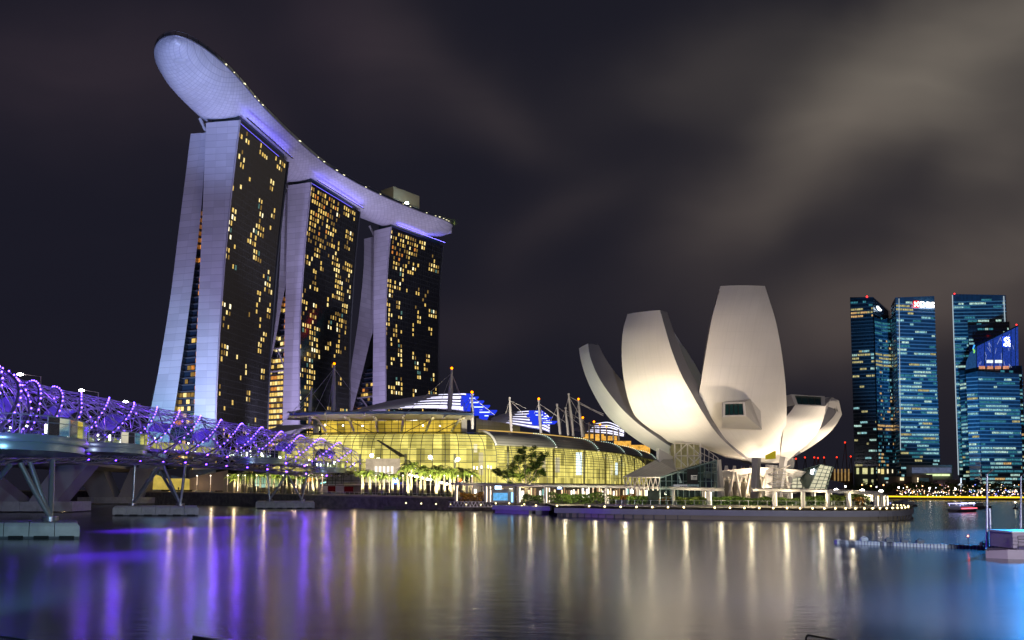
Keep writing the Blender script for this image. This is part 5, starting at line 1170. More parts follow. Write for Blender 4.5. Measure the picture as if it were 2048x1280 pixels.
def make_bridge():
    S0, S1 = 6.0, BT; st = np.arange(S0, S1, 1.6)
    for j in range(8):
        b = MB(); b.tube([bp(s, thO(s, j)) for s in st], .25, 6); b.build('outer_helix_tube', steel, bridge)
    for j in range(8):
        b = MB(); b.tube([bp(s, thI(s, j), .84) for s in st], .13, 5); b.build('inner_helix_tube', steel2, bridge)
    br = MB(); rod = MB()
    for s in np.arange(S0, S1 - 10, 4.8):
        for j in range(8):
            p = bp(s, thO(s, j)); t = thO(s, j) % (2 * math.pi)
            best = sorted(range(8), key=lambda i: abs(((thI(s + 2.4, i) - t + math.pi) % (2 * math.pi)) - math.pi))[:2]
            for i in best: br.tube([p, bp(s + 2.4, thI(s + 2.4, i), .84)], .085, 4, caps=False)
            s2 = s + 9.6; rod.tube([p, bp(s2, thO(s2, (j + 1) % 8))], .055, 4, caps=False)
            s3 = s + 4.8; rod.tube([p, bp(s3, thO(s3, (j + 1) % 8) )], .045, 4, caps=False)
    tag(br.build('brace_struts', steel2, bridge), kind='stuff'); tag(rod.build('tension_rods', steel2, bridge), kind='stuff')
    # deck
    D = -.48; ss = np.arange(S0, S1 + .1, 3.0)
    def dk(s, lat, z=0): c, n, d = bpos(s); w = RR(s) / RB; return c + n * lat * max(w, .6) + Vector((0, 0, D * RR(s) + z))
    b = MB(); b.grid([[dk(s, -4.6), dk(s, 4.6)] for s in ss], False); b.grid([[dk(s, 4.6, -.6), dk(s, -4.6, -.6)] for s in ss], False)
    b.grid([[dk(s, 4.6), dk(s, 4.6, -.6)] for s in ss], False); b.grid([[dk(s, -4.6, -.6), dk(s, -4.6)] for s in ss], False); b.build('walk_deck', mat('bridge_deck', (.16, .15, .17), .45, .3), bridge)
    g = MB()
    for l in (-4.4, 4.4): g.grid([[dk(s, l, .1), dk(s, l, 1.9)] for s in ss], False)
    g.build('glass_balustrade', glass('bridge_glass', (.72, .78, .82), .10), bridge)
    g = MB()
    for l in (-4.4, 4.4):
        g.tube([dk(s, l, 1.95) for s in ss], .07, 4)
        for s in ss: g.tube([dk(s, l), dk(s, l, 1.95)], .06, 4)
    g.build('balustrade_rail', steel2, bridge)
    # lower chords
    for th in (math.pi - .5, math.pi + .5, math.pi): b = MB(); b.tube([bp(s, th, .97) for s in ss], .22, 6); b.build('bottom_chord', steel, bridge)
    # canopies of fritted glass and mesh
    cm = mat('canopy_fritted', (.13, .15, .26), .25, 0); k = 0; s = S0 + 4
    while s < S1 - 30:
        ln = 12; b = MB(); b.grid([[bp(s + a, th, .62) for th in np.linspace(-1.4 + .2 * (k % 2), -.25 - .2 * (k % 2), 9)] for a in np.linspace(0, ln, 6)], True); b.build('canopy_panel', cm, bridge); s += ln + 16; k += 1
    # violet lamps along the outer tubes
    led = glow('violet_led', (.16, .07, 1.0), 12, True); L_ = []
    for j in range(8):
        for s in np.arange(S0, S1 - 22, 2.6):
            th = ((thO(s, j) + math.pi) % (2 * math.pi)) - math.pi
            if -.5 < th < 1.9: L_.append((bp(s, th) + (bp(s, th) - bp(s, th, 0)).normalized() * .32, s))
            elif -1.9 < th <= -.5 and R.random() < .35: L_.append((bp(s, th, .95), s))
    L_ = [q for q in L_ if q[0].y > 60 and q[0].x / q[0].y * F + PU > -60]; L_.sort(key=lambda q: q[0].y); rest = MB()
    for i, (p, s) in enumerate(L_):
        r = .09 + .0004 * p.y
        if i < 98: b = MB(); b.ball(p, r); b.build('violet_lamp', led, bridge)
        else: rest.ball(p, r)
    tag(rest.build('distant_violet_lamps', led, bridge), kind='stuff')
    big = glow('violet_spot', (.12, .03, 1.0), 40, True)
    for s in np.arange(s_at(112), S1 - 35, 14.4):
        for o, th in ((0, math.pi - .95), (7, math.pi - .35)):
            b = MB(); b.ball(bp(s + o, th, .93), .28); b.build('underdeck_lamp', big, bridge)
    white = glow('deck_white_lamp', (1, .9, .75), 16, False)
    for s in np.arange(S0 + 20, S1 - 12, 11.0): b = MB(); b.ball(dk(s, R.choice((-4, 4.2)), R.uniform(1, 3)), .22); b.build('deck_lamp', white, bridge)
    # viewing pods
    pg = mat('pod_metal', (.30, .38, .46), .30, .5); pgl = glass('pod_glass', (.75, .82, .82), .16)
    for (Yc, shift, la, lo, zf) in ((117, 6.2, 9.5, 17, 14.2), (184, 6.5, 9.0, 13.0, None), (290, 6.0, 7.5, 12, None), (342, 4.0, 6, 9, None)):
        s = s_at(Yc); c, n, d = bpos(s); c = c + n * shift; z = zf or dk(s, 0).z; P = [c + n * (la * math.cos(a)) + d * (lo * math.sin(a)) for a in np.linspace(0, 2 * math.pi, 33)[:-1]]
        b = MB(); PP = P + [P[0]]; vv = lambda p, k, h: Vector((c.x + (p.x - c.x) * k, c.y + (p.y - c.y) * k, z + h)); b.grid([[vv(p, 1, -1.0), vv(p, 1.012, -.5), vv(p, 1, 0)] for p in PP], True); b.add([vv(p, 1, 0) for p in P], [tuple(range(len(P)))]); b.add([vv(p, 1, -1.0) for p in P], [tuple(range(len(P)))[::-1]]); o = b.build('viewing_pod', pg, bridge)
        b = MB(); b.grid([[vv(p, .95, -2.0), vv(p, .955, -1.5), vv(p, .95, -1.0)] for p in PP], True); b.add([vv(p, .95, -2.0) for p in P], [tuple(range(len(P)))[::-1]]); b.build('pod_fascia', pg, o)
        P2 = [c + n * (la * math.cos(a)) + d * (lo * math.sin(a)) for a in np.linspace(-2.0, 2.0, 25)]
        b = MB(); b.grid([[Vector((p.x, p.y, z)), Vector((p.x, p.y, z + 2.35))] for p in P2], False); b.build('pod_glass', pgl, o)
        b = MB()
        for p in P2[::2]: b.tube([(p.x, p.y, z), (p.x, p.y, z + 2.4)], .08, 4)
        b.tube([(p.x, p.y, z + 2.4) for p in P2], .09, 4); b.tube([(p.x, p.y, z + 1.6) for p in P2], .05, 4); b.build('pod_rail', steel2, o)
        for k in (2, 7, 12, 17, 21):
            p = c + (P2[k] - c) * .72; b = MB(); b.tube([(p.x, p.y, z + .5), (p.x, p.y, z + 1.7)], .16, 6); b.build('pod_lamp', glow('pod_lamp', (1, .92, .7), 11, True), o)
    # piers
    cap = mat('pontoon_concrete', (.46, .44, .43), .6, var=.35, vscale=.7); dark = mat('pile_dark'); legm = mat('leg_steel', (.40, .41, .44), .3, .7)
    def pier(u0, u1, vt, vw, feet, name):
        Yf = H * F / (vw - 979); a = Vector((XY(u0, Yf), Yf, 0)); b_ = Vector((XY(u1, Yf), Yf, 0)); zt = H - (vt - 979) / F * Yf
        dp = 9.0; n = max(4, int((b_.x - a.x) / 3.4)); mb = MB(); w = (b_.x - a.x) / n
        root = MB(); o = None
        for k in range(n):
            x0 = a.x + k * w + .05; x1 = x0 + w - .1; sec = [(0, .35), (0, zt - .6), (.35, zt - .15), (.9, zt), (dp, zt), (dp, .35)]
            e0 = .5 if k == 0 else 0; e1 = .5 if k == n - 1 else 0
            sh = b_.x / Yf
            vs = [(x0 + (e0 if z > zt - .3 else 0) + y * sh, Yf + y, z) for y, z in sec] + [(x1 - (e1 if z > zt - .3 else 0) + y * sh, Yf + y, z) for y, z in sec]; m = 6
            root.add(vs, [tuple(range(m)), tuple(range(m, 2 * m))[::-1]] + [(i, i + m, (i + 1) % m + m, (i + 1) % m) for i in range(m)])
        o = root.build('pile_cap', cap, bridge); mb = MB(); sh = b_.x / Yf; mb.prism([(a.x + .3, Yf + .3), (b_.x - .3, Yf + .3), (b_.x - .3 + (dp - .3) * sh, Yf + dp - .3), (a.x + .3 + (dp - .3) * sh, Yf + dp - .3)], -1, .4); mb.build('cap_base', dark, o)
        for k in range(n):
            mb = MB(); mb.box((a.x + (k + .5) * w, Yf - .12, .25), (w * .55, .3, .4)); mb.build('fender', mat('fender_black', (.015, .015, .017), .6), o)
        for (fu, tops) in feet:
            p = atZ(fu, vt + 1, zt); p = Vector((XY(fu, Yf + 4), Yf + 4, zt)); mb = MB(); mb.tube([p, p + Vector((0, 0, .7))], 1.1, 12); mb.build('leg_foot', steel, o)
            for (tu, tv, dY) in tops:
                q = atY(tu, tv, Yf + 4 + dY); mb = MB(); mb.tube([p + Vector((0, 0, .5)), p.lerp(q, .5), q], [.36, .42, .36], 8); mb.build('leg', legm, bridge)
    pier(-190, 165, 1044, 1077, [(105, [(60, 925, 0), (40, 925, -4), (105, 920, 4)]), (-70, [(20, 930, -6), (-40, 930, 2)])], 'a')
    pier(228, 400, 1012, 1032, [(268, [(270, 930, 0), (312, 935, 5), (318, 935, -3)]), (363, [(324, 924, 0), (315, 934, 6), (371, 928, 2)])], 'b')
    pier(513, 631, 1002, 1017.5, [(541, [(533, 925, 0), (573, 948, 0)]), (605, [(573, 944, 0), (616, 944, 2)])], 'c')
    # landing strut
    b = MB(); b.tube([atY(704, 962, 368), atY(722, 986, 352)], .35, 6); b.build('leg', legm, bridge)
make_bridge()
for s in np.arange(30, BT - 10, 16):
    c, n, d = bpos(s); light('helix_glow', 'POINT', tuple(c + n * 2 + Vector((0, 0, 1.0))), 3000, (.20, .06, 1.0), size=.5)
# violet projectors under the deck, washing the water
for (s, P_) in ((s_at(90), 1.2e4), (s_at(120), 1.6e4), (s_at(150), 2e4), (s_at(190), 2.2e4), (s_at(230), 2e4), (s_at(275), 1.2e4)):
    c, n, d = bpos(s); p = c + n * 8.5 + Vector((0, 0, -4)); light('helix_projector', 'SPOT', tuple(p), P_ * 18, (.17, .02, 1.0), tuple(p + n * 28 - d * 10 + Vector((0, 0, -18))), 2.0, 66, 1.0)

# ------------------------------------------------------------------ road bridge behind
def road_bridge():
    root = thing('road_bridge', 'flat concrete road bridge on V-shaped piers behind the helix bridge', 'bridge', (-150, 300, 0)); cm = mat('bridge_concrete', (.34, .32, .33), .7, var=.12)
    path = [(-80, 60, 13.5), (-118, 150, 13.8), (-152, 266, 14.2), (-190, 380, 15.5), (-232, 500, 17.5), (-262, 640, 19)]
    S = spline(path, 5); mb = MB(); rows = []
    for i, p in enumerate(S):
        t = S[min(i + 1, len(S) - 1)] - S[max(i - 1, 0)]; n = Vector((t[1], -t[0], 0)).normalized(); c = Vector(p)
        rows.append([c - n * 9 + Vector((0, 0, 2.4)), c + n * 13 + Vector((0, 0, 2.4)), c + n * 13 + Vector((0, 0, 1.2)), c + n * 7, c - n * 7, c - n * 9 + Vector((0, 0, 1.2))])
    mb.grid([r + [r[0]] for r in rows], False); mb.build('deck', cm, root)
    for (uc, Yb, wl, vw, arms) in ((-10, 266, 158, 1025, ((20, -75), (95, 150))), (237, 415, 80, 1008.5, ((210, 182), (266, 292)))):
        Yf = H * F / (vw - 979); zt = 3.4; x0, x1 = XY(uc - wl, Yf), XY(uc + wl, Yf); mb = MB(); n = 9
        for k in range(n): w = (x1 - x0) / n; mb.box((x0 + (k + .5) * w, Yf + 6, zt / 2 + .2), (w - .12, 12, zt - .4))
        o = mb.build('pile_cap', mat('pontoon_concrete'), root)
        for (ub, ut) in arms:
            a = Vector((XY(ub, Yf + 5), Yf + 5, zt)); top = 15.0 if Yf < 300 else 17.5; b = Vector((XY(ut, Yf + 5), Yf + 5, top)); w = 4.5 if Yf < 300 else 6.0; sg = 1 if ut > ub else -1
            mb = MB(); mb.add([a + Vector((-w, -2, 0)), a + Vector((w, -2, 0)), b + Vector((w * 1.1, -2, 0)), b + Vector((-w * 1.1, -2, 0)), a + Vector((-w, 6, 0)), a + Vector((w, 6, 0)), b + Vector((w * 1.1, 6, 0)), b + Vector((-w * 1.1, 6, 0))],
                             [(0, 1, 2, 3), (5, 4, 7, 6), (1, 5, 6, 2), (4, 0, 3, 7)]); mb.build('pier_arm', cm, root)
    grp = 'tall street lamps of the road bridge'
    for i, (u, v, up, Y) in enumerate(((40, 748, 82, 205), (162, 780, 197, 225), (250, 803, 280, 262))):
        a = atY(up, v + 5, Y); l = atY(u + 3, v, Y - 1); r = thing('street_lamp', 'white street lamp on a long arm above the helix bridge, %s from the left' % ORD[i], 'street lamp', (a.x, a.y, 16), grp)
        mb = MB(); mb.tube([(a.x, a.y, 15), a, l], .12, 5); mb.build('pole', mat('pole_paint'), r); mb = MB(); mb.ball(l + Vector((-.3, 0, -.1)), .55, 2, (1.3, 1, .55)); mb.build('lamp_head', glow('street_white', (1, .97, 1), 45), r)
road_bridge()
# ------------------------------------------------------------------ buildings on the left bank below the bridges
def left_bank():
    root = thing('ramp_pavilion', 'low pavilion with ribbed sloping roof and amber lit wall beside the left quay', 'pavilion', (XY(390, 410), 470, 6)); W_ = mat('pav_wall', (.22, .18, .18), .7, var=.1)
    b = MB(); b.add([atY(300, 942, 410), atY(378, 934, 404), atY(455, 940, 404), atY(330, 957, 398), atY(378, 957, 396)], [(0, 1, 4, 3)]); b.add([atY(330, 941, 418), atY(440, 938, 410), atY(378, 958, 404), atY(322, 946, 410)], [(0, 1, 2, 3)])
    b.build('roof', lines_mat('ribbed_roof', (.35, .28, .20), (.12, .10, .08), .1, 0, .3), root)
    b = MB(); b.quad(atY(378, 980, 410), atY(456, 982, 404), atY(456, 940, 404), atY(378, 956, 410)); b.build('side_wall', W_, root)
    b = MB(); b.quad(atY(305, 979, 412), atY(379, 980, 409), atY(379, 956, 409), atY(308, 950, 412)); b.build('lit_wall', glow('amber_wall', (.85, .62, .12), .6, True, .3, .2), root)
    p = atY(345, 971, 410); light('wall_wash', 'POINT', (p.x, p.y - 2, p.z), 1500, (1, .8, .3), size=.5)
    s = thing('waterfront_shop', 'low violet-grey shop front with dark red doors below the bridge landing', 'building', (XY(660, 372), 372, 5)); Y = 358
    wl = mat('violet_wall', (.42, .36, .46), .6, var=.1)
    b = MB(); b.add([atY(582, 987, Y), atY(722, 988, Y - 8), atY(722, 950, Y - 8), atY(655, 952, Y), atY(590, 972, Y)], [(0, 1, 2, 3, 4)]); b.build('wall', wl, s)
    for u0, u1, v0, v1 in ((655.5, 671, 972, 985), (688, 719, 973, 986)): b = MB(); b.quad(atY(u0, v1, Y - 9), atY(u1, v1, Y - 9), atY(u1, v0, Y - 9), atY(u0, v0, Y - 9)); b.build('door', glow('red_door', (.10, .008, .012), .25, False), s)
    b = MB()
    for v in (971, 961): b.tube([atY(640, v, Y - 9), atY(720, v, Y - 9)], .1, 4)
    for u in (655, 671, 687, 704): b.tube([atY(u, 952, Y - 9), atY(u, 971, Y - 9)], .1, 4)
    b.build('shop_frame', mat('dark_trim'), s)
    b = MB(); b.quad(atY(611, 972, Y + 4), atY(652, 962, Y + 4), atY(648, 950, Y + 4), atY(611, 950, Y + 4)); b.build('orange_window', glow('orange_window', (1, .42, .04), 1.1, True, .3, .4), s)
    b = MB(); b.quad(atY(641, 967.5, Y - 10), atY(652, 965, Y - 10), atY(652, 963.5, Y - 10), atY(641, 966, Y - 10)); b.build('neon_tube', glow('neon_cyan', (.3, .9, 1), 4, False), s)
    t = thing('glass_hall', 'low glazed hall with pale teal windows behind the quay palms', 'building', (XY(560, 400), 400, 5))
    b = MB(); b.prism([(XY(448, 404), 404), (XY(612, 374), 374), (XY(612, 400), 400), (XY(448, 426), 426)], 5, 14.5); b.build('wall', mat('hall_wall', (.16, .15, .15), .7), t)
    for u0, u1, v0, v1, cc, sv in ((510, 518, 953, 972, (.5, .85, .7), .9), (523, 537, 954, 975, (.45, .75, .62), .7), (539, 557, 955, 973, (.55, .7, .35), .6), (560, 566, 955, 968, (.5, .6, .4), .4), (592, 604, 958, 972, (.6, .75, .5), .7)):
        b = MB(); b.quad(atY(u0, v1, 371), atY(u1, v1, 371), atY(u1, v0, 371), atY(u0, v0, 371)); b.build('window', glow('hall_win_%d' % u0, cc, sv, False, .3, .5), t)
    # strolling person
    p = atY(357, 984, 408); r = .1
    me = bpy.data.meshes.new('person'); z = 0
    V = [(0, 0, .95), (0, 0, 1.2), (0, 0, 1.45), (0, 0, 1.58), (0, 0, 1.72), (.1, 0, .9), (.14, .1, .5), (.16, .2, .05), (-.1, 0, .9), (-.14, -.1, .5), (-.22, -.2, .05), (.2, 0, 1.42), (.26, .05, 1.15), (.24, .15, .92), (-.2, 0, 1.42), (-.27, -.05, 1.15), (-.25, .1, .92)]
    E = [(0, 1), (1, 2), (2, 3), (3, 4), (0, 5), (5, 6), (6, 7), (0, 8), (8, 9), (9, 10), (2, 11), (11, 12), (12, 13), (2, 14), (14, 15), (15, 16)]
    me.from_pydata(V, E, []); o = bpy.data.objects.new('person', me); col.objects.link(o); o.location = (p.x, p.y, on_quay(357, 3).z); me.materials.append(mat('dark_cloth', (.02, .02, .025), .8)); o.scale = (1.3, 1.3, 1.3)
    md = o.modifiers.new('skin', 'SKIN'); rr = [.16, .15, .17, .07, .12, .11, .08, .05, .11, .08, .05, .07, .05, .04, .07, .05, .04]
    for i, v in enumerate(me.skin_vertices[0].data): v.radius = (rr[i], rr[i]); v.use_root = i == 0
    o.modifiers.new('sub', 'SUBSURF').levels = 1
    tag(o, 'person in dark clothes walking on the quay before the amber lit wall', 'person')
left_bank()

# ------------------------------------------------------------------ financial district towers
def office(name, label, foot, z0, z1s, rows, mats, seed, pfun, fh=4.2, cw=1.6, faces=None, glassm=None, nmax=95, litfaces=(0,)):
    fh = 3.7
    """foot: [(u,Y)...] plan points, camera-facing faces first, listed left->right then closed behind"""
    rng = random.Random(seed); P = [Vector((XY(u, Y), Y, 0)) for u, Y in foot]
    root = thing(name, label, 'skyscraper', (P[0].x, P[0].y, z0), 'office towers across the bay')
    b = MB(); b.prism([(p.x, p.y) for p in P], z0, z1s); b.build('glass_tower', glassm, root)
    fin = MB(); wins = []
    for fi in litfaces:
        a, c = P[fi], P[(fi + 1) % len(P)]; L_ = (c - a).length; d = (c - a).normalized(); n = Vector((d.y, -d.x, 0)); za, zc = z1s[fi], z1s[(fi + 1) % len(P)]
        nf = int((max(za, zc) - z0) / fh)
        for k in range(nf):
            z = z0 + k * fh; lim = 1.0
            if z + fh > min(za, zc): 
                continue
            fin.add([a + n * .35 + Vector((0, 0, z)), c + n * .35 + Vector((0, 0, z)), c + n * .35 + Vector((0, 0, z + 1.0)), a + n * .35 + Vector((0, 0, z + 1.0)), a + Vector((0, 0, z + 1.0)), c + Vector((0, 0, z + 1.0)), a + Vector((0, 0, z)), c + Vector((0, 0, z))], [(0, 1, 2, 3), (3, 2, 5, 4), (6, 7, 1, 0)])
            x = 0.4
            zf = (z - z0) / (max(z1s) - z0); full = rng.random()
            while x < L_ - 1.5:
                p, seg, kind = pfun(fi, x / L_, zf, full, rng); w = seg
                w = min(w, L_ - .5 - x)
                if rng.random() < p:
                    xx = x
                    if w > .8: q = [a + d * s + n * .12 + Vector((0, 0, h)) for s, h in ((xx, z + 1.25), (xx + w - .35, z + 1.25), (xx + w - .35, z + fh - .5), (xx, z + fh - .5))]; wins.append((kind, q, w))
                x += w
    fin.build('spandrel_fins', mats['fin'], root)
    wins.sort(key=lambda w: -w[2]); rest = {}
    for i, (k, q, w) in enumerate(wins):
        if i < nmax: b = MB(); b.add(q, [(0, 1, 2, 3)], uv=[(0, 0), (w, 0), (w, 2.4), (0, 2.4)]); b.build('lit_window', OFW[k], root)
        else: rest.setdefault(k, MB()).add(q, [(0, 1, 2, 3)], uv=[(0, 0), (w, 0), (w, 2.4), (0, 2.4)])
    for k, b in rest.items(): tag(b.build('small_lit_windows', OFW[k], root), kind='stuff')
    return root, P
def officeglow(name, c, s):
    m = bpy.data.materials.new(name); m.use_nodes = True; t = m.node_tree; t.nodes.clear(); g = N(t, 'ShaderNodeNewGeometry'); mp = N(t, 'ShaderNodeMapping'); mp.inputs['Scale'].default_value = (1.1, 1.1, .5); L(t, g.outputs['Position'], mp.inputs[0])
    n = N(t, 'ShaderNodeTexNoise', i_Scale=1.0, i_Detail=4.0, i_Roughness=.8); L(t, mp.outputs[0], n.inputs[0]); k = M_(t, 'POWER', M_(t, 'MULTIPLY', n.outputs[0], 1.75), 3.0)
    uv = N(t, 'ShaderNodeUVMap'); s_ = N(t, 'ShaderNodeSeparateXYZ'); L(t, uv.outputs[0], s_.inputs[0]); mull = M_(t, 'GREATER_THAN', M_(t, 'FRACT', M_(t, 'DIVIDE', s_.outputs[0], 1.7)), .14)
    k = M_(t, 'MULTIPLY', M_(t, 'MAXIMUM', k, .06), M_(t, 'MULTIPLY_ADD', mull, .8, .2))
    e = N(t, 'ShaderNodeEmission'); e.inputs[0].default_value = (*c, 1); L(t, M_(t, 'MULTIPLY', k, s), e.inputs[1]); o = N(t, 'ShaderNodeOutputMaterial'); L(t, e.outputs[0], o.inputs[0]); noise_sample_off(m); return m
OFW = [officeglow('office_cyan', (.42, .85, .90), .85), officeglow('office_pale', (.65, 1.0, .88), .9), officeglow('office_yellow', (.95, .85, .38), .65), officeglow('office_teal_dim', (.08, .42, .55), .6), officeglow('office_amber', (1, .62, .25), .9), officeglow('office_blue', (.03, .22, .6), .35)]
gD = lines_mat('office_glass_dark', (.012, .030, .050), (.03, .06, .09), 1.7, 4.2, .12, .25, rough=.12, var=.4, spec=.8); gB = lines_mat('office_glass_blue', (.04, .12, .20), (.04, .10, .18), 1.7, 4.2, .1, .2, rough=.14, var=.4, spec=.8)
finB = {'fin': mat('fin_blue_grey', (.30, .40, .55), .4)}; finD = {'fin': mat('fin_dark', (.07, .10, .14), .5)}; finG = {'fin': mat('fin_silver', (.45, .60, .66), .35)}
def zt(u, v, Y): return atY(u, v, Y).z
def pA(f, x, z, full, r):
    if f == 0:
        if .84 < z < .88: return (.9, r.uniform(3, 8), r.choice((4, 2)))
        if .88 < z: return (.35, r.uniform(2, 6), 3)
        return ((.40 if z < .72 else .0) if full < .5 else .05, r.uniform(2.5, 8), r.choice((2, 0, 1, 2)))
    return (.10, r.uniform(2, 6), 3)
DIST = 880
office('office_tower', 'dark square office tower with red roof beacon, leftmost of the far skyline', [(1709, 880), (1756, 872), (1786, 905), (1790, 930), (1712, 930)], 4, [zt(1704, 594.5, 880), zt(1752, 594, 872), zt(1782, 622, 905), zt(1782, 622, 930), zt(1706, 595, 930)], None, finD, 21, pA, glassm=gD, litfaces=(0, 1))
def pM(f, x, z, full, r):
    if .66 < z < .73: return (.9, r.uniform(6, 16), r.choice((2, 2, 0)))
    if .32 < z < .36: return (.8, r.uniform(5, 12), 4)
    if z > .8: return (.6, r.uniform(6, 20), 3)
    return (.42, r.uniform(1.2, 5), r.choice((3, 3, 3, 5, 0, 4)))
office('office_tower', 'curved lower office tower between the dark tower and the wide blue tower', [(1757, 868), (1772, 878), (1790, 882), (1808, 872), (1808, 920), (1757, 920)], 4, [zt(1747, 634, 868), zt(1765, 640, 878), zt(1780, 636, 882), zt(1797, 628, 872), zt(1797, 628, 920), zt(1747, 634, 920)], None, finB, 22, pM, glassm=gB, litfaces=(0, 1, 2))
def pDn(f, x, z, full, r):
    if f == 0: return (.05, 4, 3)
    if z > .915: return (.96, r.uniform(9, 12), 0)
    if .84 < z < .9: return ((.9 if .1 < x < .42 else .08), r.uniform(3, 8), 2)
    p = np.interp(z, [0, .35, .6, .75, 1], [.88, .85, .55, .35, .35]) * (1.15 if full > .4 else .35)
    return (p, r.uniform(3, 14), r.choices((0, 1, 2, 3), (5, 3, 1 if z < .4 else .4, 4))[0])
TB, PB_ = office('office_tower', 'wide blue office tower with bright crown and red and white roof sign', [(1792, 870), (1801, 842), (1880, 850), (1880, 890), (1795, 890)], 4, [zt(1779, 611, 870), zt(1798, 595, 842), zt(1869, 592, 850), zt(1869, 592, 890), zt(1779, 605, 890)], None, finB, 23, pDn, glassm=gB, litfaces=(0, 1))
def pR(f, x, z, full, r):
    if .60 < z < .78: return (.5, r.uniform(5, 14), r.choice((0, 3)))
    return (.62 if z < .5 else .22, r.uniform(4, 12), r.choice((0, 1, 3, 3)))
office('office_tower', 'tallest ribbed office tower with silver bands and bright vertical edges', [(1917, 885), (2024, 880), (2026, 930), (1918, 930)], 4, [zt(1904.5, 588, 885), zt(2007, 590, 880), zt(2008, 590, 930), zt(1904, 588, 930)], None, finG, 24, pR, glassm=gB, litfaces=(0,))
office('office_tower', 'plain blue office block half hidden behind the slanted-roof tower', [(1946, 872), (2030, 868), (2032, 878), (1947, 880)], 4, [zt(1936, 651, 872), zt(2014, 643, 868), zt(2014, 643, 878), zt(1936, 651, 880)], None, finD, 25, lambda f, x, z, full, r: (.25, r.uniform(3, 8), r.choice((0, 3, 3, 1))), glassm=gD, litfaces=(0,))
def pS(f, x, z, full, r): return (.72 if z < .93 else .1, r.uniform(3, 16), r.choices((0, 1, 2, 3, 4), (5, 3, .7, 5, .3))[0]) if full < .75 else (.12, 5, 3)
SC, PS = office('office_tower', 'slanted-roof office tower with glowing glass crown and white knot emblem', [(1925, 862), (1963, 835), (2052, 845), (2054, 866), (1930, 866)], 4, [zt(1930, 742, 862), zt(1955, 734, 835), zt(2037, 731, 845), zt(2037, 731, 866), zt(1932, 742, 866)], None, finB, 26, pS, glassm=gB, litfaces=(0, 1))
office('office_tower', 'low wide blue office block with fine bands in front of the slanted-roof tower', [(1938, 822), (1962, 816), (2045, 822), (2046, 834), (1938, 834)], 4, [zt(1930, 748, 822), zt(1941, 742, 816), zt(2016, 748, 822), zt(2016, 748, 834), zt(1930, 748, 834)], None, finB, 27, pS, glassm=gB, litfaces=(0, 1))
def crown():
    Y = 836; m = glow('crown_glass', (.03, .09, .60), .5, False, .9, 1.5); dk = mat('dark_trim')
    pts = [(1953, 737), (1955, 691), (2036, 652), (2037, 731)]
    b = MB(); b.add([atY(u, v, Y + 1) for u, v in pts], [(0, 1, 2, 3)][::1]); b.build('crown_glass', m, SC)
    b = MB(); b.add([atY(1930, 745, 858), atY(1953, 737, Y + 1), atY(1955, 691, Y + 1), atY(1941, 703, 850), atY(1933, 722, 856)], [(0, 1, 2, 3, 4)]); b.build('crown_side_glass', glow('crown_side', (.03, .12, .35), .5, False, .6, .8), SC)
    b = MB()
    for u in (1953, 1969, 1986, 2005, 2022, 2031): vt = 691 - (u - 1955) / 81 * 39; b.tube([atY(u, vt, Y), atY(u, 737, Y)], .35, 4)
    b.tube([atY(1941, 703, 850), atY(1955, 691, Y), atY(2037, 651, Y)], .7, 4); b.build('crown_frame', dk, SC)
    b = MB(); rg = random.Random(3)
    for k in range(26): u = 1956 + rg.random() * 72; vt = 693 - (u - 1955) / 81 * 39; v = rg.uniform(vt, 730); b.tube([atY(u, v, Y - .4), atY(u + rg.uniform(-7, 7), min(v + rg.uniform(5, 16), 735), Y - .4)], .12, 3)
    b.build('crown_truss', glow('truss_white', (.5, .62, 1), 1.0, False), SC)
    b = MB(); b.add([atY(u, v, Y - 1) for u, v in ((1990, 726), (2004, 726), (2004, 720), (1990, 720))], [(0, 1, 2, 3)]); b.add([atY(u, v, Y - 1) for u, v in ((1973, 726), (1986, 726), (1986, 720), (1973, 720))], [(0, 1, 2, 3)]); b.build('crown_lobby', glow('crown_lobby', (.8, .9, .9), 1.1, False, .4, .5), SC)
    b = MB()
    for k, u in enumerate(range(1958, 2020, 16)): b.add([atY(u, 738, Y - 1.2), atY(u + 12, 738, Y - 1.2), atY(u + 12, 732, Y - 1.2), atY(u, 732, Y - 1.2)], [(0, 1, 2, 3)])
    b.build('bar_windows', glow('bar_windows', (.9, .38, .22), .7, False, .7, .5), SC)
    # emblem: white interlaced knot on a bright blue field
    r = thing('tower_emblem', 'white knot emblem glowing on blue near the slanted tower top', 'sign', atY(2013, 683, Y - 1)); f = atY
    b = MB(); b.add([f(2005, 694, Y - 1.3), f(2021, 694, Y - 1.3), f(2021, 673, Y - 1.3), f(2005, 673, Y - 1.3)], [(0, 1, 2, 3)]); b.build('sign_field', glow('emblem_blue', (.02, .08, 1), 1.4, False), r)
    w = glow('emblem_white', (.85, .92, 1), 5, False); b = MB(); Ye = Y - 2
    for P_ in ([(2014, 674.5), (2009.5, 677.5), (2009, 680), (2012, 682.5), (2018, 685.5), (2020, 688), (2017, 690.5), (2020, 692.5)], [(2018, 674.8), (2014.5, 678), (2018.5, 680), (2019, 683), (2014, 686), (2009, 687.5), (2008, 690), (2012, 691.5), (2017, 690)]):
        b.tube([f(u, v, Ye) for u, v in P_], .55, 5)
    b.build('knot', w, r)
    # green-blue sister emblem on the side
    r = thing('tower_side_emblem', 'small green and blue emblem on the rounded left side of the slanted tower', 'sign', f(1948, 700, 850)); b = MB(); b.tube([f(1949, 690, 840), f(1946.5, 697, 842), f(1948.5, 702, 841)], .7, 5); b.build('emblem_upper', glow('side_blue', (.05, .35, 1), 1.5, False), r); b = MB(); b.tube([f(1946.5, 698, 841), f(1949, 702, 840), f(1948, 706, 841)], .7, 5); b.build('emblem_lower', glow('side_green', (.3, .9, .15), 1.0, False), r)
crown()
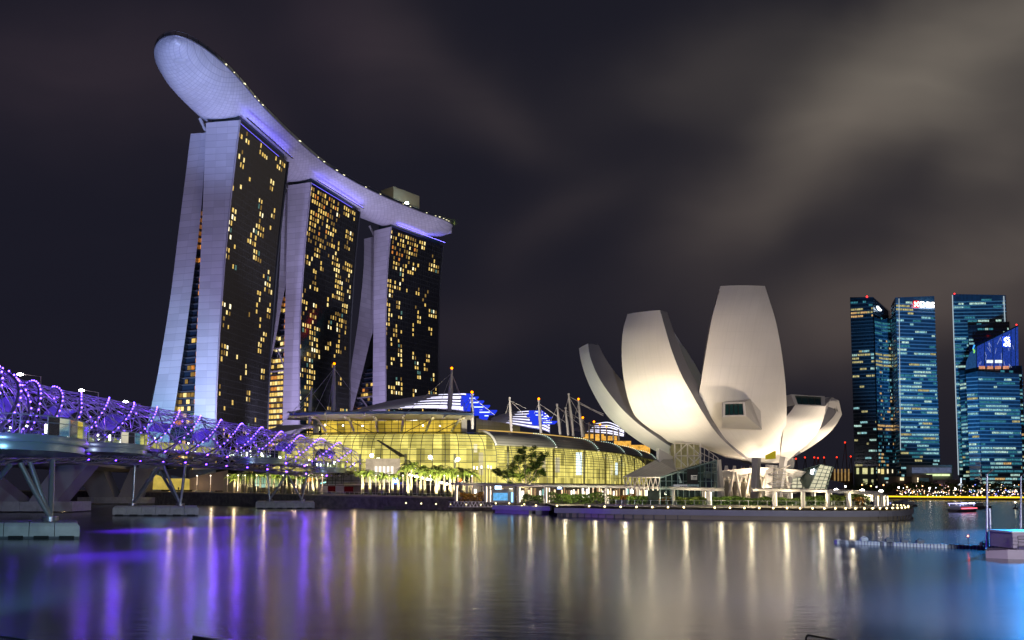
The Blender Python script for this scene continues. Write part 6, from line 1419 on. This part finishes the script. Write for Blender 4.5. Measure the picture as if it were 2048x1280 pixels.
def roof_sign():
    d = (PB_[2] - PB_[1]).normalized(); r = thing('roof_sign', 'red emblem and white letters DBS glowing on top of the wide blue tower', 'sign', atY(1846, 608, 845))
    q = lambda u, v: atY(u, v, float(np.interp(u, [1798, 1869], [842, 850])) - 2)
    b = MB(); b.quad(q(1827, 615), q(1838, 615), q(1838, 602), q(1827, 602)); b.build('emblem_field', noise_sample_off(glow('sign_red', (1, .03, .03), 2.5)), r)
    b = MB(); b.tube([q(1828.8, 604.5) + Vector((0, -.4, 0)), q(1832.5, 608.5) + Vector((0, -.4, 0)), q(1828.8, 612.5) + Vector((0, -.4, 0))], .6, 4); b.tube([q(1836.3, 604.5) + Vector((0, -.4, 0)), q(1832.5, 608.5) + Vector((0, -.4, 0)), q(1836.3, 612.5) + Vector((0, -.4, 0))], .6, 4); b.build('emblem_star', glow('sign_white', (1, .97, .95), 7), r)
    cu = bpy.data.curves.new('letters', 'FONT'); cu.body = 'DBS'; cu.size = 7.6; cu.extrude = .15; cu.offset = .12; cu.space_character = 1.02; tmp = bpy.data.objects.new('tmp', cu); col.objects.link(tmp); dg = bpy.context.evaluated_depsgraph_get(); me = bpy.data.meshes.new_from_object(tmp.evaluated_get(dg)); bpy.data.objects.remove(tmp)
    me.materials.clear(); me.materials.append(MATS['sign_white']); o = bpy.data.objects.new('letters', me); col.objects.link(o); o.parent = r; o.location = q(1839.5, 613.8) - ORG[r.name]; o.rotation_euler = (rad(90), 0, math.atan2(d.y, d.x)); xs = [v.co.x for v in me.vertices]; o.scale = ((q(1868, 610) - q(1840, 610)).length / (max(xs) - min(xs)), 1.0, 1)
    b = MB(); e = atY(1734, 593.5, 874); b.ball(e, 1.0); tag(b.build('roof_beacon', glow('beacon_red', (1, .02, .02), 6)), 'red roof beacon on the leftmost dark office tower', 'beacon')
    b = MB(); e = atY(1909, 587.5, 884); b.ball(e, .7); tag(b.build('roof_beacon', MATS['beacon_red']), 'tiny red beacon on the tallest ribbed office tower', 'beacon')
    b = MB(); e = atY(2033, 649.5, 838); b.ball(e, .7); tag(b.build('roof_beacon', MATS['beacon_red']), 'tiny red beacon at the peak of the slanted-roof tower', 'beacon')
    r = thing('side_logo', 'white slanted logo on the angled side of the leftmost dark tower', 'sign', atY(1758, 616, 876)); b = MB(); f = lambda u, v: atY(u, v, float(np.interp(u, [1752, 1782], [872, 905])) - 2)
    b.tube([f(1754, 613), f(1757, 619), f(1760, 620.5)], .9, 5); b.tube([f(1756, 613.5), f(1762, 620.5)], .9, 5); b.build('logo_mark', glow('logo_white', (.7, .85, 1), 4, False), r)
    m = glow('edge_light', (.6, .75, .85), .7, False)
    for (u0, v0, u1, v1, Y) in ((1904.8, 590, 1917, 950, 883), (2007.5, 592, 2010, 643, 879), (1798, 597, 1801, 900, 841)): b = MB(); b.tube([atY(u0, v0, Y), atY(u1, v1, Y)], .35 if u0 < 1800 else .5, 4); b.build('edge_light', m, TB if u0 < 1800 else SC)
roof_sign()

# ------------------------------------------------------------------ far shore
def far_shore():
    pts = [Vector((XY(u, Y), Y, 0)) for u, Y in ((1640, 700), (1740, 640), (1850, 600), (1950, 570), (2100, 545), (2300, 520))]
    b = MB(); b.grid([[p + Vector((0, 0, -1)), p + Vector((0, 0, 2.2))] for p in pts], False); tag(b.build('far_quay_wall', mat('far_quay', (.16, .13, .11), .7)), 'low far quay wall with golden light line across the bay', 'quay wall')
    P = [(p.x, p.y) for p in pts] + [(1500, 560), (1500, 1600), (200, 1600), (200, 760)]
    b = MB(); b.add([(x, y, 2.2) for x, y in P], [tuple(range(len(P)))]); tag(b.build('far_bank', mat('far_bank', (.10, .10, .07), .8)), kind='structure')
    b = MB(); b.grid([[p + Vector((0, -.3, 1.6)), p + Vector((0, -.3, 2.6))] for p in pts], False); tag(b.build('quay_light_line', glow('quay_gold', (1.0, .66, .02), 1.5)), 'continuous golden light line along the far quay edge', 'light line')
    rng = random.Random(4)
    # crowd / small lights on the bank
    cs = [glow('bokeh_%d' % i, c, 5, False) for i, c in enumerate(((1, .8, .5), (1, .45, .12), (.9, .9, 1), (.15, .2, 1), (1, .6, .4), (.5, 1, .8)))]
    st = [MB() for _ in cs]
    for _ in range(260):
        u = rng.uniform(1790, 2060); Y = float(np.interp(u, [1740, 1850, 1950, 2100], [640, 600, 570, 545])) + rng.uniform(3, 25); z = rng.uniform(2.6, 7) if rng.random() < .8 else rng.uniform(6, 11); s = rng.uniform(.12, .34); mbk = st[rng.choices(range(6), (5, 3, 3, 1.5, 3, .6))[0]]; mbk.ball((XY(u, Y), Y, z), s)
    for b in st: tag(b.build('market_lights', b and cs[st.index(b)]), kind='stuff')
    # low buildings
    def low(label, foot, vt, v0, c, win=None):
        Y = foot[0][1]; P = [(XY(u, Y_), Y_) for u, Y_ in foot]; r = thing('low_building', label, 'building', (P[0][0], P[0][1], 2)); b = MB(); b.prism(P, 2, [zt(u, vt, Y_) for u, Y_ in foot]); b.build('walls', mat('lowb_%d' % int(foot[0][0]), c, .7, var=.1), r)
        b = MB(); 
        for (u0, u1, va, vb, k, s) in (win or []): mbw = MB(); mbw.quad(atY(u0, vb, Y - 3), atY(u1, vb, Y - 3), atY(u1, va, Y - 3), atY(u0, va, Y - 3)); mbw.build('lit_window', glow('low_%d_%d' % (u0, va), k, s, False, .4, .3), r)
        return r
    low('glass pavilion with pale frame and bluish panel at the foot of the wide blue tower', [(1812, 800), (1903, 800), (1905, 840), (1812, 840)], 930, 960, (.36, .36, .34), [(1824, 1903, 935, 946, (.16, .20, .34), .5), (1853, 1900, 948, 952, (.75, .9, .45), 1.3)])
    low('flat brown building with small lit windows on the far bank', [(1755, 760), (1822, 760), (1822, 790), (1755, 790)], 953, 975, (.16, .12, .11), [(1769, 1777, 955, 959, (.3, .7, .7), .7), (1800, 1808, 955, 961, (1, .85, .5), 1.2), (1772, 1776, 963, 966, (.6, .6, .5), .6)])
    low('beige block with open square portal on the far bank', [(1822, 750), (1864, 750), (1864, 790), (1822, 790)], 949, 975, (.40, .33, .27), [(1838, 1858, 956, 963, (.04, .07, .08), .5), (1834.5, 1837, 955, 964, (1, .8, .5), 1.8)])
    low('long low beige hall behind the far bank trees', [(1864, 780), (1930, 780), (1930, 800), (1864, 800)], 959, 975, (.30, .27, .23), [(1877, 1893, 970, 972, (1, .5, .7), 1.6), (1878, 1892, 974, 976, (.8, .8, 1), 2.5)])
    low('dark podium with tall yellow windows under the leftmost dark tower', [(1707, 800), (1752, 800), (1752, 830), (1707, 830)], 934, 985, (.03, .04, .05), [(1713, 1718, 936, 948, (.85, .85, .4), .8), (1725, 1735, 936, 948, (.9, .85, .4), .8), (1742, 1747, 936, 948, (.85, .85, .4), .8), (1726, 1735, 958, 970, (.8, .8, .4), .6), (1743, 1747, 959, 969, (.8, .8, .4), .6)])
    low('podium with bright yellow columns between the far towers', [(1753, 815), (1792, 815), (1792, 840), (1753, 840)], 936, 955, (.05, .06, .07), [(1756, 1760, 938, 946, (1, .85, .45), 1.2), (1762, 1768, 938, 948, (1, .8, .3), .9), (1774, 1777, 938, 947, (1, .85, .5), 1.2), (1784, 1786, 939, 946, (1, .9, .6), 1.3)])
    low('dim amber warehouse row at the far left of the skyline', [(1600, 900), (1705, 900), (1705, 930), (1600, 930)], 945, 975, (.10, .07, .05), [(1668 + 7 * k, 1671 + 7 * k, 938, 962, (1, .6, .2), .30) for k in range(5)])
    # white tripod pylon
    r = thing('tripod_pylon', 'white lit tripod pylon standing among the far bank trees', 'pylon', atY(1922, 978, 600)); b = MB(); t_ = atY(1922, 956, 600); 
    for u, v in ((1922, 979), (1916, 971.5), (1935, 979)): b.tube([t_ if u == 1922 else atY(1922, 966, 600), atY(u, v, 600)], .35, 5)
    b.build('legs', glow('pylon_white', (.75, .85, 1), 1.6, False), r)
    # trees on the bank
    g = 'dark trees on the far bank'; p0 = None; tl = mat('far_leaf', (.05, .07, .02), .8); k = 0
    for u in list(range(1712, 1760, 17)) + list(range(1768, 2060, 15)):
        Y = float(np.interp(u, [1700, 1740, 1850, 1950, 2100], [660, 640, 600, 570, 545])) + rng.uniform(12, 22); p = Vector((XY(u, Y), Y, 2.2)); lab = 'dark rounded tree on the far bank, %s from the left' % ORD[k]; k += 1
        if p0 is None:
            p0 = thing('round_tree', lab, 'tree', p, g); b = MB(); b.tube([p, p + Vector((0, 0, 4))], [.35, .2], 5); b.build('trunk', bark, p0); b = MB()
            for _ in range(9):
                cc = p + Vector((rng.gauss(0, 2.2), rng.gauss(0, 1.5), 6.2 + rng.gauss(0, 1.0)))
                leaves(b, 60, lambda: cc + Vector((rng.gauss(0, 1), rng.gauss(0, 1), rng.gauss(0, .8))), .55, rng)
            tag(b.build('crown', tl, p0), None)
        else: copy_tree(p0, p, rng.uniform(0, 6), lab, rng.uniform(.75, 1.25))
    g = 'street lamps on the far bank'
    for i, (u, v, c, s, r_) in enumerate(((1691, 973, (.9, .95, 1), 14, .7), (1724, 969.5, (1, .5, .15), 8, .5), (1742, 972, (1, .5, .15), 8, .6), (1753, 974, (1, .9, 1), 8, .5), (1767, 970, (1, .5, .15), 8, .6), (1797.5, 975, (1, .85, .8), 14, .8), (1814, 974, (1, .55, .15), 9, .7), (1845, 972, (1, .5, .2), 7, .5), (1859.5, 976.5, (1, .85, .75), 14, .8), (1910.5, 977.5, (1, .8, .7), 13, .8), (1964, 977, (1, .55, .3), 8, .6), (1975, 979, (1, .8, .6), 10, .7), (2017, 983, (.5, .6, 1), 8, .5), (2042, 981, (1, .8, .8), 7, .5))):
        p = atY(u, v, 585 + (i % 3) * 8); r = thing('bank_lamp', 'glowing street lamp on the far bank, %s from the left' % ORD[i], 'street lamp', (p.x, p.y, 2.2), g); b = MB(); b.tube([(p.x, p.y, 2.2), p], .12, 4); b.build('pole', postm, r); b = MB(); b.ball(p, r_ * .8); b.build('lamp_head', glow('bank_%d' % i, c, s, False), r)
    # red crane lights
    g = 'port cranes with red lights'
    for i, (u, v, hb) in enumerate(((1592, 917.5, 960), (1610, 915, 955), (1628.5, 915, 955), (1636, 916, 955), (1648, 915, 955), (1673.5, 914.5, 958), (1701.5, 913, 955), (1690, 885, 945))):
        Y = 1150; p = atY(u, v, Y); r = thing('port_crane', 'distant port crane with a red light on top, %s in the row' % ORD[i], 'crane', (p.x, p.y, 2), g); b = MB(); b.tube([atY(u + 5, hb + 12, Y), atY(u + 1, v, Y)], .6, 4); b.tube([atY(u - 7, hb, Y), atY(u + 1, v, Y)], .4, 4); b.tube([atY(u + 5, hb - 8, Y), atY(u + 14, hb - 2, Y)], .5, 4); b.build('jib', mat('crane_brown', (.20, .13, .09), .7), r)
        b = MB(); b.ball(p, 1.1); b.build('red_light', glow('crane_red', (1, .03, .01), 3.5, False), r)
    # blue wedge pavilion behind terrace
    r = thing('wedge_pavilion', 'dark blue wedge building right of the crystal pavilion', 'building', atY(1670, 975, 300)); b = MB(); b.prism([(XY(1652, 300), 300), (XY(1686, 300), 300), (XY(1688, 330), 330), (XY(1655, 330), 330)], 3, [zt(1658, 960, 300), zt(1688, 966, 300), zt(1688, 966, 330), zt(1658, 958, 330)]); b.build('walls', mat('wedge_blue', (.05, .05, .09), .4), r)
    for i, (u, v) in enumerate(((1672, 980), (1724.5, 981), (1762, 982.5), (1698, 980.8))):
        if i == 3: continue
        p = atY(u, v, 222); b = MB(); b.ball(p, .42, 2, (1.4, 1, .8)); tag(b.build('terrace_floodlamp', glow('terrace_flood', (1, .93, .82), 60)), 'bright white floodlamp above the terrace pergola, %s from the left' % ORD[i], 'floodlamp', 'floodlamps over the pergola')
far_shore()

# ------------------------------------------------------------------ crystal pavilion
def crystal():
    root = thing('crystal_pavilion', 'angular glowing crystal glass pavilion with tilted prow right of the museum', 'pavilion', atY(1620, 980, 255)); Y = 256
    il = glow('crystal_inner', (1.0, .84, .60), 1.0, True, .25, .35); gg = glass('crystal_glass', (.8, .88, .85), .08); fr = mat('crystal_frame', (.10, .13, .11), .4)
    # left block
    def face(P, name, inner=True, nu=6, nv=6, m=gg):
        b = MB(); b.add(P, [(0, 1, 2, 3)]); b.build(name, m, root)
        if inner: iv = Vector((0, 1.2, 0)); b = MB(); b.add([p + iv for p in P], [(0, 1, 2, 3)]); b.build('lit_screen', il, root)
        b = MB()
        for k in range(nu + 1): b.tube([P[0].lerp(P[1], k / nu) + Vector((0, -.1, 0)), P[3].lerp(P[2], k / nu) + Vector((0, -.1, 0))], .13, 4)
        for k in range(nv + 1): b.tube([P[0].lerp(P[3], k / nv) + Vector((0, -.1, 0)), P[1].lerp(P[2], k / nv) + Vector((0, -.1, 0))], .10, 4)
        b.build('glazing_bars', fr, root)
    f = atY
    face([f(1500, 983, 262), f(1604, 983, 255), f(1606, 948, 255), f(1500, 950, 262)], 'glass_wall', True, 10, 5)
    face([f(1604, 983, 255), f(1622, 983, 262), f(1621, 962, 262), f(1606, 948, 255)], 'glass_wall', True, 3, 4)
    # tilted prow
    face([f(1615, 982, 250), f(1651, 982, 250), f(1666, 934, 246), f(1640, 929, 247)], 'glass_wall', True, 3, 7)
    b = MB(); P = [f(1586, 944, 262), f(1612, 982, 254), f(1615, 982, 250), f(1640, 929, 247)]; b.add(P, [(0, 1, 2, 3)]); b.build('dark_roof_glass', mat('crystal_dark', (.04, .07, .065), .2), root)
    b = MB()
    for k in range(9): b.tube([P[0].lerp(P[1], k / 8) + Vector((0, -.1, .0)), P[3].lerp(P[2], k / 8) + Vector((0, -.1, 0))], .09, 4)
    for k in range(7): b.tube([P[0].lerp(P[3], k / 6) + Vector((0, -.1, 0)), P[1].lerp(P[2], k / 6) + Vector((0, -.1, 0))], .09, 4)
    b.build('roof_bars', mat('green_steel'), root)
    r = thing('crystal_sign', 'white overlapping LV monogram letters on the dark side of the crystal pavilion', 'sign', f(1624, 943, 250)); w = glow('monogram_white', (.9, .95, 1), 6, False); b = MB()
    for Pp in ([(1623, 939), (1625.5, 944), (1628, 938)], [(1624, 939.5), (1622, 947), (1626, 947.3)]): b.tube([f(u, v, 249) for u, v in Pp], .26, 4)
    b.build('monogram', w, r)
crystal()

# ------------------------------------------------------------------ boats, floating barrier, barge, buoy, near edges
def boats():
    hullm = mat('boat_hull', (.12, .11, .13), .5); wh = mat('boat_white', (.32, .32, .34), .4)
    def boat(label, u, v, L_, m, top, rz=0.0, lit=None, grp=None):
        p = atZ(u, v, 0); root = thing('boat', label, 'boat', p, grp); ca, sa = math.cos(rz), math.sin(rz); T = lambda x, y, z: p + Vector((x * ca - y * sa, x * sa + y * ca, z)); W = L_ * .16
        b = MB(); rows = []
        for k in range(11):
            t = k / 10; x = (t - .5) * L_; w = W * (1 - max(0, (t - .55) / .45) ** 2.2) * (.85 + .15 * min(1, t * 5)); sh = .9 + .5 * max(0, t - .5) ** 1.5
            rows.append([T(x, -w, sh), T(x, -w * .75, .1), T(x, -w * .3, -.3), T(x, w * .3, -.3), T(x, w * .75, .1), T(x, w, sh)])
        b.grid(rows, True); b.grid([[r[0], r[-1]] for r in rows], False); b.add(rows[0], [(0, 1, 2, 3, 4, 5)]); b.build('hull', m, root)
        b = MB(); cab = [(-.38, -.8), (.15, -.8), (.15, .8), (-.38, .8)]; b.prism([T(x * L_, y * W, 0)[:2] for x, y in cab], .9, 2.0); b.build('cabin', wh, root)
        b = MB(); b.prism([T(x * L_, y * W * 1.12, 0)[:2] for x, y in ((-.42, -.9), (.2, -.9), (.2, .9), (-.42, .9))], 2.6, 2.85)
        for x, y in ((-.4, -.85), (.18, -.85), (.18, .85), (-.4, .85)): b.tube([T(x * L_, y * W, 1.9), T(x * L_, y * W, 2.6)], .07, 4)
        b.build('roof', top, root)
        if lit:
            b = MB()
            for x, y in ((-.3, -.97), (.02, -.97)): q0, q1 = T((x - .1) * L_, y * W, 2.75), T((x + .16) * L_, y * W, 2.75); b.tube([q0, q1], .13, 4)
            b.build('roof_lights', lit, root)
            b = MB(); b.tube([T(-.35 * L_, -W * .9, 1.2), T(.3 * L_, -W * .9, 1.25)], .09, 4); b.build('hull_lights', glow('boat_red', (1, .1, .15), 6), root)
    boat('river boat with bright white and blue roof lights crossing the bay', 1929, 1024, 13, hullm, glow('boat_roof', (.45, .45, 1.0), 2.2), .55, glow('boat_white_lights', (.85, .85, 1), 14))
    boat('dark covered boat moored left of the near lamp post', 1955, 1017, 11, hullm, mat('boat_canopy', (.13, .11, .10), .6), .05)
    boat('pale motor boat moored just behind the tip of the boardwalk', 1797, 1009, 11, wh, mat('boat_canopy2', (.18, .18, .2), .5), 2.8)
    boat('darker motor boat moored at the outer end of the boardwalk', 1811, 1013, 9, hullm, mat('boat_canopy2'), 2.9)
    p = atZ(2031, 1018, 0); r = thing('buoy', 'small marker buoy with a white light near the right edge', 'buoy', p); b = MB(); b.tube([p, p + Vector((0, 0, .6))], .9, 10); b.tube([p + Vector((0, 0, .6)), p + Vector((0, 0, 2.2))], [.25, .12], 6); b.build('float', hullm, r); b = MB(); b.ball(p + Vector((0, 0, 2.5)), .28); b.build('light', glow('buoy_light', (1, .95, .7), 10), r)
    # floating barrier
    root = thing('floating_barrier', 'long line of pale blue floating blocks across the water at the right', 'floating barrier', atZ(1850, 1092, 0)); fm = mat('float_pale', (.30, .38, .42), .45, var=.1); fd = mat('float_dark', (.06, .08, .10), .5); rng = random.Random(6)
    A, B = atZ(1671, 1087, 0), atZ(2024, 1101, 0); n = 52
    for k in range(n):
        p = A.lerp(B, (k + .5) / n); w = (B - A).length / n; pale = (6 <= k <= 13) or (19 <= k <= 33) ; s = rng.uniform(-.04, .04)
        bb = MB(); sx = w * .44; vs = []
        for z, i_ in ((-.2, .0), (.34 + s, 0), (.46 + s, .09)):
            for x, y in ((-sx + i_, -.5 + i_), (sx - i_, -.5 + i_), (sx - i_, .5 - i_), (-sx + i_, .5 - i_)): vs.append((p.x + x, p.y + y, z))
        bb.add(vs, [(0, 1, 5, 4), (1, 2, 6, 5), (2, 3, 7, 6), (3, 0, 4, 7), (4, 5, 9, 8), (5, 6, 10, 9), (6, 7, 11, 10), (7, 4, 8, 11), (8, 9, 10, 11)]); bb.build('float_block', fm if pale or (k < 19 and k % 3 == 0) else fd, root)
    for k, (t, m) in enumerate(((.18, fm), (.33, fd), (.42, fd), (.51, fd), (.86, fd))): p = A.lerp(B, t); b = MB(); b.box((p.x, p.y, .68), (.9, .5, .35)); b.tube([(p.x - .4, p.y, .85), (p.x, p.y, 1.05), (p.x + .4, p.y, .85)], .06, 4); b.build('mooring_block', m, root)
    p = A.lerp(B, .775); b = MB(); b.tube([p, p + Vector((0, 0, 1.5))], .04, 4); b.build('marker_pole', mat('dark_trim'), root); b = MB(); b.ball(p + Vector((0, 0, 1.55)), .09); b.build('marker_light', glow('marker_red', (1, .1, .05), 20), root)
    # barge with cabin
    a = atZ(1972, 1116, 0); root = thing('service_barge', 'violet-tinted flat service barge with box cabin at the right edge', 'barge', a); vm = mat('barge_paint', (.14, .11, .15), .5, var=.12)
    b = MB(); P = [(a.x, a.y), (a.x + 1.6, a.y - 1.2), (a.x + 22, a.y - 6.6), (a.x + 24, a.y + 1), (a.x + 1.4, a.y + 2.6)]; b.prism(P, -.3, [.75, .95, 1.15, 1.15, .9]); b.build('hull', vm, root)
    c = atY(2018, 1104, 90.5); c0 = atY(2018, 1066, 90.5); b = MB(); b.box((c.x + 5.2, c.y + 1.5, (c0.z + .9) / 2 + .1), (10.2, 4.2, c0.z - .95)); b.build('cabin', mat('cabin_paint', (.20, .17, .22), .55, var=.05), root)
    b = MB(); b.box((c.x + 5.2, c.y + 1.5, c0.z + .12), (10.6, 4.6, .18)); b.build('cabin_roof', mat('boat_white'), root)
    b = MB(); q = Vector((c.x - .3, c.y - 2.2, 1.0))
    for z in (.35, .7, 1.05, 1.4): b.tube([q + Vector((0, 0, z)), q + Vector((8, -1.6, z))], .035, 4)
    for k in range(6): b.tube([q + Vector((k * 1.6, -k * .32, 0)), q + Vector((k * 1.6, -k * .32, 1.4))], .04, 4)
    b.build('guard_rail', mat('dark_trim'), root)
    b = MB(); b.box((a.x + 5.2, a.y - .6, 1.12), (4.2, 2.4, .3)); b.build('hatch', mat('boat_white'), root)
    for k in (0, 1): b = MB(); b.tube([(a.x + 3.6 + k * 1.6, a.y + 1.4, .8), (a.x + 3.6 + k * 1.6, a.y + 1.4, 1.9)], .3, 8); b.build('bollard', mat('boat_white'), root)
    b = MB(); b.tube([(a.x + 3.6, a.y - 1.9, -.2), (a.x + 3.6, a.y - 1.9, .9)], .35, 8); b.build('fender', mat('fender_black'), root)
    # tall lamp posts near the barge
    for i, (u, vb, vt, u2, v2, Y, hr) in enumerate(((1974.5, 1104, 948, 1985, 940, 97, 1), (2042, 1080, 952, 2050, 947, 108, 0))):
        p = atY(u, vb, Y); t_ = atY(u, vt, Y); h = atY(u2, v2, Y); root = thing('lamp_post', ('tall bluish lamp post rising from the barge bow' if i == 0 else 'tall bluish lamp post behind the barge cabin at the right edge'), 'lamp post', (p.x, p.y, .8), 'unlit lamp posts by the barge')
        b = MB(); b.tube([(p.x, p.y, .6), t_], [.17, .10], 8); b.build('pole', mat('post_grey', (.22, .24, .28), .35, .5), root); b = MB(); b.tube([t_, t_.lerp(h, .5), h], [.09, .09, .16], 6); b.build('arm', mat('dark_trim'), root)
        if hr: b = MB(); b.tube([(p.x + .35, p.y - .2, .8), (p.x + .35, p.y - .2, 1.05 + 4.0)], .11, 6); b.tube([(p.x + .35, p.y - .2, 3.2), (p.x + .35, p.y - .2, 5.0)], .19, 8); b.build('side_tube', mat('post_grey'), root)
    # near edges: parapet corner and crowd barrier at the bottom
    Yn = 11.0
    P = [atY(381, 1289, Yn), atY(386, 1270.5, Yn), atY(442, 1281, Yn + .1), atY(450, 1296, Yn)]
    b = MB(); b.add(P + [p + Vector((0, 1.2, -.25)) for p in P], [(0, 3, 2, 1), (4, 5, 6, 7), (0, 1, 5, 4), (1, 2, 6, 5), (2, 3, 7, 6), (3, 0, 4, 7)]); tag(b.build('screen_top', mat('near_panel', (.18, .22, .25), .35)), 'corner of a dark panel with light rim at the bottom edge', 'panel')
    r = thing('crowd_barrier', 'dark metal crowd barrier poking up at the bottom right', 'barrier', atY(1640, 1290, 9)); Y = 9.0; b = MB(); dm = mat('barrier_dark', (.05, .04, .02), .4, .5)
    b.tube([atY(1612, 1330, Y), atY(1612, 1275, Y), atY(1614, 1271.5, Y), atY(1618, 1270.5, Y), atY(1700, 1285, Y)], .011, 6); b.build('frame', dm, r); b = MB()
    for k in range(16): u = 1618 + k * 4.2; b.tube([atY(u, 1271 + (u - 1618) * .177, Y), atY(u, 1330, Y)], .004, 4)
    b.build('bars', dm, r)
    r = thing('crowd_barrier', 'pale blue metal barrier just showing at the bottom left corner', 'barrier', atY(30, 1290, 9)); b = MB(); bm_ = mat('barrier_pale', (.35, .5, .6), .4, .4)
    b.tube([atY(-40, 1268, Y), atY(60, 1281, Y), atY(90, 1288, Y)], .012, 6); b.build('frame', bm_, r); b = MB()
    for k in range(22): u = -30 + k * 4.6; b.tube([atY(u, 1269 + (u + 40) * .13, Y), atY(u, 1330, Y)], .005, 4)
    b.build('bars', bm_, r)
boats()
